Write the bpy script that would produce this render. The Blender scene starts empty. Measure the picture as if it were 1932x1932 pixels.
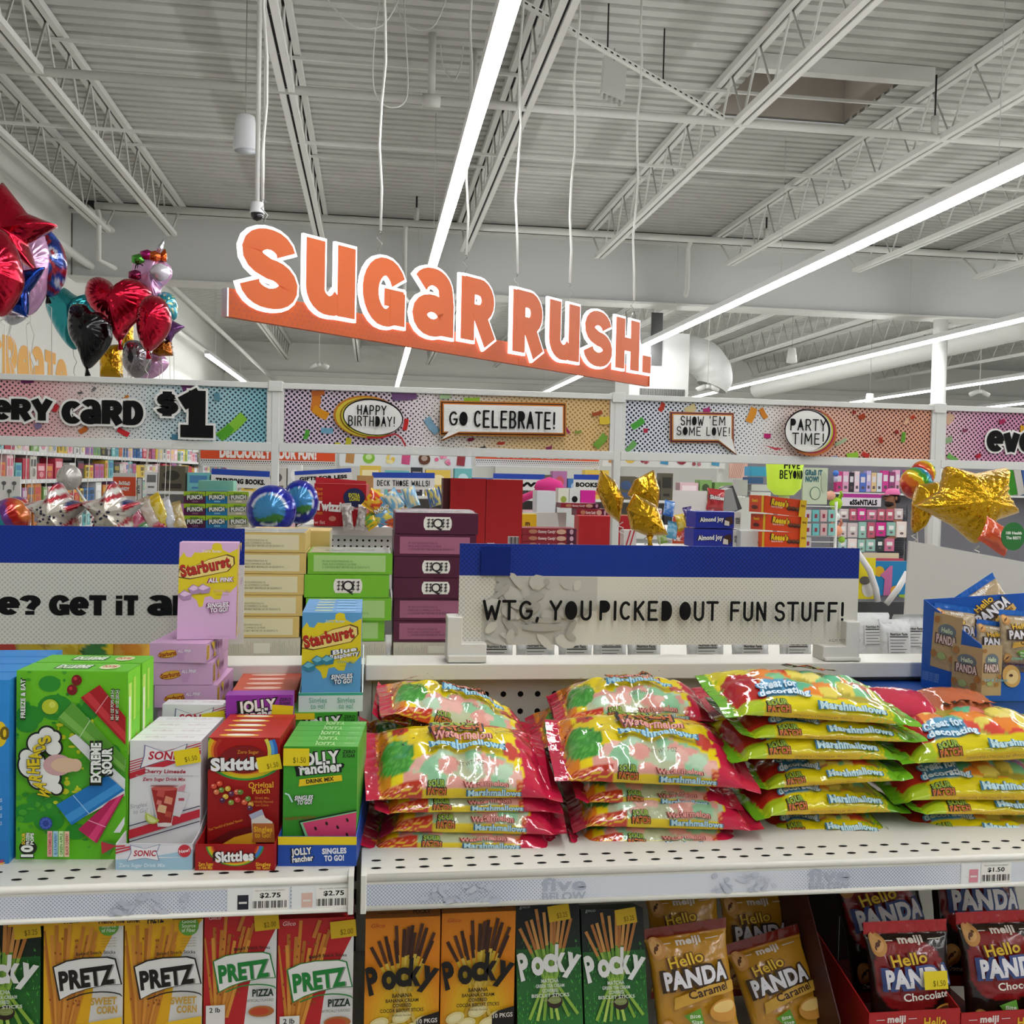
import bpy, bmesh, math, random
from math import sin, cos, pi, radians, sqrt, atan2, hypot
from mathutils import Vector as V, Matrix, noise
from mathutils.geometry import tessellate_polygon

# ------------------------------------------------------------------ camera, world, exposure
SC = bpy.context.scene
F_PX, YAW, PITCH, ROLL = 1900.0, radians(8), radians(-2), radians(1.25)
CAM = V((0, 0, 1.6))
_f = V((sin(YAW)*cos(PITCH), cos(YAW)*cos(PITCH), sin(PITCH)))
_r0 = _f.cross(V((0, 0, 1))).normalized(); _u0 = _r0.cross(_f)
_r = cos(ROLL)*_r0 + sin(ROLL)*_u0; _u = -sin(ROLL)*_r0 + cos(ROLL)*_u0
cd = bpy.data.cameras.new('camera'); cam = bpy.data.objects.new('camera', cd)
SC.collection.objects.link(cam); SC.camera = cam
cam.matrix_world = Matrix(((_r.x, _u.x, -_f.x, CAM.x), (_r.y, _u.y, -_f.y, CAM.y), (_r.z, _u.z, -_f.z, CAM.z), (0, 0, 0, 1)))
cd.sensor_width = 36; cd.lens = F_PX/1932*36; cd.clip_start = 0.05; cd.clip_end = 200
W = bpy.data.worlds.new('store_light'); SC.world = W; W.use_nodes = True
W.node_tree.nodes['Background'].inputs[0].default_value = (0.93, 0.97, 1.0, 1)
W.node_tree.nodes['Background'].inputs[1].default_value = 0.42
SC.view_settings.view_transform = 'Standard'; SC.view_settings.look = 'None'
SC.view_settings.gamma = 1; SC.view_settings.use_curve_mapping = False
SC.view_settings.exposure = 0.0
SC.cycles.max_bounces = 6; SC.cycles.diffuse_bounces = 3; SC.cycles.glossy_bounces = 3
SC.cycles.caustics_reflective = False; SC.cycles.caustics_refractive = False
SC.cycles.sample_clamp_indirect = 4
STRIP = 47.0      # brightness of the ceiling strip lights

def area(name, loc, rot, sx, sy, power, col=(1, 1, 1)):
    l = bpy.data.lights.new(name, 'AREA'); l.shape = 'RECTANGLE'; l.size = sx; l.size_y = sy; l.energy = power; l.color = col
    o = bpy.data.objects.new(name, l); o.location = loc; o.rotation_euler = rot; SC.collection.objects.link(o)
    return o

# ------------------------------------------------------------------ pixel -> place
def ray(px, py):
    return (_f + _r*((px-966)/F_PX) + _u*((966-py)/F_PX))
def PY(px, py, y): d = ray(px, py); return CAM + d*(y/d.y)
def PZ(px, py, z): d = ray(px, py); return CAM + d*((z-1.6)/d.z)
def PX(px, py, x): d = ray(px, py); return CAM + d*(x/d.x)
def PD(px, py, dist): return CAM + ray(px, py)*dist
def PP(px, py, o, n):
    d = ray(px, py); return CAM + d*((o-CAM).dot(n)/d.dot(n))
def proj(p):
    q = p-CAM; z = q.dot(_f); return (966+F_PX*q.dot(_r)/z, 966-F_PX*q.dot(_u)/z, z)

# ------------------------------------------------------------------ materials
def lin(c): return tuple(((x/12.92) if x <= 0.04045 else ((x+0.055)/1.055)**2.4) for x in c)
def rgb(h):
    h = h.lstrip('#'); return tuple(int(h[i:i+2], 16)/255 for i in (0, 2, 4))
MATS = {}
def mat(key, rough=0.55, metal=0.0, spec=0.4, emit=0.0, bump=None, coat=0.0, alpha=1.0, noisecol=0.0):
    """key: '#rrggbb' plus the look; one material per look"""
    k = (key, rough, metal, spec, emit, bump, coat, alpha, noisecol)
    if k in MATS: return MATS[k]
    m = bpy.data.materials.new('paint_' + key.strip('#')); m.use_nodes = True
    nt = m.node_tree; b = nt.nodes['Principled BSDF']
    c = lin(rgb(key)) + (1,)
    b.inputs['Base Color'].default_value = c
    b.inputs['Roughness'].default_value = rough; b.inputs['Metallic'].default_value = metal
    b.inputs['Specular IOR Level'].default_value = spec
    if coat: b.inputs['Coat Weight'].default_value = coat; b.inputs['Coat Roughness'].default_value = 0.08
    if emit:
        b.inputs['Emission Color'].default_value = c; b.inputs['Emission Strength'].default_value = emit
    if alpha < 1: b.inputs['Alpha'].default_value = alpha
    if noisecol:
        tc = nt.nodes.new('ShaderNodeTexCoord'); n = nt.nodes.new('ShaderNodeTexNoise'); n.inputs['Scale'].default_value = 3
        n.inputs['Detail'].default_value = 4
        mx = nt.nodes.new('ShaderNodeMix'); mx.data_type = 'RGBA'; mx.blend_type = 'MULTIPLY'; mx.inputs[0].default_value = noisecol
        nt.links.new(tc.outputs['Object'], n.inputs['Vector']); mx.inputs[6].default_value = c
        nt.links.new(n.outputs['Fac'], mx.inputs[7]); nt.links.new(mx.outputs[2], b.inputs['Base Color'])
    if bump:
        sc, st = bump
        tc = nt.nodes.new('ShaderNodeTexCoord'); n = nt.nodes.new('ShaderNodeTexNoise'); n.inputs['Scale'].default_value = sc
        n.inputs['Detail'].default_value = 2
        bp = nt.nodes.new('ShaderNodeBump'); bp.inputs['Strength'].default_value = st; bp.inputs['Distance'].default_value = 0.02
        nt.links.new(tc.outputs['Object'], n.inputs['Vector']); nt.links.new(n.outputs['Fac'], bp.inputs['Height'])
        nt.links.new(bp.outputs[0], b.inputs['Normal'])
    MATS[k] = m; return m
def paper(c): return mat(c, 0.5, 0, 0.35)
def matte(c): return mat(c, 0.8, 0, 0.2)
def painted(rough=0.25, metal=0.0, bump=None, name='printed_film', coat=0.0):
    """film whose printing is a colour attribute of the mesh"""
    k = ('attr', rough, metal, bump, name)
    if k in MATS: return MATS[k]
    m = bpy.data.materials.new(name); m.use_nodes = True; nt = m.node_tree; b = nt.nodes['Principled BSDF']
    a = nt.nodes.new('ShaderNodeAttribute'); a.attribute_name = 'Col'
    nt.links.new(a.outputs['Color'], b.inputs['Base Color'])
    b.inputs['Roughness'].default_value = rough; b.inputs['Metallic'].default_value = metal
    if coat: b.inputs['Coat Weight'].default_value = coat; b.inputs['Coat Roughness'].default_value = 0.06
    if bump:
        tc = nt.nodes.new('ShaderNodeTexCoord'); n = nt.nodes.new('ShaderNodeTexNoise'); n.inputs['Scale'].default_value = bump[0]
        n.inputs['Detail'].default_value = 3
        bp = nt.nodes.new('ShaderNodeBump'); bp.inputs['Strength'].default_value = bump[1]; bp.inputs['Distance'].default_value = 0.01
        nt.links.new(tc.outputs['Object'], n.inputs['Vector']); nt.links.new(n.outputs['Fac'], bp.inputs['Height'])
        nt.links.new(bp.outputs[0], b.inputs['Normal'])
    MATS[k] = m; return m

# ------------------------------------------------------------------ mesh building
class Frame:
    def __init__(s, o, u, v, n=None):
        s.o, s.u, s.v = V(o), V(u), V(v); s.n = V(n) if n is not None else s.u.cross(s.v).normalized()
    def __call__(s, a, b, c=0.0): return s.o + s.u*a + s.v*b + s.n*c
WORLD = Frame((0, 0, 0), (1, 0, 0), (0, 1, 0), (0, 0, 1))
class MB:
    def __init__(s, f=None): s.v = []; s.f = []; s.m = []; s.mats = []; s.c = {}; s.sm = []; s.fr = f or WORLD
    def mi(s, m):
        if m not in s.mats: s.mats.append(m)
        return s.mats.index(m)
    def add(s, vs, fs, m, smooth=False, raw=False):
        b = len(s.v); i = s.mi(m)
        s.v += [V(p) if raw else s.fr(*p) for p in vs]
        for f in fs: s.f.append([b+k for k in f]); s.m.append(i); s.sm.append(smooth)
        return s
    def box(s, x0, x1, y0, y1, z0, z1, m):
        return s.add([(x0, y0, z0), (x1, y0, z0), (x1, y1, z0), (x0, y1, z0), (x0, y0, z1), (x1, y0, z1), (x1, y1, z1), (x0, y1, z1)],
                     [(0, 3, 2, 1), (4, 5, 6, 7), (0, 1, 5, 4), (1, 2, 6, 5), (2, 3, 7, 6), (3, 0, 4, 7)], m)
    def bar(s, p, q, w, h, m, up=(0, 0, 1)):
        p, q = V(p), V(q); d = (q-p).normalized(); up = V(up)
        if abs(d.dot(up)) > 0.99: up = V((1, 0, 0))
        a = d.cross(up).normalized()*(w/2); b = a.cross(d).normalized()*(h/2)
        vs = [p-a-b, p+a-b, p+a+b, p-a+b, q-a-b, q+a-b, q+a+b, q-a+b]
        return s.add(vs, [(0, 1, 2, 3), (7, 6, 5, 4), (0, 4, 5, 1), (1, 5, 6, 2), (2, 6, 7, 3), (3, 7, 4, 0)], m)
    def tube(s, pts, r, m, n=8, cap=True):
        pts = [V(p) for p in pts]; vs = []; fs = []
        up = V((0.123, 0.05, 1)); prev = None
        for i, p in enumerate(pts):
            d = (pts[min(i+1, len(pts)-1)]-pts[max(i-1, 0)]).normalized()
            a = d.cross(up if prev is None else prev)
            a = a.normalized() if a.length > 1e-6 else V((1, 0, 0)); b = a.cross(d); prev = b if False else prev
            rr = r[i] if isinstance(r, (list, tuple)) else r
            for k in range(n): t = 2*pi*k/n; vs.append(p + a*(cos(t)*rr) + b*(sin(t)*rr))
        for i in range(len(pts)-1):
            for k in range(n): fs.append((i*n+k, i*n+(k+1) % n, (i+1)*n+(k+1) % n, (i+1)*n+k))
        if cap: fs += [tuple(range(n))[::-1], tuple(range((len(pts)-1)*n, len(pts)*n))]
        return s.add(vs, fs, m, True)
    def lathe(s, prof, m, n=20, c=(0, 0, 0)):
        vs = []; fs = []
        for (r, z) in prof:
            for k in range(n): vs.append((c[0]+r*cos(2*pi*k/n), c[1]+r*sin(2*pi*k/n), c[2]+z))
        for i in range(len(prof)-1):
            for k in range(n): fs.append((i*n+k, i*n+(k+1) % n, (i+1)*n+(k+1) % n, (i+1)*n+k))
        fs += [tuple(range(n))[::-1], tuple(range((len(prof)-1)*n, len(prof)*n))]
        return s.add(vs, fs, m, True)
    def prism(s, poly, z0, z1, m):
        n = len(poly); vs = [(x, y, z0) for x, y in poly] + [(x, y, z1) for x, y in poly]
        fs = [tuple(range(n))[::-1], tuple(range(n, 2*n))] + [(k, (k+1) % n, n+(k+1) % n, n+k) for k in range(n)]
        return s.add(vs, fs, m)
    def grid(s, fn, nu, nv, m, col=None, closed_v=False, smooth=True):
        b = len(s.v); i = s.mi(m); cols = nv if closed_v else nv+1
        for a in range(nu+1):
            for k in range(cols):
                u, w = a/nu, k/nv
                if col: s.c[len(s.v)] = col(u, w)
                p = fn(u, w); s.v.append(s.fr(*p))
        for a in range(nu):
            for k in range(nv):
                k2 = (k+1) % cols if closed_v else k+1
                s.f.append([b+a*cols+k, b+(a+1)*cols+k, b+(a+1)*cols+k2, b+a*cols+k2]); s.m.append(i); s.sm.append(smooth)
        return s
    def build(s, name, parent=None, origin=None, bevel=0.0):
        o0 = V(origin) if origin is not None else (parent.matrix_basis.translation.copy() if parent else V((0, 0, 0)))
        if parent is not None:
            q = parent; o0 = V((0, 0, 0))
            while q is not None: o0 = o0 + q.location; q = q.parent
        me = bpy.data.meshes.new(name)
        me.from_pydata([p-o0 for p in s.v], [], s.f)
        for m in s.mats: me.materials.append(m)
        me.polygons.foreach_set('material_index', s.m)
        me.polygons.foreach_set('use_smooth', s.sm)
        if s.c:
            ca = me.color_attributes.new('Col', 'FLOAT_COLOR', 'POINT')
            for k in range(len(s.v)):
                c = s.c.get(k, (0.8, 0.8, 0.8)); ca.data[k].color = lin(c)+(1,)
        me.update()
        o = bpy.data.objects.new(name, me); SC.collection.objects.link(o)
        if parent is not None: o.parent = parent
        else: o.location = o0
        if bevel:
            md = o.modifiers.new('edge', 'BEVEL'); md.width = bevel; md.segments = 2; md.limit_method = 'ANGLE'
        return o
def tag(o, label, cat, group=None):
    o['label'] = label; o['category'] = cat
    if group: o['group'] = group
    return o
def thing(name, label, cat, loc, group=None):
    o = bpy.data.objects.new(name, None); SC.collection.objects.link(o); o.location = loc; o.empty_display_size = 0.05
    return tag(o, label, cat, group)
def struct(o): o['kind'] = 'structure'; return o
def dup(o, loc=None, rz=0.0, label=None, scale=None):
    r = o.copy(); SC.collection.objects.link(r)
    for c in list(o.children):
        k = c.copy(); SC.collection.objects.link(k); k.parent = r
        for g in list(c.children):
            h = g.copy(); SC.collection.objects.link(h); h.parent = k
    if loc is not None: r.location = loc
    if rz: r.rotation_euler.z += rz
    if label: r['label'] = label
    if scale: r.scale = scale
    return r

# ------------------------------------------------------------------ printing: flat shapes laid on a face in thin layers
def arc(cx, cy, rx, ry, a0, a1, n=14):
    return [(cx+rx*cos(radians(a0+(a1-a0)*k/n)), cy+ry*sin(radians(a0+(a1-a0)*k/n))) for k in range(n+1)]
def ribbon(pts, w, e=0.0, con=0.0):
    """outline quads of a thick stroke; e grows it, con thickens its steep stretches"""
    n = len(pts); L = []; R = []
    for i, p in enumerate(pts):
        a = pts[max(i-1, 0)]; b = pts[min(i+1, n-1)]
        dx, dy = b[0]-a[0], b[1]-a[1]; l = hypot(dx, dy) or 1; dx /= l; dy /= l
        x, y = p
        if e and i == 0: x -= dx*e; y -= dy*e
        if e and i == n-1: x += dx*e; y += dy*e
        h = w/2 + con*abs(dy)/2 + e
        L.append((x-dy*h, y+dx*h)); R.append((x+dy*h, y-dx*h))
    return L, R
_TXT = {}
def text_mesh(s, bold):
    k = (s, round(bold, 4))
    if k not in _TXT:
        c = bpy.data.curves.new('lettering', 'FONT'); c.body = s; c.size = 1; c.resolution_u = 3; c.offset = bold
        c.space_character = 1.0+bold*1.6
        o = bpy.data.objects.new('lettering', c); SC.collection.objects.link(o)
        me = o.to_mesh(); vs = [(v.co.x, v.co.y) for v in me.vertices]; fs = [tuple(p.vertices) for p in me.polygons]
        o.to_mesh_clear(); bpy.data.objects.remove(o); bpy.data.curves.remove(c)
        w = max([v[0] for v in vs], default=1)
        _TXT[k] = (vs, fs, w)
    return _TXT[k]
class Ink:
    def __init__(s, step=0.00015): s.items = []; s.l = 1; s.step = step
    def up(s, k=1): s.l += k; return s
    def poly(s, pts, m):
        tr = tessellate_polygon([[V((x, y, 0)) for x, y in pts]])
        s.items.append((list(pts), [tuple(t) for t in tr], m, s.l)); s.l += 1; return s
    def rect(s, x0, y0, x1, y1, m): return s.raw([(x0, y0), (x1, y0), (x1, y1), (x0, y1)], [(0, 1, 2, 3)], m)
    def raw(s, vs, fs, m, inc=1): s.items.append((vs, fs, m, s.l)); s.l += inc; return s
    def ell(s, cx, cy, rx, ry, m, rot=0, n=20, inc=1):
        c, d = cos(rot), sin(rot); vs = []
        for k in range(n):
            a = 2*pi*k/n; x, y = rx*cos(a), ry*sin(a); vs.append((cx+x*c-y*d, cy+x*d+y*c))
        return s.raw(vs, [tuple(range(n))], m, inc)
    def stroke(s, pts, w, m, caps=False, e=0, con=0, inc=1):
        L, R = ribbon(pts, w, e, con); n = len(L)
        s.raw(L+R, [(n+i, n+i+1, i+1, i) for i in range(n-1)], m, .05)
        if caps:
            for p in (pts[0], pts[-1]): s.ell(p[0], p[1], w/2, w/2, m, n=10, inc=.05)
        s.l += inc; return s
    def text(s, t, x, y, h, m, bold=0.02, align='c', rot=0, shear=0, sx=1.0, w=None, outline=None, arch=0.0):
        vs, fs, tw = text_mesh(t, bold)
        h = h/0.72                                   # h is the height of a capital
        if w: sx = w/(tw*h)
        ox = {'c': -tw/2, 'l': 0, 'r': -tw}[align]; c, d = cos(rot), sin(rot)
        def put(vv):
            out = []
            for (a, b) in vv:
                a0 = (a+ox); px = a0*h*sx + b*h*shear; py = b*h
                if arch: py += arch*(1-(2*a0/tw)**2)
                out.append((x+px*c-py*d, y+px*d+py*c))
            return out
        if outline:
            ov, of, _ = text_mesh(t, bold+outline[1])
            k = (text_mesh(t, bold+outline[1])[2]-tw)/2
            save = ox; ox = ox-k if align == 'c' else ox
            s.raw(put(ov), of, outline[0]); ox = save
        return s.raw(put(vs), fs, m)
    def done(s, name, fmap, parent=None, sub=0.0, origin=None):
        mb = MB()
        for vs, fs, m, l in s.items:
            if sub:
                vs, fs = refine(vs, fs, sub)
            mb.add([fmap(x, y, l*s.step) for x, y in vs], fs, m, bool(sub), raw=True)
        return mb.build(name, parent, origin)
def refine(vs, fs, mx):
    vs = list(vs); tri = []
    for f in fs:
        for i in range(1, len(f)-1): tri.append((f[0], f[i], f[i+1]))
    out = []; mid = {}
    def M(a, b):
        k = (min(a, b), max(a, b))
        if k not in mid: vs.append(((vs[a][0]+vs[b][0])/2, (vs[a][1]+vs[b][1])/2)); mid[k] = len(vs)-1
        return mid[k]
    def ln(a, b): return hypot(vs[a][0]-vs[b][0], vs[a][1]-vs[b][1])
    st = tri
    while st:
        a, b, c = st.pop(); e = [(ln(a, b), 0), (ln(b, c), 1), (ln(c, a), 2)]; l, k = max(e)
        if l <= mx: out.append((a, b, c)); continue
        if k == 0: m = M(a, b); st += [(a, m, c), (m, b, c)]
        elif k == 1: m = M(b, c); st += [(a, b, m), (a, m, c)]
        else: m = M(c, a); st += [(a, b, m), (m, b, c)]
    return vs, out

# heavy display letters: glyph = strokes (points, extra) in a box one unit high
HV = {
 'S': (0.80, [arc(.40, .70, .24, .185, 5, 270, 14)[:-1] + arc(.40, .30, .275, .195, 90, -176, 16)]),
 'u': (0.82, [[(.16, .98), (.16, .36)] + arc(.38, .34, .22, .22, 180, 330, 10), [(.66, .98), (.66, 0)]]),
 'G': (0.84, [arc(.44, .5, .29, .39, 28, 325, 20), [(.42, .43), (.80, .43)], [(.68, .53), (.68, .02)]]),
 'a': (0.80, [arc(.38, .68, .23, .21, 155, 0, 10) + [(.63, .5), (.63, 0)], arc(.37, .29, .22, .19, 20, 380, 18)]),
 'R': (0.80, [[(.16, 1), (.16, 0)], [(.1, .88), (.40, .88)] + arc(.42, .67, .20, .21, 90, -90, 10) + [(.1, .46)], [(.38, .52), (.68, 0)]]),
 'H': (0.84, [[(.16, 1), (.16, 0)], [(.66, 1), (.66, 0)], [(.16, .5), (.66, .5)]]),
 '.': (0.30, [[(.15, .26), (.15, 0)]]),
 'e': (0.76, [arc(.39, .46, .25, .35, 0, 318, 20), [(.2, .47), (.76, .47)]]),
 'Y': (0.76, [[(.10, 1), (.39, .42)], [(.70, 1), (.41, .42)], [(.40, .5), (.40, 0)]]),
 'c': (0.70, [arc(.40, .45, .25, .35, 42, 318, 18)]),
 'D': (0.80, [[(.16, 1), (.16, 0)], [(.1, .89), (.34, .89)] + arc(.36, .5, .27, .39, 90, -90, 14) + [(.1, .11)]]),
 '$': (0.70, [arc(.36, .66, .19, .15, 5, 270, 12)[:-1] + arc(.36, .33, .22, .17, 90, -172, 14), [(.36, 1.0), (.36, .8)], [(.36, .16), (.36, -.02)]]),
 '1': (0.72, [[(.38, 1), (.38, .0)], [(.44, .93), (.06, .70)], [(.04, .09), (.72, .09)]]),
 'v': (0.74, [[(.12, .84), (.36, 0)], [(.62, .84), (.38, 0)]]),
 'T': (0.76, [[(.02, .89), (.74, .89)], [(.38, .9), (.38, 0)]]),
 'i': (0.38, [[(.19, .74), (.19, 0)], [(.19, 1), (.19, .83)]]),
 '?': (0.72, [arc(.36, .68, .22, .21, 170, -60, 14) + [(.37, .28)], [(.36, .2), (.36, 0)]]),
 'N': (0.84, [[(.16, 1), (.16, 0)], [(.68, 1), (.68, 0)], [(.16, .92), (.68, .08)]]),
 'n': (0.80, [[(.16, .84), (.16, 0)], [(.16, .5)] + arc(.40, .52, .22, .2, 160, 0, 8) + [(.62, 0)]]),
 ' ': (0.42, []),
}
def heavy(ink, t, x, y, h, m, wd=0.24, e=0.0, con=0.06, sx=1.0, gap=0.02, fit=None, ybase=None):
    tot = sum(HV[c][0]+gap for c in t)
    if fit: sx = fit/(tot*h)
    for c in t:
        adv, st = HV[c]
        for k, p in enumerate(st):
            L, R = ribbon(p, wd, e/h, con); n = len(L)
            vs = [(x+a*h*sx, y+b*h) for a, b in L+R]
            ink.raw(vs, [(n+i, n+i+1, i+1, i) for i in range(n-1)], m, .12)
        x += (adv+gap)*h*sx
    ink.up(); return x
# thin hand-drawn capitals, box .6 x 1
def _o(cx=.3, rx=.24, a0=0, a1=360): return arc(cx, .5, rx, .46, a0, a1, 20)
TH = {
 'A': [[(.04, 0), (.3, 1), (.56, 0)], [(.14, .32), (.46, .32)]], 'B': [[(.08, 0), (.08, 1)], [(.08, 1), (.3, 1)]+arc(.3, .76, .2, .24, 90, -90, 8)+[(.08, .52)], [(.3, .52)]+arc(.3, .26, .24, .26, 90, -90, 8)+[(.08, 0)]],
 'C': [_o(.32, .26, 50, 310)], 'D': [[(.08, 0), (.08, 1), (.25, 1)]+arc(.25, .5, .28, .5, 90, -90, 12)+[(.08, 0)]],
 'E': [[(.5, 1), (.08, 1), (.08, 0), (.52, 0)], [(.08, .52), (.44, .52)]], 'F': [[(.52, 1), (.08, 1), (.08, 0)], [(.08, .54), (.46, .54)]],
 'G': [_o(.32, .27, 50, 330)+[(.58, .45), (.36, .45)]], 'H': [[(.08, 0), (.08, 1)], [(.52, 0), (.52, 1)], [(.08, .5), (.52, .5)]],
 'I': [[(.1, 0), (.1, 1)]], 'K': [[(.08, 0), (.08, 1)], [(.52, 1), (.1, .45)], [(.2, .56), (.54, 0)]], 'L': [[(.08, 1), (.08, 0), (.5, 0)]],
 'M': [[(.04, 0), (.08, 1), (.36, .3), (.64, 1), (.68, 0)]], 'N': [[(.08, 0), (.08, 1), (.52, 0), (.52, 1)]], 'O': [_o(.3, .25)],
 'P': [[(.08, 0), (.08, 1), (.3, 1)]+arc(.3, .73, .22, .27, 90, -90, 8)+[(.08, .46)]], 'R': [[(.08, 0), (.08, 1), (.3, 1)]+arc(.3, .73, .22, .27, 90, -90, 8)+[(.08, .46)], [(.3, .46), (.54, 0)]],
 'S': [arc(.3, .75, .22, .25, 20, 270, 10)[:-1]+arc(.3, .25, .24, .25, 90, -160, 12)], 'T': [[(.0, 1), (.56, 1)], [(.28, 1), (.28, 0)]],
 'U': [[(.08, 1), (.08, .3)]+arc(.3, .28, .22, .28, 180, 360, 10)+[(.52, 1)]], 'V': [[(.02, 1), (.28, 0), (.54, 1)]],
 'W': [[(.02, 1), (.2, 0), (.38, .7), (.56, 0), (.74, 1)]], 'Y': [[(.02, 1), (.28, .5)], [(.54, 1), (.28, .5), (.28, 0)]],
 '!': [[(.1, 1), (.1, .3)], [(.1, .06), (.1, .04)]], ',': [[(.1, .06), (.06, -.12)]], "'": [[(.1, 1), (.06, .78)]], '.': [[(.1, .05), (.1, .04)]],
}
THW = {'I': .2, '!': .2, ',': .2, "'": .2, '.': .2, 'M': .72, 'W': .76, ' ': .34}
def thin(ink, t, x, y, h, m, fit=None, w=0.13, fill='', gap=0.17):
    tot = sum(THW.get(c, .6)+gap for c in t)-gap
    sx = fit/(tot*h) if fit else 1.0
    for i, c in enumerate(t):
        for p in TH.get(c, []):
            cur = [p[0]]; segs = []
            for j in range(1, len(p)):
                cur.append(p[j])
                if j < len(p)-1:
                    a1 = atan2(p[j][1]-p[j-1][1], p[j][0]-p[j-1][0]); a2 = atan2(p[j+1][1]-p[j][1], p[j+1][0]-p[j][0])
                    if abs((a2-a1+pi) % (2*pi)-pi) > .6: segs.append(cur); cur = [p[j]]
            segs.append(cur)
            for q in segs: ink.stroke([(x+a*h*sx, y+b*h) for a, b in q], w*h, m, True, inc=.12)
        if i in fill or c in fill if isinstance(fill, (set, tuple)) else c in fill:
            q = {'O': _o(.3, .25), 'D': TH['D'][0], 'P': arc(.25, .73, .25, .27, 0, 360, 12), 'A': [(.14, .32), (.3, 1), (.46, .32)], 'R': arc(.25, .73, .25, .27, 0, 360, 12), 'B': arc(.25, .3, .25, .27, 0, 360, 12)}.get(c)
            if q: ink.raw([(x+a*h*sx, y+b*h) for a, b in q], [tuple(range(len(q)))], m, .12)
        x += (THW.get(c, .6)+gap)*h*sx
    ink.up(); return x
def star_pts(cx, cy, r, k=0.4, n=5, rot=90):
    return [(cx+(r if i % 2 == 0 else r*k)*cos(radians(rot+i*180/n)), cy+(r if i % 2 == 0 else r*k)*sin(radians(rot+i*180/n))) for i in range(2*n)]
def ordinal(n): return ['first', 'second', 'third', 'fourth', 'fifth', 'sixth', 'seventh', 'eighth', 'ninth', 'tenth', 'eleventh', 'twelfth', 'thirteenth', 'fourteenth', 'fifteenth', 'sixteenth', 'seventeenth', 'eighteenth', 'nineteenth', 'twentieth'][n]
WHITE = '#e9e8e4'; BLACK = '#0c0c0c'
# ================================================================== the store building
WALLP = mat('#e2e1da', 0.7, noisecol=0.0); STEEL = mat('#d8d8d2', 0.55); STEELG = mat('#c9cac6', 0.5)
DECKM = mat('#cfcfc9', 0.6, noisecol=0.25); DARKGAP = mat('#1e1e1e', 0.8)
ZD, ZJ = 5.1, 4.55            # roof deck, bottom chord of the joists
XL, XR, YB, YF0 = -3.95, 30.0, 28.0, -7.0
floor = struct(MB().box(XL-.2, XR, YF0, YB+.2, -0.1, 0, mat('#b9b7b0', 0.35, noisecol=.3)).build('floor'))
struct(MB().box(XL-.2, XL, YF0, YB+.2, 0, ZD+.1, WALLP).build('wall_left'))
struct(MB().box(XL, XR, YB, YB+.2, 0, ZD+.1, WALLP).build('wall_back'))
# corrugated roof deck with one square opening (the skylight curb)
def deck(name, x0, x1, y0, y1):
    mb = MB(); p = 0.152; y = y0; prof = []
    while y < y1-1e-6:
        for (dy, z) in ((0, ZD), (.09, ZD), (.1, ZD+.038), (.142, ZD+.038)):
            if y+dy <= y1: prof.append((y+dy, z))
        y += p
    prof.append((y1, ZD))
    vs = [(x, a, z) for a, z in prof for x in (x0, x1)]
    mb.add(vs, [(2*i, 2*i+1, 2*i+3, 2*i+2) for i in range(len(prof)-1)], DECKM)
    return mb.build(name)
HX0, HX1 = PZ(1345, 215, ZD).x, PZ(1592, 236, ZD).x; HY0, HY1 = PZ(1460, 112, ZD).y, PZ(1460, 226, ZD).y
ceil = struct(deck('ceiling', XL, XR, YF0, HY0))
dk = MB()
for nm, a in (('ceiling_strip', (XL, HX0, HY0, HY1)), ('ceiling_strip', (HX1, XR, HY0, HY1)), ('ceiling_strip', (XL, XR, HY1, YB))):
    q = deck(nm, *a); q.parent = ceil; q.location = q.location - ceil.location
cb = MB(); cm = mat('#cbc3b9', .7, noisecol=.25)
for a in ((HX0-.06, HX0, HY0, HY1), (HX1, HX1+.06, HY0, HY1), (HX0-.06, HX1+.06, HY1, HY1+.06), (HX0-.06, HX1+.06, HY0-.06, HY0)):
    cb.box(*a, ZD+.03, ZD+.62, cm)
cb.box(HX0-.06, HX1+.06, HY0-.06, HY1+.06, ZD+.6, ZD+.64, cm)
cb.build('skylight_curb', ceil)
fr = MB()
for a in ((HX0-.1, HX1+.1, HY0-.12, HY0-.02),): fr.box(*a, ZD-.13, ZD-.005, STEEL)
fr.build('opening_frame', ceil)

# girder line between the two bays and the column under it
YG = 14.0; ZG0, ZG1 = 4.1, 4.93
gb = MB().box(XL+.02, XR, YG, YG+.12, ZG0, ZG1, mat('#cfd0cd', .5)).box(XL, XR, YG-.13, YG+.25, ZG0-.03, ZG0, STEEL).box(XL, XR, YG-.1, YG+.2, ZG1, ZG1+.03, STEEL)
gb.box(XL+.02, XR, YG-.02, YG+.02, ZG1+.03, ZD-.002, mat('#2e2e2c', .8)); g = gb.build('steel_girder'); tag(g, 'deep white plate girder running across the store under the roof deck', 'girder')  # near-black strip above the flange paints the shadowed gap under the deck
cp = PY(1776, 700, YG)
mb = MB(); mb.tube([(cp.x, YG+.06, 0), (cp.x, YG+.06, ZG0-.03)], .105, mat('#e6e6e2', .45), 20)
c = mb.build('steel_column'); tag(c, 'round white steel column under the girder, right of the hanging sign', 'column')
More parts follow.
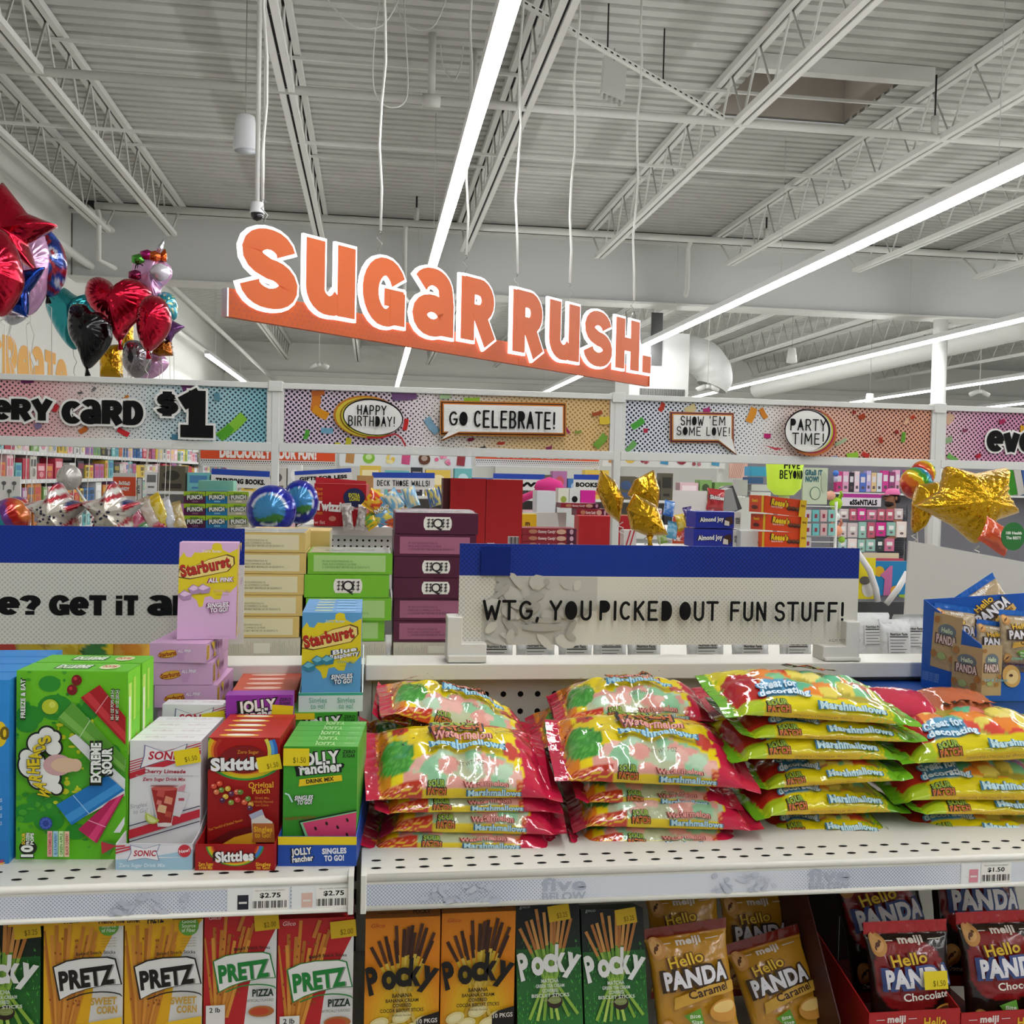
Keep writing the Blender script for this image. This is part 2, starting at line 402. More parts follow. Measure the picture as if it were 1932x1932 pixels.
# joists along the depth of the store
def joist(x, y0, y1, label, zj=ZJ, zt=ZD-.01):
    t = thing('roof_joist', label, 'joist', (x, y0, zj), 'open web roof joists')
    for nm, z, h in (('bottom_chord', zj, .05), ('top_chord', zt-.06, .06)):
        e0 = y0+(.0 if nm == 'top_chord' else .0); e1 = y1 if nm == 'top_chord' else y1-.65
        m = MB().box(x-.062, x-.012, e0, e1, z, z+h, STEEL).box(x+.012, x+.062, e0, e1, z, z+h, STEEL).box(x-.012, x+.012, e0, e1, z+.022, z+.03, DARKGAP)
        m.build(nm, t)
    w = MB(); pts = []; y = y0+.1; up = False
    n = 0
    while y < y1-.7:
        pts.append((x, y, zt-.03 if up else zj+.03)); y += .32 if up else .30; up = not up
    w.tube(pts, .011, STEEL, 6)
    w.tube([(x, y1-.7, zj+.03), (x, y1-.1, zt-.03)], .014, DARKGAP if False else STEEL, 6)
    w.build('web', t)
    return t
xs = [-4.2+1.83*k for k in range(0, 14)]
JX = {-2: -3.35, -1: -2.55, 0: -.70, 1: 1.17, 2: 2.98, 3: 4.81, 4: 6.64, 5: 8.47, 6: 10.3, 7: 12.1, 8: 14.0}
for i, k in enumerate(sorted(JX)):
    joist(JX[k], YF0+10 if k < 6 else 9, YG, f'white open web roof joist before the girder, {ordinal(i)} from the left wall')
for i, k in enumerate(sorted(JX)):
    if k < -1: continue
    joist(JX[k]+.3, YG+.3, YB-.1, f'white open web roof joist beyond the girder, {ordinal(i)} from the left wall')
for yy, zz, lb in ((8.6, ZD-.09, 'thin bridging bar under the deck nearest the viewer'), (11.2, ZD-.09, 'thin bridging bar under the deck in front of the girder'), (9.4, ZJ+.03, 'thin bridging bar tying the bottom chords together')):
    o = MB().box(XL+.05, 16, yy-.012, yy+.012, zz-.012, zz+.012, STEEL).build('bridging_bar'); tag(o, lb, 'bar', 'bridging bars')
# sprinkler mains and drops
def pipe(name, pts, r, label, cat='pipe', m=STEEL, group=None):
    o = MB().tube(pts, r, m, 10).build(name); tag(o, label, cat, group); return o
p0 = PD(810, 189, 8.0); ZP = p0.z
pm = MB().tube([(XL+.1, p0.y, ZP), (16, p0.y, ZP)], .034, STEEL, 12)
tm = thing('sprinkler_main', 'white sprinkler main crossing high above the hanging sign', 'pipe', (XL+.1, p0.y, ZP), 'sprinkler pipes')
pm.build('pipe', tm)
q = PY(814, 189, p0.y); MB().tube([(q.x-.07, p0.y, ZP), (q.x+.07, p0.y, ZP)], .05, STEEL, 12).build('tee', tm)
MB().tube([(q.x, p0.y, ZP), (q.x, p0.y, ZD)], .03, STEEL, 10).build('riser', tm)
q = PY(1763, 250, p0.y)
MB().tube([(q.x, p0.y, ZP), (q.x, p0.y, ZD-.35)], .032, STEEL, 10).build('riser', tm)
MB().tube([(q.x, p0.y, ZD-.35), (q.x, p0.y, ZD)], .008, DARKGAP, 6).build('hanger_rod', tm)
p1 = PD(700, 417, 12.6); ZP2 = p1.z
tm = thing('sprinkler_main', 'white sprinkler main running along the front of the girder', 'pipe', (XL+.1, p1.y, ZP2), 'sprinkler pipes')
MB().tube([(XL+.6, p1.y, ZP2), (18, p1.y, ZP2)], .045, STEEL, 12).build('pipe', tm)
for px, top in ((55, 1), (786, 1), (1447, 1)):
    q = PY(px, 400, p1.y)
    MB().tube([(q.x, p1.y, ZP2), (q.x, p1.y, ZD-.15)], .036, STEEL, 10).build('riser', tm)
    MB().tube([(q.x, p1.y, ZD-.15), (q.x, p1.y, ZD)], .012, DARKGAP, 6).build('hanger_rod', tm)
for px, yb in ((187, 490), (765, 560), (1300, 545)):
    q = PY(px, 420, p1.y+.12); q2 = PY(px, yb, p1.y+.12)
    MB().tube([(q.x, p1.y, ZP2), (q.x, p1.y+.12, ZP2-.1), (q.x, p1.y+.12, q2.z), (q.x+.1, p1.y+.5, q2.z-.02)], .03, STEEL, 10).build('drop', tm)
p2 = PD(1100, 552, 14.6)
pipe('sprinkler_main', [(XL+.5, p2.y, p2.z), (18, p2.y, p2.z)], .045, 'white sprinkler main running low behind the girder flange', group='sprinkler pipes')
a, b = PD(165, 392, 12.4), PD(520, 720, 25)
pipe('sprinkler_branch', [a, b], .04, 'thin white branch pipe slanting away beside the left wall', group='sprinkler pipes')
a = PX(60, 420, XL+.25)
pipe('sprinkler_branch', [(a.x, a.y-4, a.z), (a.x, 30, a.z)], .05, 'white pipe running along the top of the left wall', group='sprinkler pipes')
# bands along the back wall, and a boxed return duct in front of it
tb = MB().box(XL+.02, XR, YB-.12, YB-.01, 4.2, 4.32, STEEL).build('trim_1'); struct(tb)
# pilaster panel at the back wall
q0, q1 = PY(938, 720, YB-.2), PY(1172, 720, YB-.2)
struct(MB().box(q0.x, q1.x, YB-.2, YB-.01, 0, 3.95, mat('#e6e6df', .6)).build('trim_2'))
# strip lights
LG = 'suspended strip lights'
ZL = 3.66
lit = mat('#ffffff', .5, emit=STRIP); hous = mat('#e8e8e6', .4)
def strip(x, y0, y1, label, z=ZL):
    t = thing('strip_light', label, 'light', (x, y0, z), LG)
    MB().box(x-.045, x+.045, y0, y1, z+.005, z+.07, hous).build('housing', t)
    m = MB().box(x-.036, x+.036, y0+.02, y1-.02, z-.028, z+.005, lit); m.build('diffuser', t)
    w = MB(); y = y0+1.0
    k = 0
    while y < y1:
        MB().tube([(x, y, z+.07), (x, y, ZD)], .003, STEELG, 5).build('hanger', t); y += 3.6
DZ = ZL-1.6
def lx(px, py):                       # where a strip that crosses this pixel hangs
    return PZ(px, py, ZL).x
strip(lx(955, 30), -5.5, 24.5, 'glowing white strip light passing right above the hanging orange letters')
strip(lx(1600, 471), -5.5, 24.5, 'long glowing strip light slanting past the end of the hanging sign')
strip(lx(1700, 656), -5.0, 24.5, 'glowing strip light crossing behind the white column, higher one')
strip(lx(1800, 730), -5.0, 24.5, 'glowing strip light crossing behind the white column, lower one')
strip(lx(1890, 765), 0.0, 24.5, 'short stretch of strip light just above the banner frame at far right')
strip(lx(420, 690), 18.6, 24.5, 'glowing strip light close to the left wall beside the balloons')
xk = lx(1060, 727)
# ================================================================== the hanging orange sign
ORANGE = mat('#b54a04', .45, spec=.3, bump=None); GLOW = mat('#f4f1ff', .5, emit=2.2); OFACE = mat('#bd5210', .5, emit=.12)
def halftone_mat(name, base, dot, scale, r0, r1, axis_len=1.0, base2=None, rough=.5, angle=45, dot2=None, fade=None):
    """printed halftone: dots on a slanted grid whose size runs from r0 to r1 along the board's own x; base runs base -> base2"""
    m = bpy.data.materials.new(name); m.use_nodes = True; nt = m.node_tree; N = nt.nodes.new; L = nt.links.new; b = nt.nodes['Principled BSDF']
    b.inputs['Roughness'].default_value = rough; b.inputs['Specular IOR Level'].default_value = .3
    tc = N('ShaderNodeTexCoord'); sp = N('ShaderNodeSeparateXYZ'); L(tc.outputs['Object'], sp.inputs[0])
    def MT(op, a, c=None):
        n = N('ShaderNodeMath'); n.operation = op
        for i, q in enumerate((a, c)):
            if q is None: continue
            if isinstance(q, (int, float)): n.inputs[i].default_value = q
            else: L(q, n.inputs[i])
        return n.outputs[0]
    x, z = sp.outputs['X'], sp.outputs['Z']
    ca, sa = cos(radians(angle)), sin(radians(angle))
    U = MT('MULTIPLY', MT('ADD', MT('MULTIPLY', x, ca), MT('MULTIPLY', z, sa)), scale)
    Wv = MT('MULTIPLY', MT('ADD', MT('MULTIPLY', x, -sa), MT('MULTIPLY', z, ca)), scale)
    fu = MT('SUBTRACT', MT('FRACT', MT('ADD', U, 1000)), .5); fw = MT('SUBTRACT', MT('FRACT', MT('ADD', Wv, 1000)), .5)
    d = MT('SQRT', MT('ADD', MT('MULTIPLY', fu, fu), MT('MULTIPLY', fw, fw)))
    t = MT('DIVIDE', x, axis_len)
    rmp = N('ShaderNodeValToRGB'); L(t, rmp.inputs[0]); el = rmp.color_ramp.elements
    stops = r0 if isinstance(r0, list) else [(0, r0), (1, r1)]
    while len(el) < len(stops): el.new(.5)
    for e, (p, v) in zip(el, stops): e.position = p; e.color = (v, v, v, 1)
    rad = rmp.outputs['Color']; sx = N('ShaderNodeSeparateColor'); L(rad, sx.inputs[0]); r = sx.outputs[0]
    mk = MT('LESS_THAN', d, r)
    rb = N('ShaderNodeValToRGB'); L(t, rb.inputs[0]); el = rb.color_ramp.elements
    bs = base if isinstance(base, list) else [(0, base), (1, base2 or base)]
    while len(el) < len(bs): el.new(.5)
    for e, (p, v) in zip(el, bs): e.position = p; e.color = lin(rgb(v))+(1,)
    rd = N('ShaderNodeValToRGB'); L(t, rd.inputs[0]); el = rd.color_ramp.elements
    ds = dot if isinstance(dot, list) else [(0, dot), (1, dot2 or dot)]
    while len(el) < len(ds): el.new(.5)
    for e, (p, v) in zip(el, ds): e.position = p; e.color = lin(rgb(v))+(1,)
    mx = N('ShaderNodeMix'); mx.data_type = 'RGBA'; L(mk, mx.inputs[0]); L(rb.outputs[0], mx.inputs[6]); L(rd.outputs[0], mx.inputs[7])
    L(mx.outputs[2], b.inputs['Base Color'])
    return m
A = PD(430, 597, 4.6); d = ray(1224, 729); B = CAM + d*((A.z-1.6)/d.z)
U = (B-A).normalized(); LN = (B-A).length; NV = U.cross(V((0, 0, 1))).normalized()
if NV.dot(CAM-A) < 0: NV = -NV
FS = Frame(A, U, V((0, 0, 1)), NV)
def sloc(px, py):
    p = PP(px, py, A, NV); return ((p-A).dot(U), p.z-A.z)
hb = sloc(430, 543)[1]
root = thing('hanging_sign', 'long orange hanging sign with glowing white-edged letters over the candy aisle', 'sign', A)
SH = Frame(A, U, V((0, 0, 1)), NV)
bm_ = halftone_mat('orange_halftone', '#e85a12', '#d94f0d', 42, .30, .12, LN)
band = MB(FS).box(0, LN, 0, hb, -.035, 0, ORANGE)
bo = band.build('orange_band', root)
# the band keeps a faint printed dot pattern
dots = Ink(.0006)
for r_ in range(7):
    for c_ in range(int(LN/.03)):
        rr = .0085*(1-c_*.03/LN*.75)
        if rr > .002 and .016+r_*.024+rr < hb-.004: dots.ell(.015+c_*.03+(r_ % 2)*.015, .016+r_*.024, rr, rr, mat('#a8420a', .5), n=8, inc=0)
lt = [('S', 440, 557, 428, 586, 500), ('u', 563, 668, 450, 602, 620), ('G', 672, 761, 483, 620, 720), ('a', 764, 856, 503, 638, 812), ('R', 858, 930, 521, 650, 893),
      ('R', 957, 1020, 545, 672, 985), ('u', 1025, 1090, 563, 684, 1058), ('S', 1092, 1150, 583, 694, 1122), ('H', 1152, 1203, 597, 702, 1178), ('.', 1203, 1223, 666, 708, 1213)]
for ch, x0, x1, yt, yb, xc in lt:
    u0, _ = sloc(x0, (yt+yb)/2); u1, _ = sloc(x1, (yt+yb)/2); _, v1 = sloc(xc, yt+2); _, v0 = sloc(xc, yb)
    e = .016
    h = v1-v0-2*e; adv, st = HV[ch]
    w_ = u1-u0-2*e
    for nm, ex, z0, z1, m in (('letter', e, .008, .026, GLOW), ('letter_face', 0, .029, .034, OFACE)):
        mb = MB(FS)
        for kk, p in enumerate(st):
            wd = .235
            L, R = ribbon(p, wd, 0, .06)
            if ch == '.': L, R = [(.0, .26), (.0, 0)], [(.3, .26), (.3, 0)]
            xs_ = [q_[0] for q_ in L+R]
            n = len(L)
            # widen in real units
            pp = [(a*w_/adv, b*h) for a, b in (p if ch != '.' else [(.15, 1.0), (.15, 0)])]
            L, R = ribbon(pp, (.262*h if ch != '.' else w_*.9), ex, .06*h)
            fx = []
            for i in range(n if ch != '.' else 2):
                fx.append(i)
            n = len(L); off = u0+e; vo = v0+e
            zz = z1+kk*.0004
            vs = [(off+a, vo+b, z0+kk*.0004) for a, b in L+R]+[(off+a, vo+b, zz) for a, b in L+R]
            k = 2*n
            fs = [(n+i, n+i+1, i+1, i) for i in range(n-1)] and [(k+i, k+i+1, k+n+i+1, k+n+i) for i in range(n-1)]
            fs += [(i, i+1, k+i+1, k+i) for i in range(n-1)]+[(n+i, k+n+i, k+n+i+1, n+i+1) for i in range(n-1)]
            fs += [(0, k, k+n, n), (n-1, 2*n-1, k+2*n-1, k+n-1)]
            mb.add(vs, fs, m)
        o = mb.build(nm, root)
        o['label'] = 'white glowing letter body' if nm == 'letter' else 'orange letter face'
dots.done('halftone_print', FS, root)
MB(FS).box(-.008, .0, 0, hb, -.036, .004, mat('#d9d9d6', .3, .6)).box(LN, LN+.004, 0, hb, -.036, .004, ORANGE).build('end_cap', root)
MB(FS).box(LN*.575, LN*.577, 0, hb, .0005, .001, mat('#b9440c')).build('panel_seam', root)
# suspension cables with hooks
CABLE = mat('#dcdcd6', .5)
for px, py, tx in ((500, 417, 492), (717, 470, 735), (880, 513, 893), (975, 545, 977), (1075, 562, 1095), (1195, 592, 1210)):
    u_, v_ = sloc(px, py); p = FS(u_, v_, -.01)
    f0 = FS(u_, v_+.10, -.01)
    dx = (tx-px)*.0012
    pts = [f0+V((dx*(k/10)+.012*sin(k*1.7+px), 0, (ZD-f0.z)*k/10)) for k in range(11)]
    MB().tube(pts, .008, CABLE, 8).build('cable', root)
    hk = [p+V((0, 0, -.06)), p+V((.0, 0, .0)), p+V((.018, 0, .03)), p+V((-.012, 0, .06)), p+V((.012, 0, .085)), f0]
    MB().tube(hk, .0035, mat('#b9b9b4', .3, .8), 6).build('wire_hook', root)

# pendant speaker, dome camera, drop pipes near the sign
ps = PD(463, 253, 7.0)
t = thing('pendant_speaker', 'white bell-shaped pendant speaker hanging left of the sign', 'speaker', ps)
MB().lathe([(.052, .125), (.062, .12), (.072, .06), (.082, -.06), (.086, -.1), (.08, -.115), (.0, -.118)], mat('#dfe1e2', .4), 24, ps).build('shell', t)
MB().lathe([(.074, -.1185), (.0, -.1195)], mat('#c3c7cb', .6), 24, ps).build('grille', t)
MB().tube([ps+V((0, 0, .12)), ps+V((0, 0, .2)), (ps.x, ps.y, ZD)], .003, mat('#8b8b88', .5), 6).build('hanging_wire', t)
pc = PD(485, 400, 6.0)
t = thing('dome_camera', 'white ceiling camera with black dome hanging above the first letter', 'camera', pc)
MB().lathe([(.0, .06), (.038, .055), (.042, .0), (.045, -.008), (.0, -.008)], mat('#e3e3e2', .35), 20, pc).build('housing', t)
MB().lathe([(.038, -.008), (.036, -.028), (.025, -.045), (.0, -.054)], mat('#0b0b0d', .08, spec=.7), 20, pc).build('dome', t)
MB().tube([pc+V((0, 0, .05)), (pc.x, pc.y, ZD)], .014, STEEL, 10).build('drop_pole', t)
MB().tube([pc+V((.03, 0, .02)), pc+V((.035, .0, .2)), (pc.x+.035, pc.y, ZD)], .006, CABLE, 6).build('data_cable', t)
# far speakers
for px, py, dd, lb in ((1494, 672, 16, 'small white pendant speaker below the duct, seen above the banners'), (1641, 757, 17, 'small white pendant speaker peeking over the banner frame')):
    p = PD(px, py, dd)
    t = thing('pendant_speaker', lb, 'speaker', p)
    MB().lathe([(.05, .13), (.06, .12), (.085, -.1), (.0, -.12)], mat('#e3e3de', .4), 16, p).build('shell', t)
    MB().tube([p+V((0, 0, .12)), (p.x, p.y, ZD)], .004, mat('#8b8b88', .5), 5).build('hanging_wire', t)
# flat antenna panel with four feet
a = PD(1158, 150, 8.2)
t = thing('antenna_panel', 'tilted white antenna panel with four knobs hung under the roof', 'antenna', a)
fp = Frame(a, V((.95, .1, -.28)).normalized(), V((.1, .25, .95)).normalized())
MB(fp).box(-.1, .1, -.17, .17, -.03, .02, mat('#d9d9d4', .5)).build('panel', t)
for k in range(4): MB(fp).tube([(-.07+k*.045, -.17, 0), (-.07+k*.045, -.21, 0)], .012, mat('#a9a9a6', .5), 8).build('knob', t)
MB().tube([a+V((0, 0, .15)), (a.x, a.y, ZD)], .004, mat('#9a9a96'), 5).build('hanging_wire', t)
# slotted channel crossing below the deck
a, b = PD(985, 5, 6.9), PD(1365, 222, 8.3)
t = thing('slotted_channel', 'thin perforated metal channel crossing from the strip light to the joist', 'channel', a)
MB().bar(a, b, .035, .035, STEEL).build('channel', t)
sl = MB(); dd = (b-a)
for k in range(34):
    p = a+dd*((k+.3)/34.0)+V((0, -.0195, 0)); sl.bar(p, p+dd/34*.45, .003, .012, DARKGAP)
sl.build('slot_holes', t)
for k in (.12, .38, .66):
    p = a+dd*k; MB().tube([p, (p.x, p.y, ZD)], .006, DARKGAP, 6).build('hanger_rod', t)
# looping cables below the deck
def loop(pts, label):
    P = [V(p) for p in pts]; out = []
    for i in range(len(P)-1):
        p0, p1, p2, p3 = P[max(i-1, 0)], P[i], P[i+1], P[min(i+2, len(P)-1)]
        for k in range(6):
            t_ = k/6; out.append(.5*((2*p1)+(p2-p0)*t_+(2*p0-5*p1+4*p2-p3)*t_*t_+(3*p1-p0-3*p2+p3)*t_**3))
    out.append(P[-1])
    tag(MB().tube(out, .006, CABLE, 6).build('loose_cable'), label, 'cable', 'loose ceiling cables')
loop([PD(612, -10, 7.0), PD(660, 45, 7.0), PD(720, 48, 7.0), PD(757, -10, 7.0)], 'loose white cable sagging in a shallow bow at the top edge')
loop([PD(718, -10, 7.2), PD(706, 80, 7.2), PD(706, 170, 7.2), PD(735, 202, 7.2), PD(768, 180, 7.2), PD(765, 60, 7.2), PD(762, -10, 7.2)], 'white cable hanging in a long narrow loop above the letter G')
loop([PD(742, -10, 7.4), PD(765, 45, 7.4), PD(815, 52, 7.4), PD(845, -10, 7.4)], 'white cable sagging between two drop pipes')
loop([PD(830, 60, 8.2), PD(835, 120, 8.2), PD(855, 152, 8.2), PD(870, 120, 8.2), PD(880, 40, 8.2), PD(895, 25, 8.2), PD(897, -10, 8.2)], 'white cable hooked around the drop pipe left of the strip light')
loop([PD(1062, 70, 8.3), PD(1085, 62, 8.3), PD(1098, 82, 8.3), PD(1080, 95, 8.3), PD(1055, 78, 8.3), PD(1062, 20, 8.3), PD(1055, -10, 8.3)], 'bundle of white wire coiled beside the slotted channel')
pp_ = PD(895, 200, 8.3)
pipe('drop_pipe', [(pp_.x, pp_.y, PD(895, 195, 8.3).z), (pp_.x, pp_.y, ZD)], .018, 'thin white drop pipe just left of the bright strip light', group='drop pipes')
# big supply duct with soft sleeve, and air handler by the end of the sign
a = PD(1262, 690, 15.5)
t = thing('air_handler', 'white boxed air unit with grille and bagged duct right of the sign', 'air conditioner', a)
MB().box(a.x-.62, a.x+.32, a.y, a.y+.9, a.z-.62, a.z+.5, mat('#e3e4e0', .5)).build('cabinet', t)
gr = MB()
for k in range(36): gr.box(a.x-.45+k*.02, a.x-.44+k*.02, a.y-.012, a.y-.002, a.z-.49, a.z-.36, mat('#4a4a48'))
gr.build('grille', t)
MB().box(a.x-.3, a.x-.12, a.y-.02, a.y-.001, a.z+.0, a.z+.8, mat('#5c5d5c')).build('louver_panel', t)
sl = MB()
def duct(u, w):
    a_ = 2*pi*w; s = u; R = .30*(1+.02*sin(s*23)+.05*noise.noise(V((s*5, w*6, 1.0))))*(1-.35*max(0, s-.75)*2)
    ang = s*pi*.62
    c0 = V((a.x+.3+.55*sin(ang), a.y+.35, a.z+.25+.0-.55*(1-cos(ang))*.7))
    r1 = V((sin(ang)*.0+cos(ang+pi/2)*0, 0, 0)); nrm = V((cos(ang-pi/2), 0, -sin(ang-pi/2)))
    return tuple(c0 + nrm*(R*cos(a_)) + V((0, 1, 0))*(R*sin(a_)))
sl.grid(duct, 40, 18, mat('#e6e7e4', .45, bump=(9, .6)), closed_v=True); sl.build('soft_sleeve', t)
p = PD(1500, 690, 22); p2 = PD(1932, 615, 15)
pipe('spiral_duct', [PD(1430, 735, 24), p2], .2, 'pale round duct running just under the second right strip light', 'duct')
# small twin-lamp fixtures on rods
for px, py, dd, lb in ((602, 690, 18, 'small twin emergency lamp on a rod below the sign band'), (1848, 742, 17, 'small twin emergency lamp on a rod right of the column'), (1335, 733, 15.4, 'small bracket lamp on a rod between duct and banner')):
    p = PD(px, py, dd); t = thing('emergency_lamp', lb, 'lamp', p)
    MB().lathe([(.03, .06), (.05, .03), (.05, 0), (0, 0)], mat('#dcdcd7'), 12, p).build('body', t)
    for s_ in (-1, 1): MB().tube([p+V((s_*.04, 0, .03)), p+V((s_*.17, 0, -.03))], .04, mat('#cfcfca'), 8).build('lamp_head', t)
    MB().tube([p+V((0, 0, .05)), (p.x, p.y, ZD)], .006, STEEL, 5).build('rod', t)
# painted wall lettering
k = Ink(.002); q0 = PX(0, 665, XL)
fw = Frame(q0, (0, 1, 0), (0, 0, 1), (1, 0, 0))
q1 = PX(126, 690, XL); ht = PX(0, 635, XL).z-PX(0, 735, XL).z
heavy(k, 'cReaTe', -.35, -ht*.62, ht*.98, matte('#e8b26a'), wd=.26, con=.08, fit=(q1.y-q0.y)+.35)
o = k.done('wall_lettering', fw); tag(o, 'large pale orange word painted on the left wall', 'lettering')
# ================================================================== near shelving run (gondola)
ENAM = mat('#dcd9cf', .38, spec=.4); ENAMD = mat('#cfccc2', .45); HOLE = mat('#141414', .9, spec=.1)
YF, YP, YR = 1.045, 1.45, 1.42                # shelf front edge, peg panel, top rail
ZS = PY(966, 1641, YF).z                      # upper shelf top
ZR = PY(1200, 1249, YR).z                     # top rail height
XS = PY(674, 1680, YF).x                      # joint between the two sections
X0, X1 = XS-1.22, XS+1.22
gon = thing('gondola', 'long white peg-back store gondola that carries the candy shelves', 'shelving', (XS, YP, 0))
def peg(name, x0, x1):
    mb = MB(); p = .0254; r = .0043; y = YP-.0015
    z0, z1 = .3, ZR-.02
    MBp = MB().box(x0, x1, YP-.001, YP+.012, z0, z1, ENAMD); o = MBp.build(name, gon)
    zt = PY(735, 1278, YP).z
    n = int((x1-x0)/p)
    for j in range(7):
        for i in range(n):
            cx, cz = x0+.012+i*p, zt-j*p
            mb.add([(cx+r*cos(2*pi*k/12), y, cz+r*sin(2*pi*k/12)) for k in range(12)], [tuple(range(12))], HOLE)
    h = mb.build('peg_holes', o)
peg('peg_panel', X0, XS-.014); peg('peg_panel', XS+.014, X1)
MB().box(X0, X1, YP+.012, YP+.05, 0, ZR-.03, ENAMD).build('core', gon)
up = MB().box(XS-.013, XS+.013, YP-.012, YP+.03, 0, ZR-.005, ENAM); uo = up.build('upright', gon)
sl = MB()
for k in range(12):
    z = PY(690, 1288, YP).z-k*.034; sl.box(XS-.0135, XS-.004, YP-.0128, YP-.0115, z-.011, z+.011, HOLE)
sl.build('slots', uo)
for x0, x1 in ((X0, XS-.004), (XS+.004, X1)):
    MB().box(x0, x1, YR-.012, YR+.062, ZR-.0225, ZR, ENAM).build('top_rail', gon, bevel=.0015)
# shelves: slotted deck, curled edge, price channel
FILM = halftone_mat('price_strip_film', '#d6d9df', '#a2a9ba', 360, [(0, .42), (.16, .40), (.30, .0), (.46, .0), (.56, .40), (.66, .42), (.80, .0), (1, .34)], None, .914, rough=.25)
def shelf(x0, x1, label):
    t = thing('store_shelf', label, 'shelf', (x0, YF, ZS), 'upper white shelves')
    MB().box(x0, x1, YF, YP-.014, ZS-.012, ZS, ENAM).build('deck', t, bevel=.001)
    h = MB(); p = .0254; n = int((x1-x0)/p)
    for j in range(2):
        for i in range(n):
            cx = x0+.016+i*p+(j*.0+.0); cy = YF+.016+j*.021
            h.add([(cx+.0055*cos(2*pi*k/10), cy+.0028*sin(2*pi*k/10), ZS+.0003) for k in range(10)], [tuple(range(10))], HOLE)
    h.build('slot_holes', t)
    MB().tube([(x0, YF-.003, ZS-.003), (x1, YF-.003, ZS-.003)], .0042, ENAM, 10).build('front_lip', t)
    m = MB(); zb = ZS-.033
    f = MB().box(x0+.002, x1-.002, YF-.006, YF-.002, zb, ZS-.006, ENAM).build('price_channel', t)
    s = MB().add([(x0+.003, YF-.0068, zb+.001), (x1-.003, YF-.0068, zb+.001), (x1-.003, YF-.0068, ZS-.008), (x0+.003, YF-.0068, ZS-.008)], [(0, 1, 2, 3)], FILM)
    s.build('printed_strip', t, origin=(x0, YF, ZS))
    MB().tube([(x0, YF-.007, zb), (x1, YF-.007, zb)], .0028, ENAM, 8).build('lower_lip', t)
    for x in (x0+.003, x1-.003): MB().box(x-.003, x+.003, YF-.012, YF+.01, zb-.004, ZS+.004, ENAM).build('end_clip', t, bevel=.001)
    return t
SL = shelf(X0, XS-.0035, 'white slotted shelf on the left carrying the drink mix boxes')
SR = shelf(XS+.0035, X1, 'white slotted shelf on the right carrying the marshmallow bags')
def strip_frame(px):
    p = PY(px, 1690, YF-.0075); return Frame((p.x, YF-.0072, ZS-.033), (1, 0, 0), (0, 0, 1), (0, -1, 0))
gy = matte('#aab0bd'); gy2 = matte('#b9bec9')
for px in (1022, 1525):
    k = Ink(.0001); f = strip_frame(px)
    k.text('five', .0, .0118, .0140, gy, .03, 'l', w=.048); k.text('BELOW', .0, .0015, .0085, gy, .03, 'l', w=.048)
    k.done('strip_lettering', f, SR)
random.seed(4)
for px, par in ((210, SL), (800, SR), (1340, SR)):              # blotchy halftone figure printed on the strip
    k = Ink(.0001); f = strip_frame(px)
    for i in range(26):
        k.ell(random.uniform(0, .075), random.uniform(.003, .022), random.uniform(.002, .007), random.uniform(.001, .0035), random.choice([gy2, matte('#c3c7d0')]), n=7, rot=random.uniform(-1, 1))
    k.done('strip_print', f, par)
def price(px, txt, name2, par, w=.052):
    f = strip_frame(px); k = Ink(.00012)
    k.rect(-.01, .0005, w, .0262, paper('#e6e6e4'))
    k.up().rect(.0, .004, .011, .019, paper(name2)); k.rect(.0015, .010, .0095, .012, matte('#ddd8d0'))
    k.rect(.0145, .0015, .0505, .0255, paper('#eeeae2'))
    k.text(txt, .0325, .0158, .0048, matte('#161616'), .03, w=.021)
    for i in range(26):
        if i % 5 != 3: k.rect(.0155+i*.0013, .005, .0155+i*.0013+(.0009 if i % 3 else .0005), .0125, matte('#191919')).up(-1)
    k.up(); k.text('HELLO SNACK STRAWBERRY', .0325, .0225, .0014, matte('#777777'), .0, w=.03)
    return k.done('price_label', f, par)
for px, t_, c, par in ((448, '$2.75', '#22242e', SL), (569, '$2.75', '#d9b5a5', SL), (1827, '$1.50', '#d88a96', SR)): price(px, t_, c, par)
# lower shelf
ZL2 = .915
lw = thing('store_shelf', 'lower white shelf holding the stick snack boxes', 'shelf', (XS, YF-.06, ZL2), 'lower shelf')
MB().box(X0, X1, YF-.06, YP-.014, ZL2-.02, ZL2, ENAM).build('deck', lw)
# base deck and top deck of the far side
MB().box(X0, X1, .75, YP+.6, 0, .15, ENAMD).build('base_deck', gon)
ZT = PY(650, 1242, 1.70).z
MB().box(X0, X1, YP+.05, YP+.50, ZT-.02, ZT, ENAM).build('back_shelf', gon)

# ------------------------------------------------------------------ sign boards clipped on the top rail
def board(x0p, x1p, ytl, ytr, ybl, y, name, label, stops, thick=.003):
    a = PY(x0p, ybl, y); b = PY(x1p, ybl, y); tp = PY(x0p, ytl, y)
    h = tp.z-a.z; w = b.x-a.x
    t = thing(name, label, 'sign', (a.x, y, a.z), 'blue and white shelf-top signs')
    m1 = halftone_mat('sign_paper', '#d6d3c6', '#bab8ad', 210, stops[0], None, w, rough=.4)
    m2 = halftone_mat('sign_blue', '#10308c', '#0b2270', 210, stops[1], None, w, rough=.35)
    zb = h*.685
    MB().box(a.x, b.x, y, y+thick, a.z, a.z+zb, m1).build('white_panel', t)
    MB().box(a.x, b.x, y, y+thick, a.z+zb, a.z+h, m2).build('blue_panel', t)
    return t, Frame((a.x, y, a.z), (1, 0, 0), (0, 0, 1), (0, -1, 0)), w, h
Yb = YR+.02
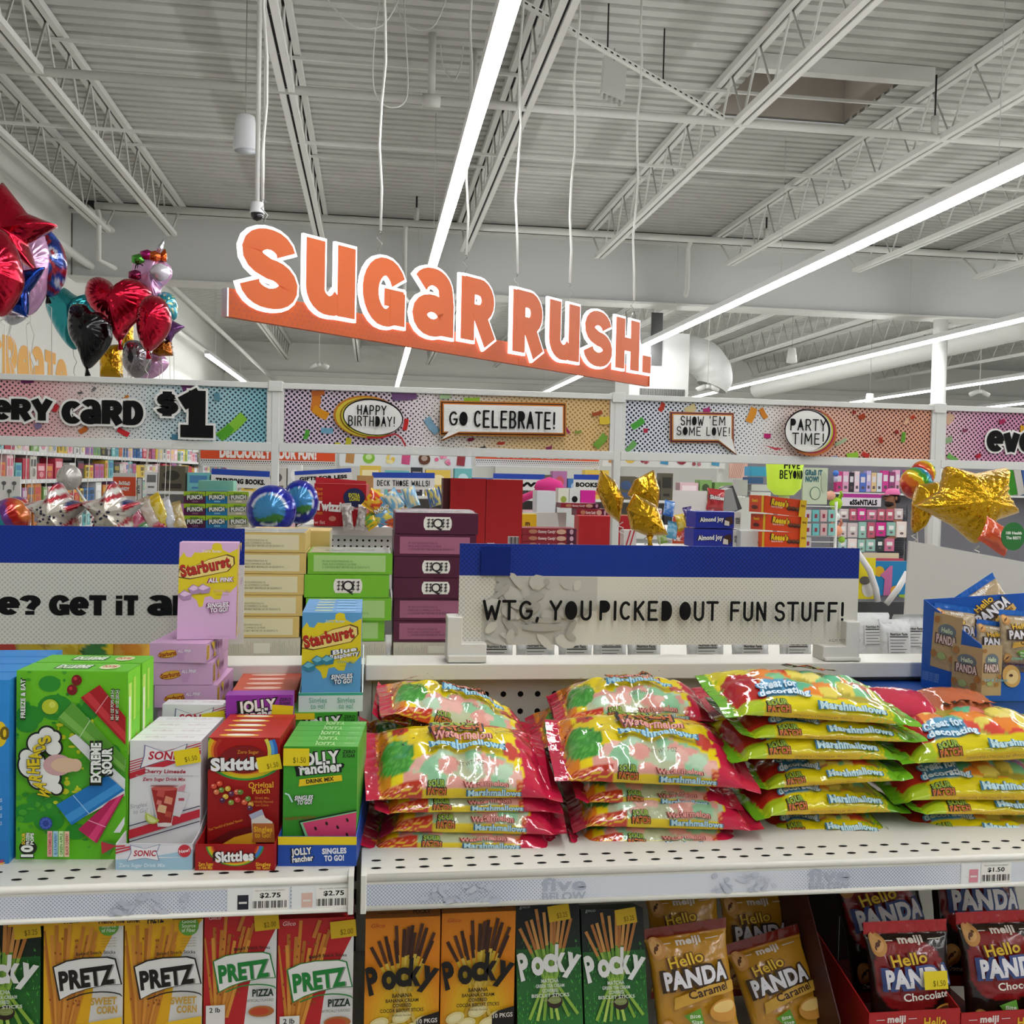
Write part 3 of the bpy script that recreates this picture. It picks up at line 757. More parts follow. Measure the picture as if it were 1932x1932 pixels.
t, f, w, h = board(864, 1616, 1025, 1031, 1217, Yb, 'shelf_sign', 'blue and white sign with black hand lettering about fun stuff',
                   ([(0, .40), (.08, .34), (.2, .0), (.33, 0), (.5, .26), (.62, .30), (.85, .18), (1, .05)], [(0, .38), (.2, .2), (.4, .0), (.6, .38), (1, .40)]))
k = Ink(.0004); bk = matte(BLACK)
gA, gB, gC = matte('#bcbab0'), matte('#a9a79d'), matte('#0c2470')
k.rect(.055*w, .005*h, .27*w, .36*h, gA).rect(.095*w, .36*h, .265*w, .68*h, gA); k.rect(.26*w, .36*h, .333*w, .68*h, gA)
random.seed(9)
for i in range(40):                       # torn-collage face fragment, generic
    x, y = random.uniform(.07, .31)*w, random.uniform(.02, .66)*h
    k.ell(x, y, random.uniform(.004, .02), random.uniform(.003, .012), random.choice([gA, gB, gB, matte('#c9c7bc')]), n=8, rot=random.uniform(-1, 1), inc=.2)
k.up()
k.rect(.05*w, .69*h, .12*w, .97*h, gC)
k.ell(.2*w, .18*h, .03, .006, gB).ell(.21*w, .25*h, .022, .004, gB)
k.up(3)
x = .058*w; hh = .175*h; yb = .265*h
for wd, x0, x1, fl in (('WTG,', .058, .192, ''), ('YOU', .217, .318, 'O'), ('PICKED', .336, .515, 'PD'), ('OUT', .534, .630, 'O'), ('FUN', .660, .752, ''), ('STUFF!', .773, .952, '')):
    thin(k, wd, x0*w, yb, hh, bk, fit=(x1-x0)*w, w=.165, fill=fl)
k.text('A.G.M. PRODUCTION', .955*w, .045*h, .0045, matte('#555550'), 0, w=.05)
k.done('lettering', f, t)
def clip_holder(px0, px1, yt, ys, pstem, side, label):
    a, b = PY(px0, 1248, Yb-.008), PY(px1, 1248, Yb-.008); zt = PY(px0, yt, Yb-.008).z; zs = PY(px0, ys, Yb-.008).z
    sx = PY(pstem, ys, Yb-.008).x
    poly = [(a.x, ZR), (b.x, ZR), (b.x, zs), (sx, zs), (sx, zt), (a.x, zt)] if side < 0 else [(a.x, ZR), (b.x, ZR), (b.x, zt), (sx, zt), (sx, zs), (a.x, zs)]
    fr = Frame((0, Yb-.010, 0), (1, 0, 0), (0, 0, 1), (0, -1, 0))
    o = MB(fr).prism(poly, -.028, .0085, mat('#dcdad2', .3)).build('sign_holder', None, (a.x, Yb, ZR), bevel=.0015)
    zm = (ZR*.62+zs*.38)
    q = MB(fr).box(a.x+.001, b.x-.001, ZR+.001, zs-.016, .009, .016, mat('#dcdad2', .3)).build('front_foot', o, bevel=.0015)
    tag(o, label, 'sign holder', 'white sign holders')
clip_holder(842, 916, 1162, 1212, 871, -1, 'white plastic sign holder clipping the left end of the fun stuff sign')
clip_holder(1546, 1615, 1171, 1217, 1590, 1, 'white plastic sign holder clipping the right end of the fun stuff sign')
t, f, w, h = board(-420, 459, 985, 1014, 1216, Yb+.002, 'shelf_sign', 'blue and white sign with heavy black lettering cut off at the left edge',
                   ([(0, .3), (.4, .36), (.6, .36), (.78, .34), (.92, .16), (1, .05)], [(0, .3), (.5, .2), (.9, .36), (1, .38)]))
k = Ink(.0002)
q = lambda px, py: ((PY(px, py, Yb).x-f.o.x), PY(px, py, Yb).z-f.o.z)
def put(tx, x0, x1, yt, yb_):
    (a, b), (c, d_) = q(x0, yb_), q(x1, yt)
    heavy(k, tx, a, b, d_-b, bk, wd=.26, con=.07, fit=c-a)
put('e?', -6, 76, 1124, 1160); put('GeT', 92, 202, 1124, 1161); put('iT', 217, 262, 1124, 1161); put('aRe', 278, 418, 1124, 1161)
k.done('lettering', f, t)
# blank back of a cardboard display on the right
a, b = PY(1705, 1180, 1.66), PY(1960, 1180, 1.52)
zl = PY(1719, 1021, 1.66).z; zr = PY(1960, 1066, 1.52).z
f = Frame((a.x, a.y, 0), V((b.x-a.x, b.y-a.y, 0)), (0, 0, 1))
o = MB().add([(a.x, a.y, ZT), (b.x, b.y, ZT), (b.x, b.y, zr), (a.x+.012, a.y+.01, zl), (a.x, a.y+.006, ZT), (b.x, b.y+.006, ZT), (b.x, b.y+.006, zr), (a.x+.012, a.y+.016, zl)],
             [(0, 1, 2, 3), (7, 6, 5, 4), (0, 4, 5, 1), (1, 5, 6, 2), (2, 6, 7, 3), (3, 7, 4, 0)], mat('#d2cfc8', .6)).build('display_board', None, (a.x, a.y, ZT))
tag(o, 'blank off-white cardboard panel standing on the shelf top at far right', 'board')
# ================================================================== cartons on the upper shelf
def clamp(x, a=0.0, b=1.0): return max(a, min(b, x))
def mixc(a, b, t):
    a, b = rgb(a), rgb(b); return '#%02x%02x%02x' % tuple(int(255*(x+(y-x)*t)) for x, y in zip(a, b))
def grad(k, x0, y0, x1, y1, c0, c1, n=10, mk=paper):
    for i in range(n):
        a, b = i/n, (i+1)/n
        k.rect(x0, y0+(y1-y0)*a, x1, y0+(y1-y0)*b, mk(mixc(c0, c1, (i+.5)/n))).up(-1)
    k.up()
def face(p0, p1, z, toppx, lean=0.0):
    """frame of an upright front: bottom corners at two pixels on level z, top edge through a pixel"""
    a, b = PZ(*p0, z), PZ(*p1, z); u = (b-a); w = u.length; u = u/w; n = u.cross(V((0, 0, 1)))
    tp = PP(*toppx, a, n); return Frame(a, u, V((0, 0, 1)), n), w, tp.z-a.z
def carton(name, label, cat, f, w, h, d, col, art=None, top=None, side=None, group=None, topcol=None, sidecol=None, rough=.4, bev=.0008):
    m = mat(col, rough, 0, .35); mb = MB(f); mb.box(0, w, 0, h, -d, 0, m)
    if topcol: mb.m[3] = mb.mi(mat(topcol, rough, 0, .35))
    if sidecol: mb.m[3-0] = mb.m[3]; mb.m[3] = mb.m[3]
    o = mb.build(name, None, f.o); tag(o, label, cat, group)
    if art:
        k = Ink(); art(k, h/w); k.done('printed_front', lambda a, b, c: f(clamp(a)*w, clamp(b, 0, h/w)*w, c+.0002), o)
    if top:
        k = Ink(); top(k, d/w); k.done('printed_top', lambda a, b, c: f(a*w, h+c+.0002, -d+b*w), o)
    if side:
        k = Ink(); side(k, d, h); k.done('printed_side', lambda a, b, c: f(w+c+.0002, b, -a), o)
    return o
def sticker(o, f, w, x, y, sw, sh, rot, txt, c='#e8cf16'):
    k = Ink(.0002); ca, sa = cos(rot), sin(rot)
    P = lambda a, b: (x+a*ca-b*sa, y+a*sa+b*ca)
    k.up(4); k.raw([P(0, 0), P(sw, 0), P(sw, sh), P(0, sh)], [(0, 1, 2, 3)], mat(c, .6))
    k.text(txt, *P(sw*.62, sh*.18), sh*.33, matte('#6b5c12'), .0, rot=rot, w=sw*.5)
    q = k.done('price_sticker', lambda a, b, c_: f(a*w, b*w, c_+.0015), o); q['label'] = 'yellow price sticker'; return q
def row(o, n, step, labels, d):
    """n more copies standing behind the first"""
    out = []
    for i in range(n): out.append(dup(o, o.location + step*(i+1), label=labels[i])); 
    return out
R_ = '#c22a3a'
def art_sonic(k, H):
    T = lambda y: H-y
    for i in range(5): k.raw([(0, T(.30+.045*i*.8)), (0, T(.315+.045*i*.8)), (1, T(-.0+.045*i*.8)), (1, T(-.015+.045*i*.8))], [(0, 1, 2, 3)], paper(R_), .1)
    k.raw([(0, T(.47)), (0, T(.56)), (1, T(.19)), (1, T(.13))], [(0, 1, 2, 3)], paper(R_)); k.up()
    k.rect(.22, T(.50), 1, T(.38), paper('#e4e2e4'))
    bow = [(.22, T(.07)), (.5, T(.17)), (.80, T(.05)), (.76, T(.18)), (.84, T(.32)), (.5, T(.27)), (.16, T(.39)), (.21, T(.22))]
    k.poly([((x-.5)*1.05+.5, (y-T(.21))*1.08+T(.21)) for x, y in bow], paper('#4d5a86')).poly(bow, paper('#eceaec'))
    k.text('SONIC', .51, T(.265), .115, paper('#b81c33'), .03, shear=.18, w=.50)
    k.text('Cherry Limeade', .49, T(.465), .055, paper('#a3243a'), .03, shear=.12, w=.60)
    k.text('Naturally and Artificially Flavored, Low Calorie', .49, T(.515), .03, paper('#b9b6bb'), .0, shear=.12, w=.8)
    k.text('Zero Sugar Drink Mix', .49, T(.575), .047, paper('#a3243a'), .03, shear=.12, w=.60)
    k.raw([(0, T(1.24)), (0, T(1.225)), (1, T(.93)), (1, T(.945))], [(0, 1, 2, 3)], paper('#3c3f57'))
    k.raw([(0, T(1.42)), (0, T(1.29)), (1, T(.98)), (1, T(1.10))], [(0, 1, 2, 3)], paper(R_))
    k.raw([(0, T(1.47)), (0, T(1.455)), (1, T(1.15)), (1, T(1.165))], [(0, 1, 2, 3)], paper('#3c3f57'))
    k.poly([(.61, T(.80)), (.70, T(.72)), (.86, T(.76)), (.72, T(1.10)), (.57, T(1.05))], paper('#d8d4d6')); k.poly([(.70, T(.66)), (.80, T(.62)), (.78, T(.72)), (.68, T(.72))], paper('#cf8f98'))
    k.rect(.70, T(.86), .78, T(.82), paper('#b54a57'))
    k.poly([(.30, T(.62)), (.70, T(.62)), (.60, T(1.24)), (.41, T(1.24))], paper('#d9cfd2'))
    k.poly([(.315, T(.68)), (.685, T(.68)), (.60, T(1.18)), (.42, T(1.18))], paper('#a02a26')); k.ell(.5, T(.68), .185, .035, paper('#c4584f'))
    for x, y, r, c in ((.45, .75, .06, '#bf5146'), (.56, .85, .065, '#d78b6f'), (.47, .97, .07, '#ddb489'), (.56, 1.05, .05, '#b74a3a'), (.43, .88, .04, '#d4776a')): k.raw([(x-r, T(y+r*.6)), (x+r*.7, T(y+r)), (x+r, T(y-r*.5)), (x-r*.6, T(y-r))], [(0, 1, 2, 3)], paper(c))
    k.ell(.5, T(.64), .2, .012, paper('#8d4a4c')); k.ell(.52, T(1.2), .1, .03, paper('#e7dcd8'))
    k.poly([(.24, T(1.02))]+[(x, y) for x, y in arc(.345, T(1.08), .11, .11, 140, 330, 10)], paper('#b6c24a')); k.poly([(.26, T(1.05))]+arc(.345, T(1.09), .08, .08, 150, 320, 8), paper('#dbe39a'))
    k.text('Singles', .14, T(.95), .06, paper('#9a99a8'), 0, rot=.15, shear=.3, w=.24); k.text('to Go!', .17, T(1.03), .06, paper('#9a99a8'), 0, rot=.15, shear=.3, w=.2)
def art_sonictray(k, H):
    k.rect(0, H*.0, 1, H*.52, paper('#9fc3d6')); k.raw([(0, H*.4), (0, H*.52), (.35, H*.9), (.9, H), (1, H*.9), (1, H*.5)], [(0, 1, 2, 3, 4, 5)], paper('#e4e2e6'), 1)
    k.raw([(.45, H*.5), (1, H*.8), (1, H*.5)], [(0, 1, 2)], paper('#9fc3d6'))
    for i in range(3): k.raw([(0, H*(.62+.13*i)), (0, H*(.68+.13*i)), (.27-.07*i, H*(.9+.03*i)), (.26-.07*i, H*(.84+.03*i))], [(0, 1, 2, 3)], paper(R_), .2)
    k.up(); bow = [(.20, H*.95), (.38, H*.82), (.57, H*.98), (.53, H*.68), (.56, H*.38), (.38, H*.48), (.16, H*.36), (.21, H*.68)]
    k.poly([((x-.38)*1.07+.38, (y-H*.67)*1.1+H*.67) for x, y in bow], paper('#7d86a8')).poly(bow, paper('#e9e7ea'))
    k.text('SONIC', .38, H*.55, H*.22, paper('#b0273a'), .03, shear=.15, w=.29); k.ell(.9, H*.75, .085, .085, paper('#c12f3c')).text('New!', .9, H*.69, .045, paper('#f0e8e8'), .02, rot=.2)
    k.text('Zero Sugar Drink Mix', .35, H*.13, .05, paper('#d7e6ee'), .03, shear=.12, w=.6)
RB = ['#2f8f3a', '#c8c31f', '#e3b51c', '#e0761d', '#b5351c']
def art_skit(k, H):
    T = lambda y: H-y
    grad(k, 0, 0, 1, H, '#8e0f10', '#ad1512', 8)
    for i, c in enumerate(RB): k.stroke([(x, y) for x, y in arc(.52, T(.18), .56-.035*i, .40-.03*i, 118, 350, 26) if 0 <= x <= 1 and 0 <= y <= H-.002], .05, paper(c))
    for i, c in enumerate(['#2b6fc0', '#59a0d8', '#d8d24a']): k.stroke([(x, y) for x, y in arc(.45, T(.2), .50-.045*i, .45-.03*i, -8, 46, 10) if x < .99 and y < H-.002], .05, paper(c))
    k.ell(.5, T(.3), .33, .2, paper('#7e0d0e'))
    k.text('Zero Sugar', .56, T(.215), .05, paper('#e0a12a'), .0, w=.3); k.text('Skittles', .48, T(.44), .17, paper('#f0efee'), .055, rot=.04, w=.86, outline=(paper('#2a0a0a'), .05))
    random.seed(2)
    for x, y, c in ((.09, .68, '#d5513b'), (.17, .64, '#d9502e'), (.13, .76, '#dd7a4a'), (.2, .73, '#6a8b35'), (.29, .71, '#d7b13a'), (.34, .78, '#5a2b4d'), (.26, .82, '#d9b43a'), (.22, .87, '#4c2549'), (.34, .9, '#7e9a3b'), (.42, .75, '#d86a4a'), (.47, .75, '#5f7f2e'), (.43, .86, '#cf3f3f'), (.53, .89, '#d8603a'), (.58, .84, '#5f8a34'), (.62, .92, '#d9a63a'), (.61, .97, '#57294a')):
        k.ell(x, T(y), .04, .038, paper(c)); k.ell(x-.01, T(y-.012), .014, .01, paper(mixc(c, '#ffffff', .5)))
    k.text('Original', .76, T(.68), .085, paper('#e0a92a'), .02, w=.35, rot=.04); k.text('Punch', .76, T(.76), .085, paper('#e0a92a'), .02, w=.25, rot=.04)
    for i, s in enumerate(('Drink Mix', 'Artificially Flavored', 'Low Calorie')): k.text(s, .78, T(.84+.05*i), .033, paper('#c97a2a'), .01, w=(.2, .3, .18)[i])
    k.poly([(.05, T(1.45)), (.35, T(1.29)), (.70, T(1.22)), (.70, T(1.45))], paper('#5e0a0a')); k.poly([(.2, T(1.5)), (.4, T(1.38)), (.70, T(1.3)), (.70, T(1.5))], paper('#dba023'))
    k.text('That "handful of Skittles" flavour', .28, T(1.22), .035, paper('#d6932a'), .01, rot=.30, w=.5)
    k.poly([(.63, T(1.09)), (.79, T(1.02)), (.83, T(1.1)), (.93, T(1.16)), (.97, T(1.45)), (.66, T(1.45)), (.64, T(1.2))], paper('#d7d2cb')); k.poly([(.60, T(1.06)), (.78, T(.98)), (.81, T(1.05)), (.64, T(1.13))], paper('#a7adc0'))
    k.poly([(.65, T(1.18)), (.95, T(1.18)), (.97, T(1.45)), (.66, T(1.45))], paper('#b86a2e')); k.text('Singles', .80, T(1.30), .075, paper('#e7b92d'), .03, w=.26); k.text('to Go!', .80, T(1.38), .075, paper('#e7b92d'), .03, w=.22)
def art_skittray(k, H):
    k.rect(0, 0, 1, H, paper('#9c1113'))
    for i, c in enumerate(RB): k.stroke([(x, y) for x, y in arc(.5, H*1.05, .36-.02*i, H*.85-.012*i, 180, 360, 20) if y < H], .022, paper(c))
    k.stroke([(x, y) for x, y in arc(.5, H*1.05, .33, H*.8, 320, 358, 8) if y < H], .04, paper('#3d77c2'))
    k.text('Skittles', .5, H*.38, .125, paper('#efeeec'), .05, rot=.05, w=.48, outline=(paper('#2a0a0a'), .05))
    for x, a, b in ((.14, 'Zero Sugar', 'Drink Mix'), (.86, 'Singles', 'to Go!')): k.text(a, x, H*.2, .045, paper('#e0a92a'), .03, w=.19); k.text(b, x, H*.07, .045, paper('#e0a92a'), .03, w=.17)
def art_jr(bg, dk):
    def f(k, H):
        T = lambda y: H-y
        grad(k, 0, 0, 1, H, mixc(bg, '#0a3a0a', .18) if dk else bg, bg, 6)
        for i, s in enumerate(('ZERO', 'SUGAR')): k.text(s, .88, T(.09+.055*i), .045, paper('#12230f'), .03, shear=.2, w=.17)
        ol = (paper('#0f150e'), .075)
        k.text('JOLLY', .49, T(.235), .16, paper('#efeeea'), .05, rot=.1, w=.54, outline=ol); k.text('rancher', .51, T(.355), .135, paper('#efeeea'), .045, rot=.1, w=.58, outline=ol)
        if dk:
            k.raw([(.21, T(.55)), (.22, T(.45)), (.79, T(.385)), (.80, T(.465))], [(0, 1, 2, 3)], paper('#e4c31a')); k.text('DRINK MIX', .5, T(.485), .055, paper('#16140a'), .04, rot=.12, w=.38)
            k.text('SINGLES', .28, T(.73), .06, paper('#eef0ee'), .04, rot=.05, shear=.2, w=.25, outline=(paper('#16361b'), .05)); k.text('TO GO!', .29, T(.79), .06, paper('#eef0ee'), .04, rot=.05, shear=.2, w=.2, outline=(paper('#16361b'), .05))
            k.stroke([(.03, T(.64)), (.08, T(.66)), (.13, T(.76))], .02, paper('#c9dfe6'))
            k.text('watermelon', .24, T(1.0), .06, paper('#7d5a1f'), .02, rot=.06, w=.42)
            # a plain slice of watermelon
            k.poly([(.22, T(1.02)), (1, T(.86)), (1, T(1.38)), (.42, T(1.38)), (.3, T(1.27))], paper('#123019')); k.poly([(.24, T(1.04)), (1, T(.88)), (1, T(1.38)), (.45, T(1.38)), (.33, T(1.27))], paper('#7fc48c'))
            k.poly([(.275, T(1.045)), (1, T(.895)), (1, T(1.37)), (.47, T(1.37)), (.36, T(1.25))], paper('#d5456f'))
            for x, y in ((.45, 1.12), (.6, 1.05), (.75, 1.1), (.88, 1.0), (.55, 1.24), (.72, 1.25), (.88, 1.2)): k.ell(x, T(y), .016, .028, paper('#2a1210'), rot=.4)
    return f
def art_jrtray(k, H):
    k.rect(0, 0, 1, H*.72, paper('#1d4aa3')); k.rect(0, H*.72, 1, H, paper('#e6c91c'))
    ol = (paper('#0a1430'), .07); k.text('JOLLY', .31, H*.4, .085, paper('#eceae6'), .05, rot=.1, w=.25, outline=ol); k.text('rancher', .32, H*.17, .075, paper('#eceae6'), .045, rot=.1, w=.27, outline=ol)
    k.text('SINGLES', .72, H*.44, .07, paper('#e8ebf2'), .05, rot=.04, w=.31); k.text('TO GO!', .72, H*.2, .07, paper('#e8ebf2'), .05, rot=.04, w=.25)
def art_star(bg, sp, cand, l1, hide):
    def f(k, H):
        T = lambda y: H-y
        k.rect(0, 0, 1, H, paper(bg))
        pts = [(0, T(.28)), (.08, T(.17)), (.12, T(.25)), (.2, T(.26)), (.26, T(.17)), (.36, T(.18)), (.45, T(.13)), (.55, T(.12)), (.56, T(.03)), (.62, T(.0)), (.71, T(.02)), (.73, T(.12)), (.85, T(.18)), (1, T(.1)), (1, T(.75)), (.88, T(.88)), (.76, T(.86)), (.72, T(1.0)), (.62, T(1.0)), (.55, T(.94)), (.45, T(.96)), (.42, T(1.12)), (.36, T(1.14)), (.32, T(1.02)), (.2, T(.92)), (.1, T(.98)), (0, T(.9))]
        k.poly(pts, paper(sp))
        k.text('Zero Sugar', .55, T(.17), .045, paper(mixc(bg, '#ffffff', .5)), .02, w=.34)
        cap = [(.02, T(.46)), (.0, T(.60)), (.2, T(.63)), (.5, T(.57)), (.82, T(.50)), (.93, T(.38)), (.92, T(.26)), (.8, T(.22)), (.5, T(.30)), (.3, T(.40))]
        k.poly([((x-.47)*1.05+.47, (y-T(.43))*1.09+T(.43)) for x, y in cap], paper('#5c3a10')).poly(cap, paper('#e9cf7a'))
        k.text('Starburst', .47, T(.51), .20, paper('#6e1712'), .06, rot=.22, w=.86).text('Starburst', .465, T(.505), .20, paper('#b3261b'), .03, rot=.22, w=.85)
        for i, s in enumerate(l1): k.text(s, .72, T(.69+.075*i), .075, paper('#f1eef0'), .03, rot=.06 if len(l1) == 1 else .18, shear=.1, w=.42 if len(s) < 9 else .5, outline=(paper('#8c2b6b' if bg[1] == 'd' else '#20365c'), .05))
        k.text('DRINK MIX', .75, T(.87), .045, paper(mixc(sp, bg, .6)), .01, w=.3); k.text('ARTIFICIAL FLAVOR', .75, T(.93), .025, paper(mixc(sp, '#555522', .5)), .0, w=.22)
        for x, y in ((.12, .93), (.27, .83), (.43, .82)):
            k.poly([(x-.11, T(y-.02)), (x-.02, T(y-.10)), (x+.12, T(y-.03)), (x+.1, T(y+.06)), (x-.03, T(y+.08))], paper(mixc(cand, '#303040', .25))).poly([(x-.09, T(y-.02)), (x-.01, T(y-.08)), (x+.1, T(y-.03)), (x-.01, T(y+.02))], paper(mixc(cand, '#ffffff', .3)))
        ol = (paper('#7d2a62' if bg[1] == 'd' else '#2b3d66'), .06)
        k.text('SINGLES', .68, T(1.13), .075, paper('#f2f0f2'), .035, rot=.07, shear=.15, w=.36, outline=ol); k.text('TO GO!', .70, T(1.215), .075, paper('#f2f0f2'), .035, rot=.07, shear=.15, w=.30, outline=ol)
        if not hide: k.text('6 STICKS - NET WT 0.48 OZ (13.5g)', .72, T(H-.04), .025, paper(mixc(bg, '#805070', .4)), 0, w=.38)
    return f
def end_star(k, H):
    k.ell(.33, H*.45, .18, .07, paper('#a2661a'), rot=.17).ell(.33, H*.46, .17, .062, paper('#e0a93a'), rot=.17).text('Starburst', .33, H*.36, .075, paper('#8d1f14'), .03, rot=.17, w=.30)
    k.raw([(.46, H*.7), (.66, H*.7), (.6, H*.12), (.52, H*.12)], [(0, 1, 2, 3)], paper('#c99ac4')); k.text('ALL PINK', .62, H*.55, .055, paper('#f0eaf0'), .03, rot=.03, shear=.2, w=.24, outline=(paper('#b070a8'), .03))
def side_star(k, d, H):
    k.rect(.002, .003, .014, H-.003, paper('#dfbd35')).text('Starburst', .008, H*.15, .006, paper('#9a2a1a'), .02, rot=1.4, align='l', w=H*.7)
    for i in range(3): k.ell(.05+.012*i, H*.55, .0035, .005, paper('#a06a94'))
    k.raw([(.03, .002), (.04, .01), (.045, .002)], [(0, 1, 2)], paper('#dfbd35')); k.raw([(.02, H-.002), (.035, H-.014), (.04, H-.002)], [(0, 1, 2)], paper('#dfbd35'))
# --- warm green freezer-pop box
def art_war(k, H):
    T = lambda y: H-y
    grad(k, 0, 0, 1, H, '#5fb81c', '#6fc421', 6)
    g1, g2, yl = paper('#2c8f2a'), paper('#4aa528'), paper('#c7cf25')
    random.seed(11)
    for cx, cy, r in ((.12, .42, .13), (.35, .34, .16), (.62, .38, .12), (.3, .12, .1), (.1, .5, .1), (.1, 1.33, .12), (.3, 1.4, .14), (.35, 1.25, .1), (.55, 1.5, .1), (.18, 1.2, .08), (.85, .75, .1)):
        k.ell(cx, T(cy), r, r*.75, g1, inc=.2)
        for i in range(6): k.ell(cx+random.uniform(-.2, .2), T(cy+random.uniform(-.15, .15)), random.uniform(.01, .04), random.uniform(.01, .03), random.choice([g1, g2]), n=8, inc=.1)
    k.ell(.75, T(1.0), .35, .22, g2)
    for i in range(30): k.ell(random.uniform(.35, .85), T(random.uniform(.45, 1.25)), random.uniform(.008, .035), random.uniform(.008, .03), yl, n=8, inc=.05)
    k.up()
    k.ell(.31, T(.33), .075, .07, paper('#b7c92c')).ell(.33, T(.31), .03, .03, paper('#d3dd5a'))
    for x, y in ((.55, .08), (.51, .17)): k.ell(x, T(y), .047, .05, paper('#7a1018')).ell(x-.012, T(y-.015), .016, .016, paper('#c93a44'))
    def pop(pts, c, hi):
        k.poly(pts, paper(c)); (x0, y0), (x1, y1), (x2, y2), (x3, y3) = pts[:4]
        m = lambda a, b, t: (a[0]+(b[0]-a[0])*t, a[1]+(b[1]-a[1])*t)
        k.poly([m(pts[0], pts[1], .12), m(pts[0], pts[1], .45), m(pts[3], pts[2], .45), m(pts[3], pts[2], .12)], paper(hi))
        k.stroke([m(pts[0], pts[3], .33), m(pts[1], pts[2], .33)], .008, paper(mixc(hi, '#ffffff', .5)))
    k.poly([(.58, T(.47)), (.65, T(.42)), (1, T(.82)), (1, T(.9))], paper('#dfe3e0')).poly([(.48, T(.62)), (.55, T(.58)), (1, T(1.0)), (1, T(1.08)), (.9, T(1.06))], paper('#dfe3e0'))
    pop([(.59, T(.24)), (.76, T(.12)), (1, T(.42)), (1, T(.68))], '#a81820', '#c9363a')
    pop([(.38, T(.44)), (.52, T(.28)), (1, T(.80)), (1, T(.95))], '#5d9e35', '#79b64c')
    k.poly([(.52, T(1.35)), (.60, T(1.37)), (1, T(1.15)), (1, T(1.05))], paper('#dfe3e0')); k.poly([(.9, T(1.5)), (.96, T(1.5)), (1, T(1.42)), (1, T(1.35))], paper('#dfe3e0'))
    pop([(.52, T(1.43)), (.38, T(1.24)), (.84, T(.96)), (1, T(1.10))], '#1c72b8', '#3b8fd0')
    pop([(.75, T(1.60)), (.58, T(1.47)), (.86, T(1.2)), (1, T(1.13))], '#b01a52', '#d23a70')
    k.raw([(.8, T(1.65)), (.8, T(1.57)), (.92, T(1.60)), (.86, T(1.71))], [(0, 1, 2, 3)], paper('#3c8a35')); k.poly([(.79, T(1.58)), (.93, T(1.62)), (.8, T(1.7))], paper('#bf3440'))
    k.ell(.29, T(1.41), .06, .06, paper('#2a3f8f'))
    for i in range(9): k.ell(.29+.04*cos(i*.7), T(1.41)+.04*sin(i*.7), .014, .014, paper('#4560b8'), n=8, inc=.1)
    k.up(); R90 = pi/2; ol = (paper('#1c3316'), .05)
    k.text('FREEZE & EAT', .10, T(.25), .04, paper('#edf0e6'), .035, rot=R90, w=.36, outline=ol)
    k.text('10-1 OZ POPS (28.3g)', .90, T(.30), .028, paper('#e4ead8'), .02, rot=R90, w=.28, outline=ol); k.text('NET WT 10 OZ (283.5g)', .945, T(.30), .028, paper('#e4ead8'), .02, rot=R90, w=.28, outline=ol)
    # mushroom cloud lettering
    cl = paper('#e9ebe4'); bl = paper('#111a0e')
    cs = [(.17, .86, .12), (.12, .78, .06), (.22, .66, .09), (.3, .58, .07), (.24, .98, .1), (.31, 1.05, .07), (.36, .70, .07), (.34, .98, .08), (.37, .60, .05), (.39, 1.08, .05)]
    for x, y, r in cs: k.ell(x, T(y), r+.018, r+.018, bl, inc=.1)
    k.up()
    for x, y, r in cs: k.ell(x, T(y), r, r, cl, inc=.1)
    k.up(); k.ell(.40, T(.86), .13, .1, paper('#caa0a0')).ell(.47, T(.86), .13, .07, paper('#d8b898')).ell(.56, T(.86), .06, .06, paper('#d8b898'))
    for i, ch in enumerate('WARHEADS'):
        y = 1.135-.076*i; q_ = (i-3.5)/3.5
        k.text(ch, .335-.10*(1-q_*q_), T(y), .105, paper('#d9c01d'), .045, rot=pi/2+q_*.42, w=.085 if ch == 'W' else .066, outline=(bl, .035))
    k.text('EXTREME', .795, T(.83), .085, paper('#eef1ea'), .055, rot=R90, w=.37, outline=(bl, .09)); k.text('SOUR', .895, T(.81), .085, paper('#eef1ea'), .055, rot=R90, w=.24, outline=(bl, .09))
    k.ell(.15, T(1.62), .08, .07, bl); k.text('10', .19, T(1.66), .10, paper('#eef1ea'), .055, rot=R90, w=.13, outline=(bl, .05))
    for i, s in enumerate(('SOUR', 'FROZEN', 'POPS')): k.text(s, .125+.04*i, T(1.535), .03, paper('#e0c63a' if i == 0 else '#eef1ea'), .04, rot=R90, w=.11, outline=(bl, .04))
    for i, (s, c, tc) in enumerate((('WATERMELON', '#e7a7a0', '#b54450'), ('BLUE RASPBERRY', '#a9d3e6', '#2f6fa8'), ('GREEN APPLE', '#d3e6b0', '#4a8a2a'), ('BLACK CHERRY', '#e8c5a8', '#a33a30'))):
        x = .35+.052*i; k.rect(x-.022, T(1.70), x+.022, T(1.46), paper(c)); k.text(s, x+.014, T(1.58), .026, paper(tc), .02, rot=R90, w=.2)
def top_war(k, D):
    for j in range(1):
        k.text('EXTREME', .45, D*.3, D*.4, paper('#e3ecd8'), .05, w=.3, outline=(paper('#1c5a1a'), .06)); k.ell(.78, D*.5, .09, D*.3, paper('#cfd8a8')); k.text('SOUR', .78, D*.35, D*.25, paper('#c03a3a'), .03, w=.13)
def side_war(k, d, H):
    grad(k, .001, .001, d-.001, H-.001, '#5fb31f', '#78cf2a', 4); k.rect(.004, H*.55, .014, H*.93, paper('#bcdc6a')).rect(.020, H*.72, .028, H*.95, paper('#a8d84f'))
    k.rect(.004, H*.62, .010, H*.86, paper('#e4ecd4')); k.poly([(.004, H*.45), (.016, H*.62), (.01, H*.4)], paper('#cf4a50')).poly([(.02, H*.5), (.03, H*.66), (.03, H*.48)], paper('#cf5a58'))
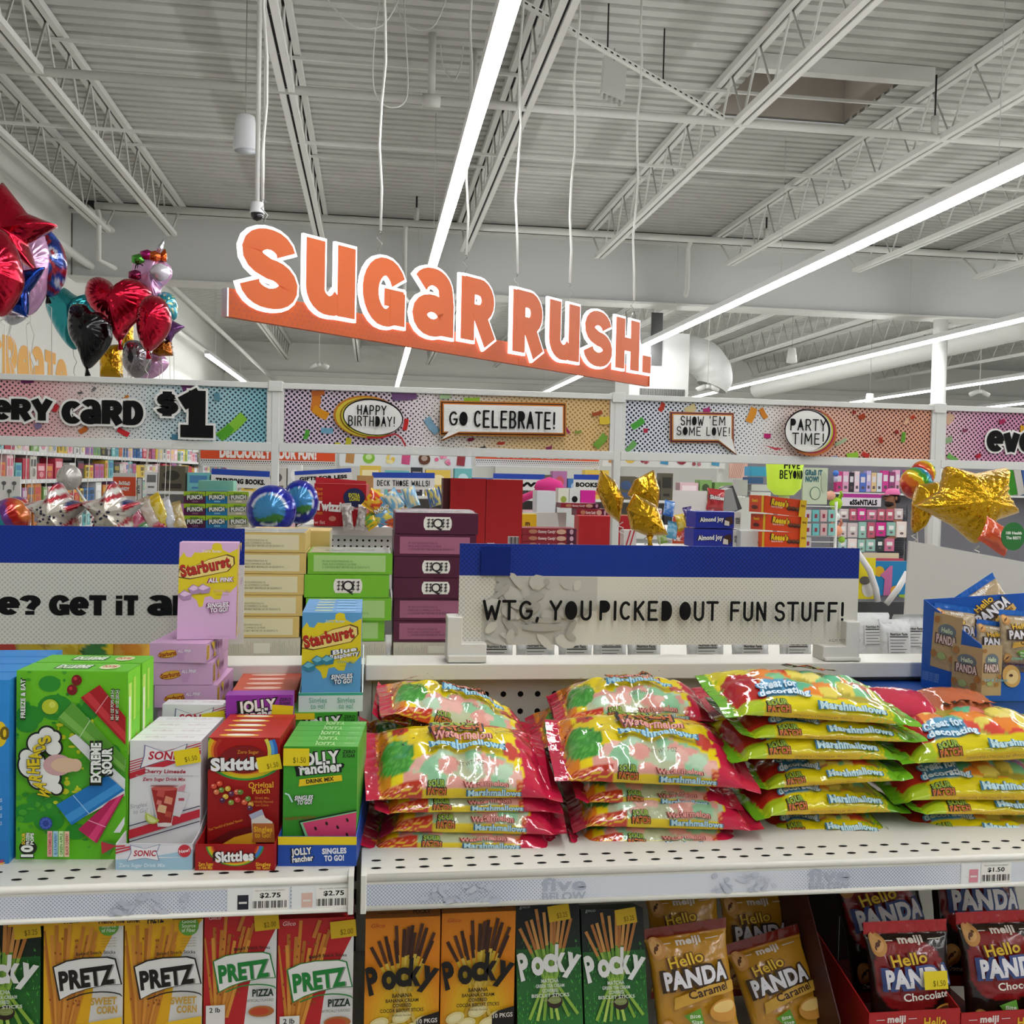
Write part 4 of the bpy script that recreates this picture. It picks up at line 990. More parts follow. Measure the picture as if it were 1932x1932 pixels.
f, w, h = face((30, 1621), (237, 1621), ZS, (33, 1265)); DB = .045
wb = carton('freezer_pop_box', 'bright green freezer pop box standing in front of its twin', 'box', f, w, h, DB, '#66bb22', art_war, top_war, side_war, 'green freezer pop boxes', rough=.3)
row(wb, 1, -f.n*(DB+.004), ['bright green freezer pop box directly behind the front green one'], DB)
# blue freezer-pop boxes cut by the left edge
def art_blue(k, H):
    T = lambda y: H-y
    grad(k, 0, 0, 1, H, '#1f73b8', '#2f8fdc', 8); k.ell(.93, T(.42), .055, .10, paper('#e5c41c')); k.text('10', .93, T(.46), .1, paper('#6a5a10'), .03)
    for i in range(4): k.text('ASSORTED FRUIT FLAVOURS', .8, T(.95+.06*i), .03, paper('#cfe2f2'), .01, w=.3)
    k.poly([(.7, T(1.62)), (.97, T(1.4)), (.95, T(1.8)), (.8, T(1.9))], paper('#a33b6b')).poly([(.85, T(1.5)), (.98, T(1.42)), (.96, T(1.7))], paper('#d9a33a'))
    k.text('POPS', .9, T(1.68), .09, paper('#eef0ee'), .05, rot=pi/2, outline=(paper('#1a2040'), .06))
a_ = V((f.o.x-.003, f.o.y-.012, ZS))
ub = V((1, 0, 0)); nb = V((0, -1, 0))
f2 = Frame(a_-ub*.135, ub, V((0, 0, 1)), nb); tp = PP(25, 1283, a_, nb)
bb = carton('freezer_pop_box', 'blue freezer pop box at the left edge, nearest of its row', 'box', f2, .135, tp.z-a_.z, .043, '#2d88d4', art_blue, None, None, 'blue freezer pop boxes', rough=.3)
row(bb, 3, -f2.n*.046, ['blue freezer pop box second in the row at the left edge', 'blue freezer pop box third in the row at the left edge', 'blue freezer pop box farthest back in the row at the left edge'], .043)
# tray with a row of boxes
def tray(name, label, f, w, h, d, col, art, lip, group=None, inner='#b9b0a4', under=None):
    t = thing(name, label, 'display tray', f.o, group)
    m = mat(col, .45); e = .0012; mb = MB(f)
    mb.box(0, w, 0, lip, -e, 0, m); mb.build('front_lip', t)
    mi_ = mat(inner, .6)
    MB(f).box(0, w, 0, .0015, -d, -e, mi_).build('floor_panel', t)
    for x in (0, w-e):
        MB(f).add([(x, 0, -e), (x, lip, -e), (x, lip*1.1, -d*.2), (x, h*.62, -d), (x, 0, -d), (x+e, 0, -e), (x+e, lip, -e), (x+e, lip*1.1, -d*.2), (x+e, h*.62, -d), (x+e, 0, -d)],
                  [(0, 1, 2, 3, 4), (9, 8, 7, 6, 5), (0, 5, 6, 1), (1, 6, 7, 2), (2, 7, 8, 3), (3, 8, 9, 4)], m).build('side_wall', t)
    k = Ink(); art(k, lip/w); k.done('printed_front', lambda a, b, c: f(a*w, b*w, c+.0002), t)
    return t
def stack_row(fx, w0, tr_f, d, n, name, label0, labels, cat, h, colr, art, top, grp, tcol=None, inset=.006, gap=.001, sidefn=None, back=.003, toppx=None):
    bf = Frame(tr_f(inset, .002, -back), tr_f.u, tr_f.v, tr_f.n)
    if toppx: h = PP(toppx[0], toppx[1], bf.o, bf.n).z-bf.o.z
    stack_row.h = h
    o = carton(name, label0, cat, bf, w0, h, d, colr, art, top, sidefn, grp, tcol)
    return bf, o, row(o, n, -tr_f.n*(d+gap), labels, d)
def flap_top(col, txc):
    def g(k, D):
        for x, s in ((.3, .3), (.72, .28)): k.text('zero sugar mix', x, D*.35, D*.32, paper(txc), .01, w=s)
    return g
GD = 'drink mix boxes'
# limeade tray
f, w, lip = face((218, 1641), (363, 1641), ZS, (222, 1592)); hb_ = PP(240, 1397, f.o, f.n).z-f.o.z
tray('box_tray', 'pale blue and white tray holding the limeade drink mix boxes', f, w, hb_*.9, .142, '#d9d9de', art_sonictray, lip, 'drink mix trays')
bf, o, _ = stack_row(0, w-.004, f, .026, 3, 'drink_mix_box', 'white cherry limeade drink mix box at the front of its tray',
   ['white limeade drink mix box second in its tray', 'white limeade drink mix box third in its tray', 'white limeade drink mix box last in its tray'], 'box', hb_, '#e4e2e4', art_sonic, flap_top('#e4e2e4', '#c9b8bb'), GD, inset=.003, back=.034, toppx=(240, 1397))
H_ = stack_row.h/(w-.004); sticker(o, bf, w-.004, .66, H_-.36, .36, .22, .18, '$1.50')
lim, bflim, wlim = o, bf, w-.004
b2 = dup(o, o.location - f.n*.118 + V((0, 0, .012)), label='white limeade drink mix box standing alone behind the limeade tray')
# skittle tray
f, w, lip = face((368, 1642), (518, 1642), ZS, (370, 1593)); hb_ = PP(392, 1392, f.o, f.n).z-f.o.z
tray('box_tray', 'red tray with rainbow arc holding the red drink mix boxes', f, w, hb_*.9, .17, '#a01214', art_skittray, lip, 'drink mix trays', '#8c1a18')
def top_sk(k, D): k.rect(0, 0, 1, D, paper('#b3261c')); k.ell(.4, D*.5, .28, D*.3, paper('#d9a52a')).ell(.42, D*.45, .2, D*.2, paper('#e3ded4'))
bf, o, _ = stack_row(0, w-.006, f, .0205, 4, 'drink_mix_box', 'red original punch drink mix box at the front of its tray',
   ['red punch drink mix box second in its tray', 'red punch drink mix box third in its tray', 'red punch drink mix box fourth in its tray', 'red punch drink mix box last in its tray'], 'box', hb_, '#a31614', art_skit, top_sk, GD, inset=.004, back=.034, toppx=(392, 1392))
H_ = stack_row.h/(w-.006); sticker(o, bf, w-.006, .72, H_-.49, .33, .22, .2, '$1.50')
skit, wsk = o, w-.006
# green tray
f, w, lip = face((524, 1634), (672, 1634), ZS, (525, 1578)); hb_ = PP(530, 1408, f.o, f.n).z-f.o.z
tray('box_tray', 'blue and yellow tray holding the green drink mix boxes', f, w, hb_*.9, .155, '#1d4aa3', art_jrtray, lip, 'drink mix trays', '#1a3a7a')
def top_jr(k, D): k.text('JOLLY', .55, D*.2, D*.6, paper('#b9d9a0'), .03, w=.28); k.text('zero', .87, D*.3, D*.4, paper('#9cc888'), .0, w=.15)
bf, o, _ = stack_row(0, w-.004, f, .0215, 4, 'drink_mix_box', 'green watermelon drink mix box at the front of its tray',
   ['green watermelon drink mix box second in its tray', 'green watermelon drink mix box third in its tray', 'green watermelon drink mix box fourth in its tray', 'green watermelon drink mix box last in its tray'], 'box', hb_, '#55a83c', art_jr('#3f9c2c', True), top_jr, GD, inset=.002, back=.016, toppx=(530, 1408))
H_ = stack_row.h/(w-.004); sticker(o, bf, w-.004, .0, H_-.26, .35, .24, -.0, '$1.50')
gj, fgj, wgj, hgj = o, f, w-.004, hb_
# second row behind: green boxes in a tray, carrying the blue berry tray on top
Y2 = 1.245
def yface(px0, px1, yb, yt, Y):
    a, b = PY(px0, yb, Y), PY(px1, yb, Y); u = V((1, 0, 0)); return Frame(V((a.x, Y, a.z)), u, V((0, 0, 1)), V((0, -1, 0))), b.x-a.x, PY(px0, yt, Y).z-a.z
fb, wb_, hb2 = yface(548, 671, 1520, 1343, Y2); fb.o.z = ZS+.003; ht_ = PY(548, 1345, Y2).z-ZS-.003
o2 = carton('drink_mix_box', 'green drink mix box at the front of the rear green row', 'box', fb, wb_, ht_, .027, '#55a83c', art_jr('#3f9c2c', True), top_jr, None, GD)
sticker(o2, fb, wb_, .0, ht_/wb_-.1, .35, .1, 0, '')
row(o2, 3, V((0, .0275, 0)), ['green drink mix box second in the rear green row', 'green drink mix box third in the rear green row', 'green drink mix box last in the rear green row'], .027)
# berry tray on top of them
zt2 = fb.o.z+ht_
fs, ws, lip = yface(563, 684, 1337, 1301, Y2+.004); fs.o.z = zt2
def art_teal(k, H):
    k.rect(0, 0, 1, H, paper('#d6e2da')); k.rect(0, H*.86, 1, H, paper('#3aa78c'))
    for x in (.3, .74): k.text('Singles', x, H*.48, .085, paper('#7fb5a0'), .02, w=.28); k.text('to go!', x, H*.17, .085, paper('#7fb5a0'), .02, w=.22)
hsb = PY(566, 1160, Y2).z-zt2
tray('box_tray', 'white and teal tray stacked on the rear green boxes', fs, ws, hsb*.8, .14, '#cfddd6', art_teal, lip, 'drink mix trays', '#2c8a70')
bf, o, _ = stack_row(0, ws-.006, fs, .026, 4, 'drink_mix_box', 'blue and yellow raspberry drink mix box at the front of the teal tray',
   ['blue raspberry drink mix box second in the teal tray', 'blue raspberry drink mix box third in the teal tray', 'blue raspberry drink mix box fourth in the teal tray', 'blue raspberry drink mix box last in the teal tray'], 'box', hsb,
   '#4f92c8', art_star('#5a9acb', '#dcc51c', '#2f93b0', ('Blue', 'Raspberry'), True), lambda k, D: (k.rect(.2, D*.2, .5, D*.6, paper('#b9c9a0')), k.rect(.56, D*.2, .9, D*.6, paper('#7fb6dc'))), GD, inset=.003)
# purple box and the red row behind it
fp_, wp, hp = yface(424, 550, 1500, 1312, 1.215); fp_.o.z = ZS+.002; hp = PY(424, 1312, 1.215).z-fp_.o.z
o = carton('drink_mix_box', 'purple drink mix box behind the red punch row', 'box', fp_, wp, hp, .027, '#8e2f9e', art_jr('#8e2fa0', False), None, None, GD, topcol='#8e2fa0')
sticker(o, fp_, wp, .68, hp/wp-.34, .32, .2, -.08, '')
fo, wo, ho = yface(436, 556, 1500, 1315, 1.30); fo.o.z = ZS+.002; ho = PY(436, 1300, 1.31).z-fo.o.z
def top_or(k, D): k.rect(0, 0, 1, D, paper('#c4563c')); k.ell(.45, D*.5, .3, D*.28, paper('#d8b0a0'))
o = carton('drink_mix_box', 'orange-red drink mix box at the front of the row behind the purple box', 'box', fo, wo, ho, .027, '#b8402c', art_skit, top_or, None, GD)
row(o, 3, V((0, .0285, 0)), ['orange-red drink mix box second behind the purple box', 'orange-red drink mix box third behind the purple box', 'orange-red drink mix box farthest behind the purple box'], .027)
# pink boxes: an upright row behind, three lying ones on it and one standing on top
YK = 1.30
fk, wk, _h = yface(296, 408, 1500, 1329, YK); fk.o.z = ZS+.002; hk = PY(300, 1331, YK).z-fk.o.z
artp = art_star('#d9aed2', '#ddc51c', '#d3a3cf', ('ALL PINK',), False)
o = carton('drink_mix_box', 'pink drink mix box half hidden under the lying pink boxes', 'box', fk, wk, hk, .028, '#d2a6cb', artp, None, None, GD)
row(o, 3, V((0, .029, 0)), ['pink drink mix box second in the row under the lying boxes', 'pink drink mix box third in the row under the lying boxes', 'pink drink mix box last in the row under the lying boxes'], .028)
zc = fk.o.z+hk
Ws, Ds = .0, 0
for i, (x0, x1, y0, y1, lb) in enumerate(((291, 410, 1287, 1329, 'pink drink mix box lying flat, lowest of three'), (283, 402, 1243, 1285, 'pink drink mix box lying flat, middle of three'), (282, 391, 1205, 1241, 'pink drink mix box lying flat, topmost of three'))):
    a, b = PY(x0, y1, YK-.012), PY(x1, y1, YK-.012); hh = PY(x0, y0, YK-.012).z-a.z
    ang = (-.04, -.02, -.10)[i]
    u = V((cos(ang), sin(ang), 0)); f = Frame(V((a.x, YK-.012, zc)), u, V((0, 0, 1)), u.cross(V((0, 0, 1))))
    o = carton('drink_mix_box', lb, 'box', f, b.x-a.x, hh, .115, '#d2a6cb', end_star, None, side_star, GD)
    zc += hh+.0006
a, b = PY(333, 1193, YK+.01), PY(444, 1194, YK+.01); tp = PY(342, 1024, YK+.01)
u = V((cos(.05), sin(.05), 0)); n = u.cross(V((0, 0, 1))); vv = (V((0, .11, 1))).normalized()
f = Frame(V((a.x, YK+.012, zc)), u, vv, n)
o = carton('drink_mix_box', 'pink drink mix box standing upright on top of the lying ones', 'box', f, b.x-a.x, (tp.z-zc)*1.0, .028, '#d6accf', artp, None, side_star, GD)

# ------------------------------------------------------------------ mochi cartons on the far side
def label_art(c, tx):
    def g(k, H):
        k.rect(.07, H*.12, .92, H*.9, paper(c))
        for i, s in enumerate(('IMP: FAMILY FOODS INTERNATIONAL INC', 'MADE AND COMMERCE CA 90040', 'S: 2235/S0202 BEST BEFORE DD 28 2025(M-D-Y)')): k.text(s, .17, H*(.56-.14*i), .026, paper(tx), 0, align='l', w=(.36, .4, .56)[i])
    return g
def logo_art(k, H):
    k.rect(.36, H*.2, .66, H*.82, paper('#e9e5da')).ell(.36, H*.51, .02, H*.25, paper('#e9e5da')).ell(.66, H*.51, .02, H*.25, paper('#e9e5da'))
    bk_ = paper('#1c1414'); k.text('Q', .51, H*.3, H*.46, bk_, .01); k.stroke([(.5, H*.3), (.57, H*.14)], .012, bk_)
    for x in (.40, .445, .575, .63):
        for j in range(3): k.stroke([(x-.018, H*(.36+.16*j)), (x+.018, H*(.38+.16*j))], .011, bk_, inc=.1)
        k.stroke([(x, H*.3), (x+.004, H*.74)], .010, bk_)
def mochi(px0, px1, ys, Y, col, arts, nm, dep, topc, glab, skew=0.0):
    z = None
    n = len(ys)-1
    for i in range(n-1, -1, -1):
        a, b = PY(px0[i], ys[i+1], Y), PY(px1[i], ys[i+1], Y); hh = PY(px0[i], ys[i], Y).z-a.z
        z = z if z is not None else a.z
        u = V((cos(skew), sin(skew), 0)); f = Frame(V((a.x, Y+random.uniform(-.003, .003), z)), u, V((0, 0, 1)), u.cross(V((0, 0, 1))))
        lab = f'{nm}, {"topmost" if i == 0 else "lowest" if i == n-1 else ordinal(i)+" from the top"} of its stack'
        o = carton('sweets_carton', lab, 'box', f, b.x-a.x, hh-.0008, dep, col, arts[i], None, None, glab)
        if i == 0:
            k = Ink(); k.rect(.02, .02, .98, dep/(b.x-a.x)-.02, mat(topc, .12, 0, .7)); k.ell(.62, .5*dep/(b.x-a.x), .18, .12, mat(mixc(topc, '#777777', .3), .12, 0, .7)); k.ell(.3, .6*dep/(b.x-a.x), .12, .1, mat(mixc(topc, '#8a8a70', .25), .12, 0, .7))
            w_ = b.x-a.x; k.done('printed_lid', lambda p, q, c: f(p*w_, hh-.0005+c, -dep+q*w_), o)
        z += hh
    return z
YM = 1.70; random.seed(5)
lb_ = label_art('#d8cfa8', '#77705a')
mochi([424, 421, 418, 416, 414], [576, 577, 573, 570, 564], [1003, 1041, 1082, 1122, 1162, 1203], YM, '#cdb068', [lb_]*5, 'cream and tan mochi carton', .14, '#c9c6b4', 'cream mochi cartons')
lg = label_art('#a2c77a', '#5f8a4a')
mochi([580, 574, 577, 570], [740, 734, 738, 725], [1042, 1083, 1127, 1170, 1210], YM, '#6fb02a', [lg, logo_art, lg, lg], 'bright green mochi carton', .14, '#c2cbc0', 'green mochi cartons')
lp = label_art('#9c5d76', '#5e3048')
mochi([745, 743, 743, 742, 743, 742], [902, 898, 898, 897, 897, 896], [966, 1007, 1049, 1089, 1128, 1171, 1211], YM+.01, '#4d1630', [logo_art, lp, logo_art, logo_art, lp, lp], 'dark purple mochi carton', .15, '#c0bcc0', 'purple mochi cartons')
# second stacks behind
for px0, px1, yb, Y, col, tc, lb in ((470, 622, 1022, 1.87, '#cdb068', '#cfc9a8', 'tan carton showing behind the cream mochi stack'), (760, 896, 985, 1.90, '#4d1630', '#c4bfc4', 'purple carton showing behind the dark purple mochi stack')):
    a, b = PY(px0, yb, Y), PY(px1, yb, Y)
    o = carton('sweets_carton', lb, 'box', Frame(V((a.x, Y, ZT)), V((1, 0, 0)), V((0, 0, 1)), V((0, -1, 0))), b.x-a.x, PY(px0, yb-22, Y).z-ZT, .12, col, None, None, None, None, topcol=tc)
# the pale cartons those stacks stand on
def news(k, H):
    random.seed(3)
    for i in range(46): k.rect(.02+i*.021, H*.15, .02+i*.021+.006, H*random.uniform(.5, .9), paper(random.choice(['#a9a596', '#b9a29a', '#9aa08e']))).up(-1)
    k.up(); k.rect(.42, H*.25, .62, H*.75, paper('#d8d6c4'))
for px0, px1, yt, Y, lb in ((414, 566, 1203, YM, 'pale wrapped carton under the cream mochi stack'), (570, 728, 1210, YM, 'pale wrapped carton under the green mochi stack'), (742, 897, 1211, YM+.01, 'pale wrapped carton under the purple mochi stack')):
    a, b = PY(px0, 1240, Y), PY(px1, 1240, Y); zt_ = PY(px0, yt, Y).z
    carton('sweets_carton', lb, 'box', Frame(V((a.x, Y+.002, ZT)), V((1, 0, 0)), V((0, 0, 1)), V((0, -1, 0))), b.x-a.x, zt_-ZT-.001, .14, '#c5c0ae', news, None, None, 'pale base cartons')
# ================================================================== pillow bags of marshmallows
def nz(x, y, z=0.0): return noise.noise(V((x, y, z)))
class Pillow:
    def __init__(s, L, D, T, seed, Tb=.3, crimp=.84, lumps=None):
        s.L, s.D, s.T, s.Tb, s.seed, s.cr = L, D, T, Tb, seed, crimp; s.P = D*1.12
        random.seed(seed)
        s.blobs = [(random.uniform(-.85, .85), random.uniform(.08, .62), random.random()) for _ in range(46)] if lumps is None else lumps
    def g(s, u): return clamp(1-(abs(u)/s.cr)**2.8, 0, 1)**.55
    def blob(s, u, t):
        best = 9; k = None
        for b in s.blobs:
            d = hypot((u-b[0])*s.L/2, (t-b[1])*s.P)
            if d < best: best = d; k = b
        return best, k
    def __call__(s, u, t, top=True, off=0.0):
        g = s.g(u); hd = s.D/2*(1-.07*g)*(1+.015*nz(u*6, s.seed*3.1))
        y = -hd*cos(pi*t); sn = max(0, sin(pi*t))
        z = (s.T*(1+.25*(t-.5)) if top else -s.T*s.Tb)*g*sn**.8
        edge = clamp((abs(u)-.55)/.3)*(1 if abs(u) < .9 else .4)
        z += (.0045*edge*sn*nz(u*3+s.seed, t*14, s.seed*1.7)+.002*g*sn*nz(u*9, t*9, s.seed+5.0))*(1 if top else -1)
        if abs(u) > s.cr: z += .004*nz(s.seed*2.3, t*3+u)+(abs(u)-s.cr)*.02*nz(s.seed*5.1+(9 if u > 0 else 0), .3)*6
        if top and g > .1:
            d, _ = s.blob(u, t); z += .0055*g*sn*clamp(1-(d/.015)**2)
        return (u*s.L/2, y, z+off)
    def mesh(s, name, col, m, n1=84, n2=44, parent=None):
        mb = MB()
        def fn(a, w):
            u = a*2-1
            return s(u, w*2, True) if w <= .5 else s(u, 2-w*2, False)
        def cf(a, w):
            u = a*2-1
            return col(u, w*2) if w <= .5 else col(u, (2-w*2)*.0+.02 if (2-w*2) < .5 else .97)
        mb.grid(fn, n1, n2*2, m, cf, closed_v=True)
        return mb
    def place(s, a, b, c): t = clamp(b/s.P, 0.001, .999); q = c+.0007; return V(s(clamp(a/(s.L/2), -1, 1), t, True)) + V((0, -cos(pi*t)*q, sin(pi*t)*q))
FOIL = painted(.12, 0, (45, .22), 'glossy_bag_film', coat=.4)
def col_melon(p):
    def f(u, t):
        n = nz(u*22, t*22, p.seed)*.05+nz(u*60, t*60, 2)*.03
        if u > .60+n-(.04*(t < .2)) or u < -.86+n: return rgb('#bd1f3f')
        if t < .17 and (u < -.45 or u > .5):
            k = nz(u*26, t*60, 7.0)
            return rgb('#b8321f') if k > -.12 else rgb('#d9b71c') if t < .1 else rgb('#d98a5a')
        if hypot((u+.68)/.17, (t-.42)/.17) < 1+n*2: return rgb('#3f8f34') if nz(u*30, t*30) > -.1 else rgb('#5aa648')
        if t < .09: return rgb('#dcc01a')
        if t < .40-.25*(u+.05)**2-.05*(u > .5) and -.62 < u < .58:
            d, b = p.blob(u, t)
            if d > .0125+.002*nz(u*40, t*40): return rgb('#b9bf9c')
            c = rgb('#dd9c90') if b[2] < .45 else rgb('#e3b0a4') if b[2] < .6 else rgb('#8fc197') if b[2] < .9 else rgb('#b7d3b4')
            return c
        for x, y, a, b in ((-.62, .72, .09, .07), (.38, .78, .10, .05), (.5, .42, .09, .06)):
            if hypot((u-x)/a, (t-y)/b) < 1: return rgb('#c1463c')
        if u < -.74: return rgb('#d9801f')
        return rgb('#e6cc18')
    return f
def col_citrus(p):
    pal = ['#e2832e', '#e88a3a', '#ead97a', '#e3d05e', '#7cc08a', '#5fb58a', '#d2493a', '#c96a5a']
    def f(u, t):
        n = nz(u*22, t*22, p.seed)*.05+nz(u*60, t*60, 2)*.03
        if u > .72+n or u < -.88+n: return rgb('#6fae22')
        if t < .24:
            if u < -.62+n: return rgb('#a9bf22')
            if u > .45+n*3 and nz(u*30, t*50, 3) > .08: return rgb('#9ab026')
            return rgb('#dccb16') if t > .06 else rgb('#d5ae1c')
        if u < -.55 and hypot((u+.72)/.2, (t-.4)/.24) < 1+n: return rgb('#b3261f')
        if hypot((u+.42)/.22, (t-.33)/.12) < 1: return rgb('#5e9fc4')
        if t < .66-.15*u*u and -.7 < u < .66:
            d, b = p.blob(u, t)
            if d > .013: return rgb('#a89a3a')
            return rgb(pal[int(b[2]*7.99)])
        return rgb('#e0cf1a') if u < .5 else rgb('#b5c626')
    return f
YEL, DKB = paper('#e0c41a'), paper('#151310')
def logo(k, x, y, h, w=None):
    ol = (DKB, .06)
    k.text('SOUR', x, y+h*.62, h*.46, paper('#8aa63a'), .05, w=(w or h*1.15)*.9, outline=ol); k.text('PATCH', x, y, h*.52, paper('#c0642e'), .05, w=(w or h*1.15), outline=ol)
def melon_ink(p):
    k = Ink(.0004); L, P = p.L, p.P
    logo(k, -.15*L, P*.035, P*.115)
    k.text('Watermelon', .10*L, P*.105, P*.05, paper('#d98f86'), .03, rot=.03, w=L*.22, outline=(paper('#7c2a26'), .035))
    k.text('Marshmallows', .14*L, P*.025, P*.055, paper('#a9cbd6'), .04, rot=.0, w=L*.27, outline=(paper('#2f5f78'), .035))
    logo(k, -.02*L, P*.55, P*.16, L*.27)
    k.text('Watermelon', .0*L, P*.475, P*.055, paper('#dd9a90'), .03, rot=-.03, w=L*.30, outline=(paper('#7c2a26'), .035)); k.text('Marshmallows', .02*L, P*.405, P*.055, paper('#9cc9da'), .04, rot=-.03, w=L*.38, outline=(paper('#2f6f8c'), .035))
    k.text('NET WT 7 OZ', .02*L, P*.27, P*.03, paper('#6d5a50'), 0, w=L*.14)
    k.text('SOUR CANDY marshmallows', -.37*L, P*.56, P*.03, paper('#7c2416'), .02, rot=.55, w=L*.16)
    random.seed(p.seed)
    for i in range(16): k.ell(random.uniform(-.35, .3)*L, random.uniform(.45, .75)*P, .002, .0009, DKB, rot=random.uniform(-1, 1), n=6, inc=.1)
    return k
def citrus_ink(p):
    k = Ink(.0004); L, P = p.L, p.P
    logo(k, -.24*L, P*.06, P*.13)
    k.text('Great for', -.21*L, P*.335, P*.06, paper('#cfe3ee'), .04, rot=-.04, w=L*.2, outline=(paper('#3f86b0'), .035)); k.text('decorating', -.19*L, P*.255, P*.06, paper('#d6e6ee'), .04, rot=-.06, w=L*.25, outline=(paper('#3f86b0'), .035))
    k.text('Marshmallows', .14*L, P*.115, P*.07, paper('#b9d6dc'), .05, rot=-.0, w=L*.34, outline=(paper('#2f6f8c'), .035))
    k.text('Orange  ARTIFICIALLY FLAVORED', -.02*L, P*.04, P*.024, paper('#6a5a1c'), .0, rot=pi, w=L*.3); k.text('NET WT 7 OZ', .34*L, P*.2, P*.035, paper('#3a3a20'), 0, w=L*.13)
    logo(k, .05*L, P*.58, P*.13, L*.26)
    return k
BAGS = []
def bagproto(nm, L, D, T, seed, colf, inkf, lab):
    p = Pillow(L, D, T, seed)
    o = p.mesh(nm, colf(p), FOIL).build(nm)
    inkf(p).done('printed_lettering', p.place, o, sub=.006)
    tag(o, lab, 'bag'); return o, p
GM, GC = 'watermelon marshmallow bags', 'citrus marshmallow bags'
protos = {}
def putbag(kind, var, xl, yl, xr, yr, Yf, tilt, label, yaw=0.0, Yr=None, flip=False, Ls=1.0):
    key = (kind, var)
    if key not in protos:
        if kind == 'm': protos[key] = list(bagproto('marshmallow_bag', .222, .140, (.030, .031, .020)[var], 3+var*4, col_melon, melon_ink, ''))+[True]
        else: protos[key] = list(bagproto('marshmallow_bag', .205, .140, (.026, .033, .018)[var], 23+var*5, col_citrus, citrus_ink, ''))+[True]
    o, p, first = protos[key]
    if first: protos[key][2] = False
    else: o = dup(o)
    wob = .011*sin(xl*1.7+yl*.9+xr); a, b = PY(xl, yl, Yf+wob), PY(xr, yr, Yf-wob); u = (b-a).normalized(); sc = (b-a).length/p.L
    w = V((0, cos(radians(tilt)), sin(radians(tilt)))); w = (w-u*w.dot(u)).normalized(); n = u.cross(w)
    sx = sc*Ls; c = (a+b)/2 + w*(p.D/2*.95)
    o.matrix_world = Matrix.Translation(c) @ Matrix(((u.x, w.x, n.x, 0), (u.y, w.y, n.y, 0), (u.z, w.z, n.z, 0), (0, 0, 0, 1))) @ Matrix.Diagonal((sx, 1, 1, 1))
    o['label'] = label; o['group'] = GM if kind == 'm' else GC
    return o
F1, F2 = 1.112, 1.262
W1 = 'pink-ended watermelon marshmallow bag'
P_A = [('m', 2, 678, 1600, 1066, 1604, F1, 3, f'{W1}, lowest of the pile next to the green boxes'),
       ('m', 0, 716, 1566, 1070, 1574, F1+.004, 6, f'{W1}, second from the bottom beside the green boxes'),
       ('m', 2, 706, 1533, 1064, 1530, F1+.006, 8, f'{W1}, third from the bottom beside the green boxes'),
       ('m', 1, 690, 1507, 1062, 1503, F1+.004, 17, f'{W1} with big glossy window, top of front pile beside green boxes'),
       ('m', 2, 690, 1420, 960, 1420, F2, 2, f'{W1} mostly hidden at the back beside the green boxes'),
       ('m', 2, 700, 1352, 945, 1416, F2-.01, 4, f'{W1} slumping down at the back beside the upright'),
       ('m', 0, 722, 1338, 1030, 1430, F2-.03, 3, f'{W1} sliding off the top of the back pile beside the upright')]
P_B = [('m', 2, 1076, 1594, 1432, 1602, F1, 3, f'{W1}, lowest of the middle pile'),
       ('m', 0, 1082, 1556, 1442, 1566, F1+.004, 8, f'{W1}, second from the bottom of the middle pile'),
       ('m', 2, 1085, 1511, 1404, 1524, F1+.02, 10, f'{W1}, third from the bottom of the middle pile'),
       ('m', 1, 1046, 1470, 1436, 1487, F1+.008, 16, f'{W1}, top of the middle front pile'),
       ('m', 2, 1030, 1440, 1340, 1440, F2, 2, f'{W1} hidden at the back of the middle pile, lowest there'),
       ('m', 0, 1006, 1408, 1340, 1408, F2-.008, 5, f'{W1} at the back of the middle pile, second from the top'),
       ('m', 2, 1050, 1382, 1345, 1384, F2-.012, 4, f'{W1} right under the topmost back bag of the middle pile'),
       ('m', 0, 1050, 1362, 1370, 1360, F2-.02, 5, f'{W1} with puffy window, topmost at the back of the middle pile')]
C1 = 'yellow and green marshmallow bag'
P_C = [('c', 2, 1432, 1578, 1708, 1581, F1+.02, 2, f'{C1}, lowest of the tall pile'),
       ('c', 0, 1428, 1538, 1716, 1530, F1+.022, 6, f'{C1}, second from the bottom of the tall pile'),
       ('c', 2, 1426, 1489, 1722, 1470, F1+.024, 6, f'{C1}, third from the bottom of the tall pile'),
       ('c', 0, 1382, 1430, 1716, 1432, F1+.026, 6, f'{C1}, third from the top of the tall pile'),
       ('c', 2, 1398, 1390, 1748, 1400, F1+.028, 6, f'{C1}, second from the top of the tall pile'),
       ('c', 0, 1372, 1345, 1738, 1368, F1+.03, 9, f'{C1}, topmost of the tall pile')]
P_D = [('c', 0, 1690, 1583, 2050, 1592, F1+.012, 3, f'{C1}, lowest of the pile at the right edge'),
       ('c', 2, 1722, 1534, 2060, 1540, F1+.016, 5, f'{C1}, second from the bottom at the right edge'),
       ('c', 0, 1688, 1508, 2040, 1508, F1+.018, 8, f'{C1}, second from the top at the right edge'),
       ('c', 1, 1700, 1440, 2060, 1424, F1+.02, 8, f'{C1}, topmost of the pile at the right edge')]
for q in P_A+P_B+P_C+P_D: putbag(*q)
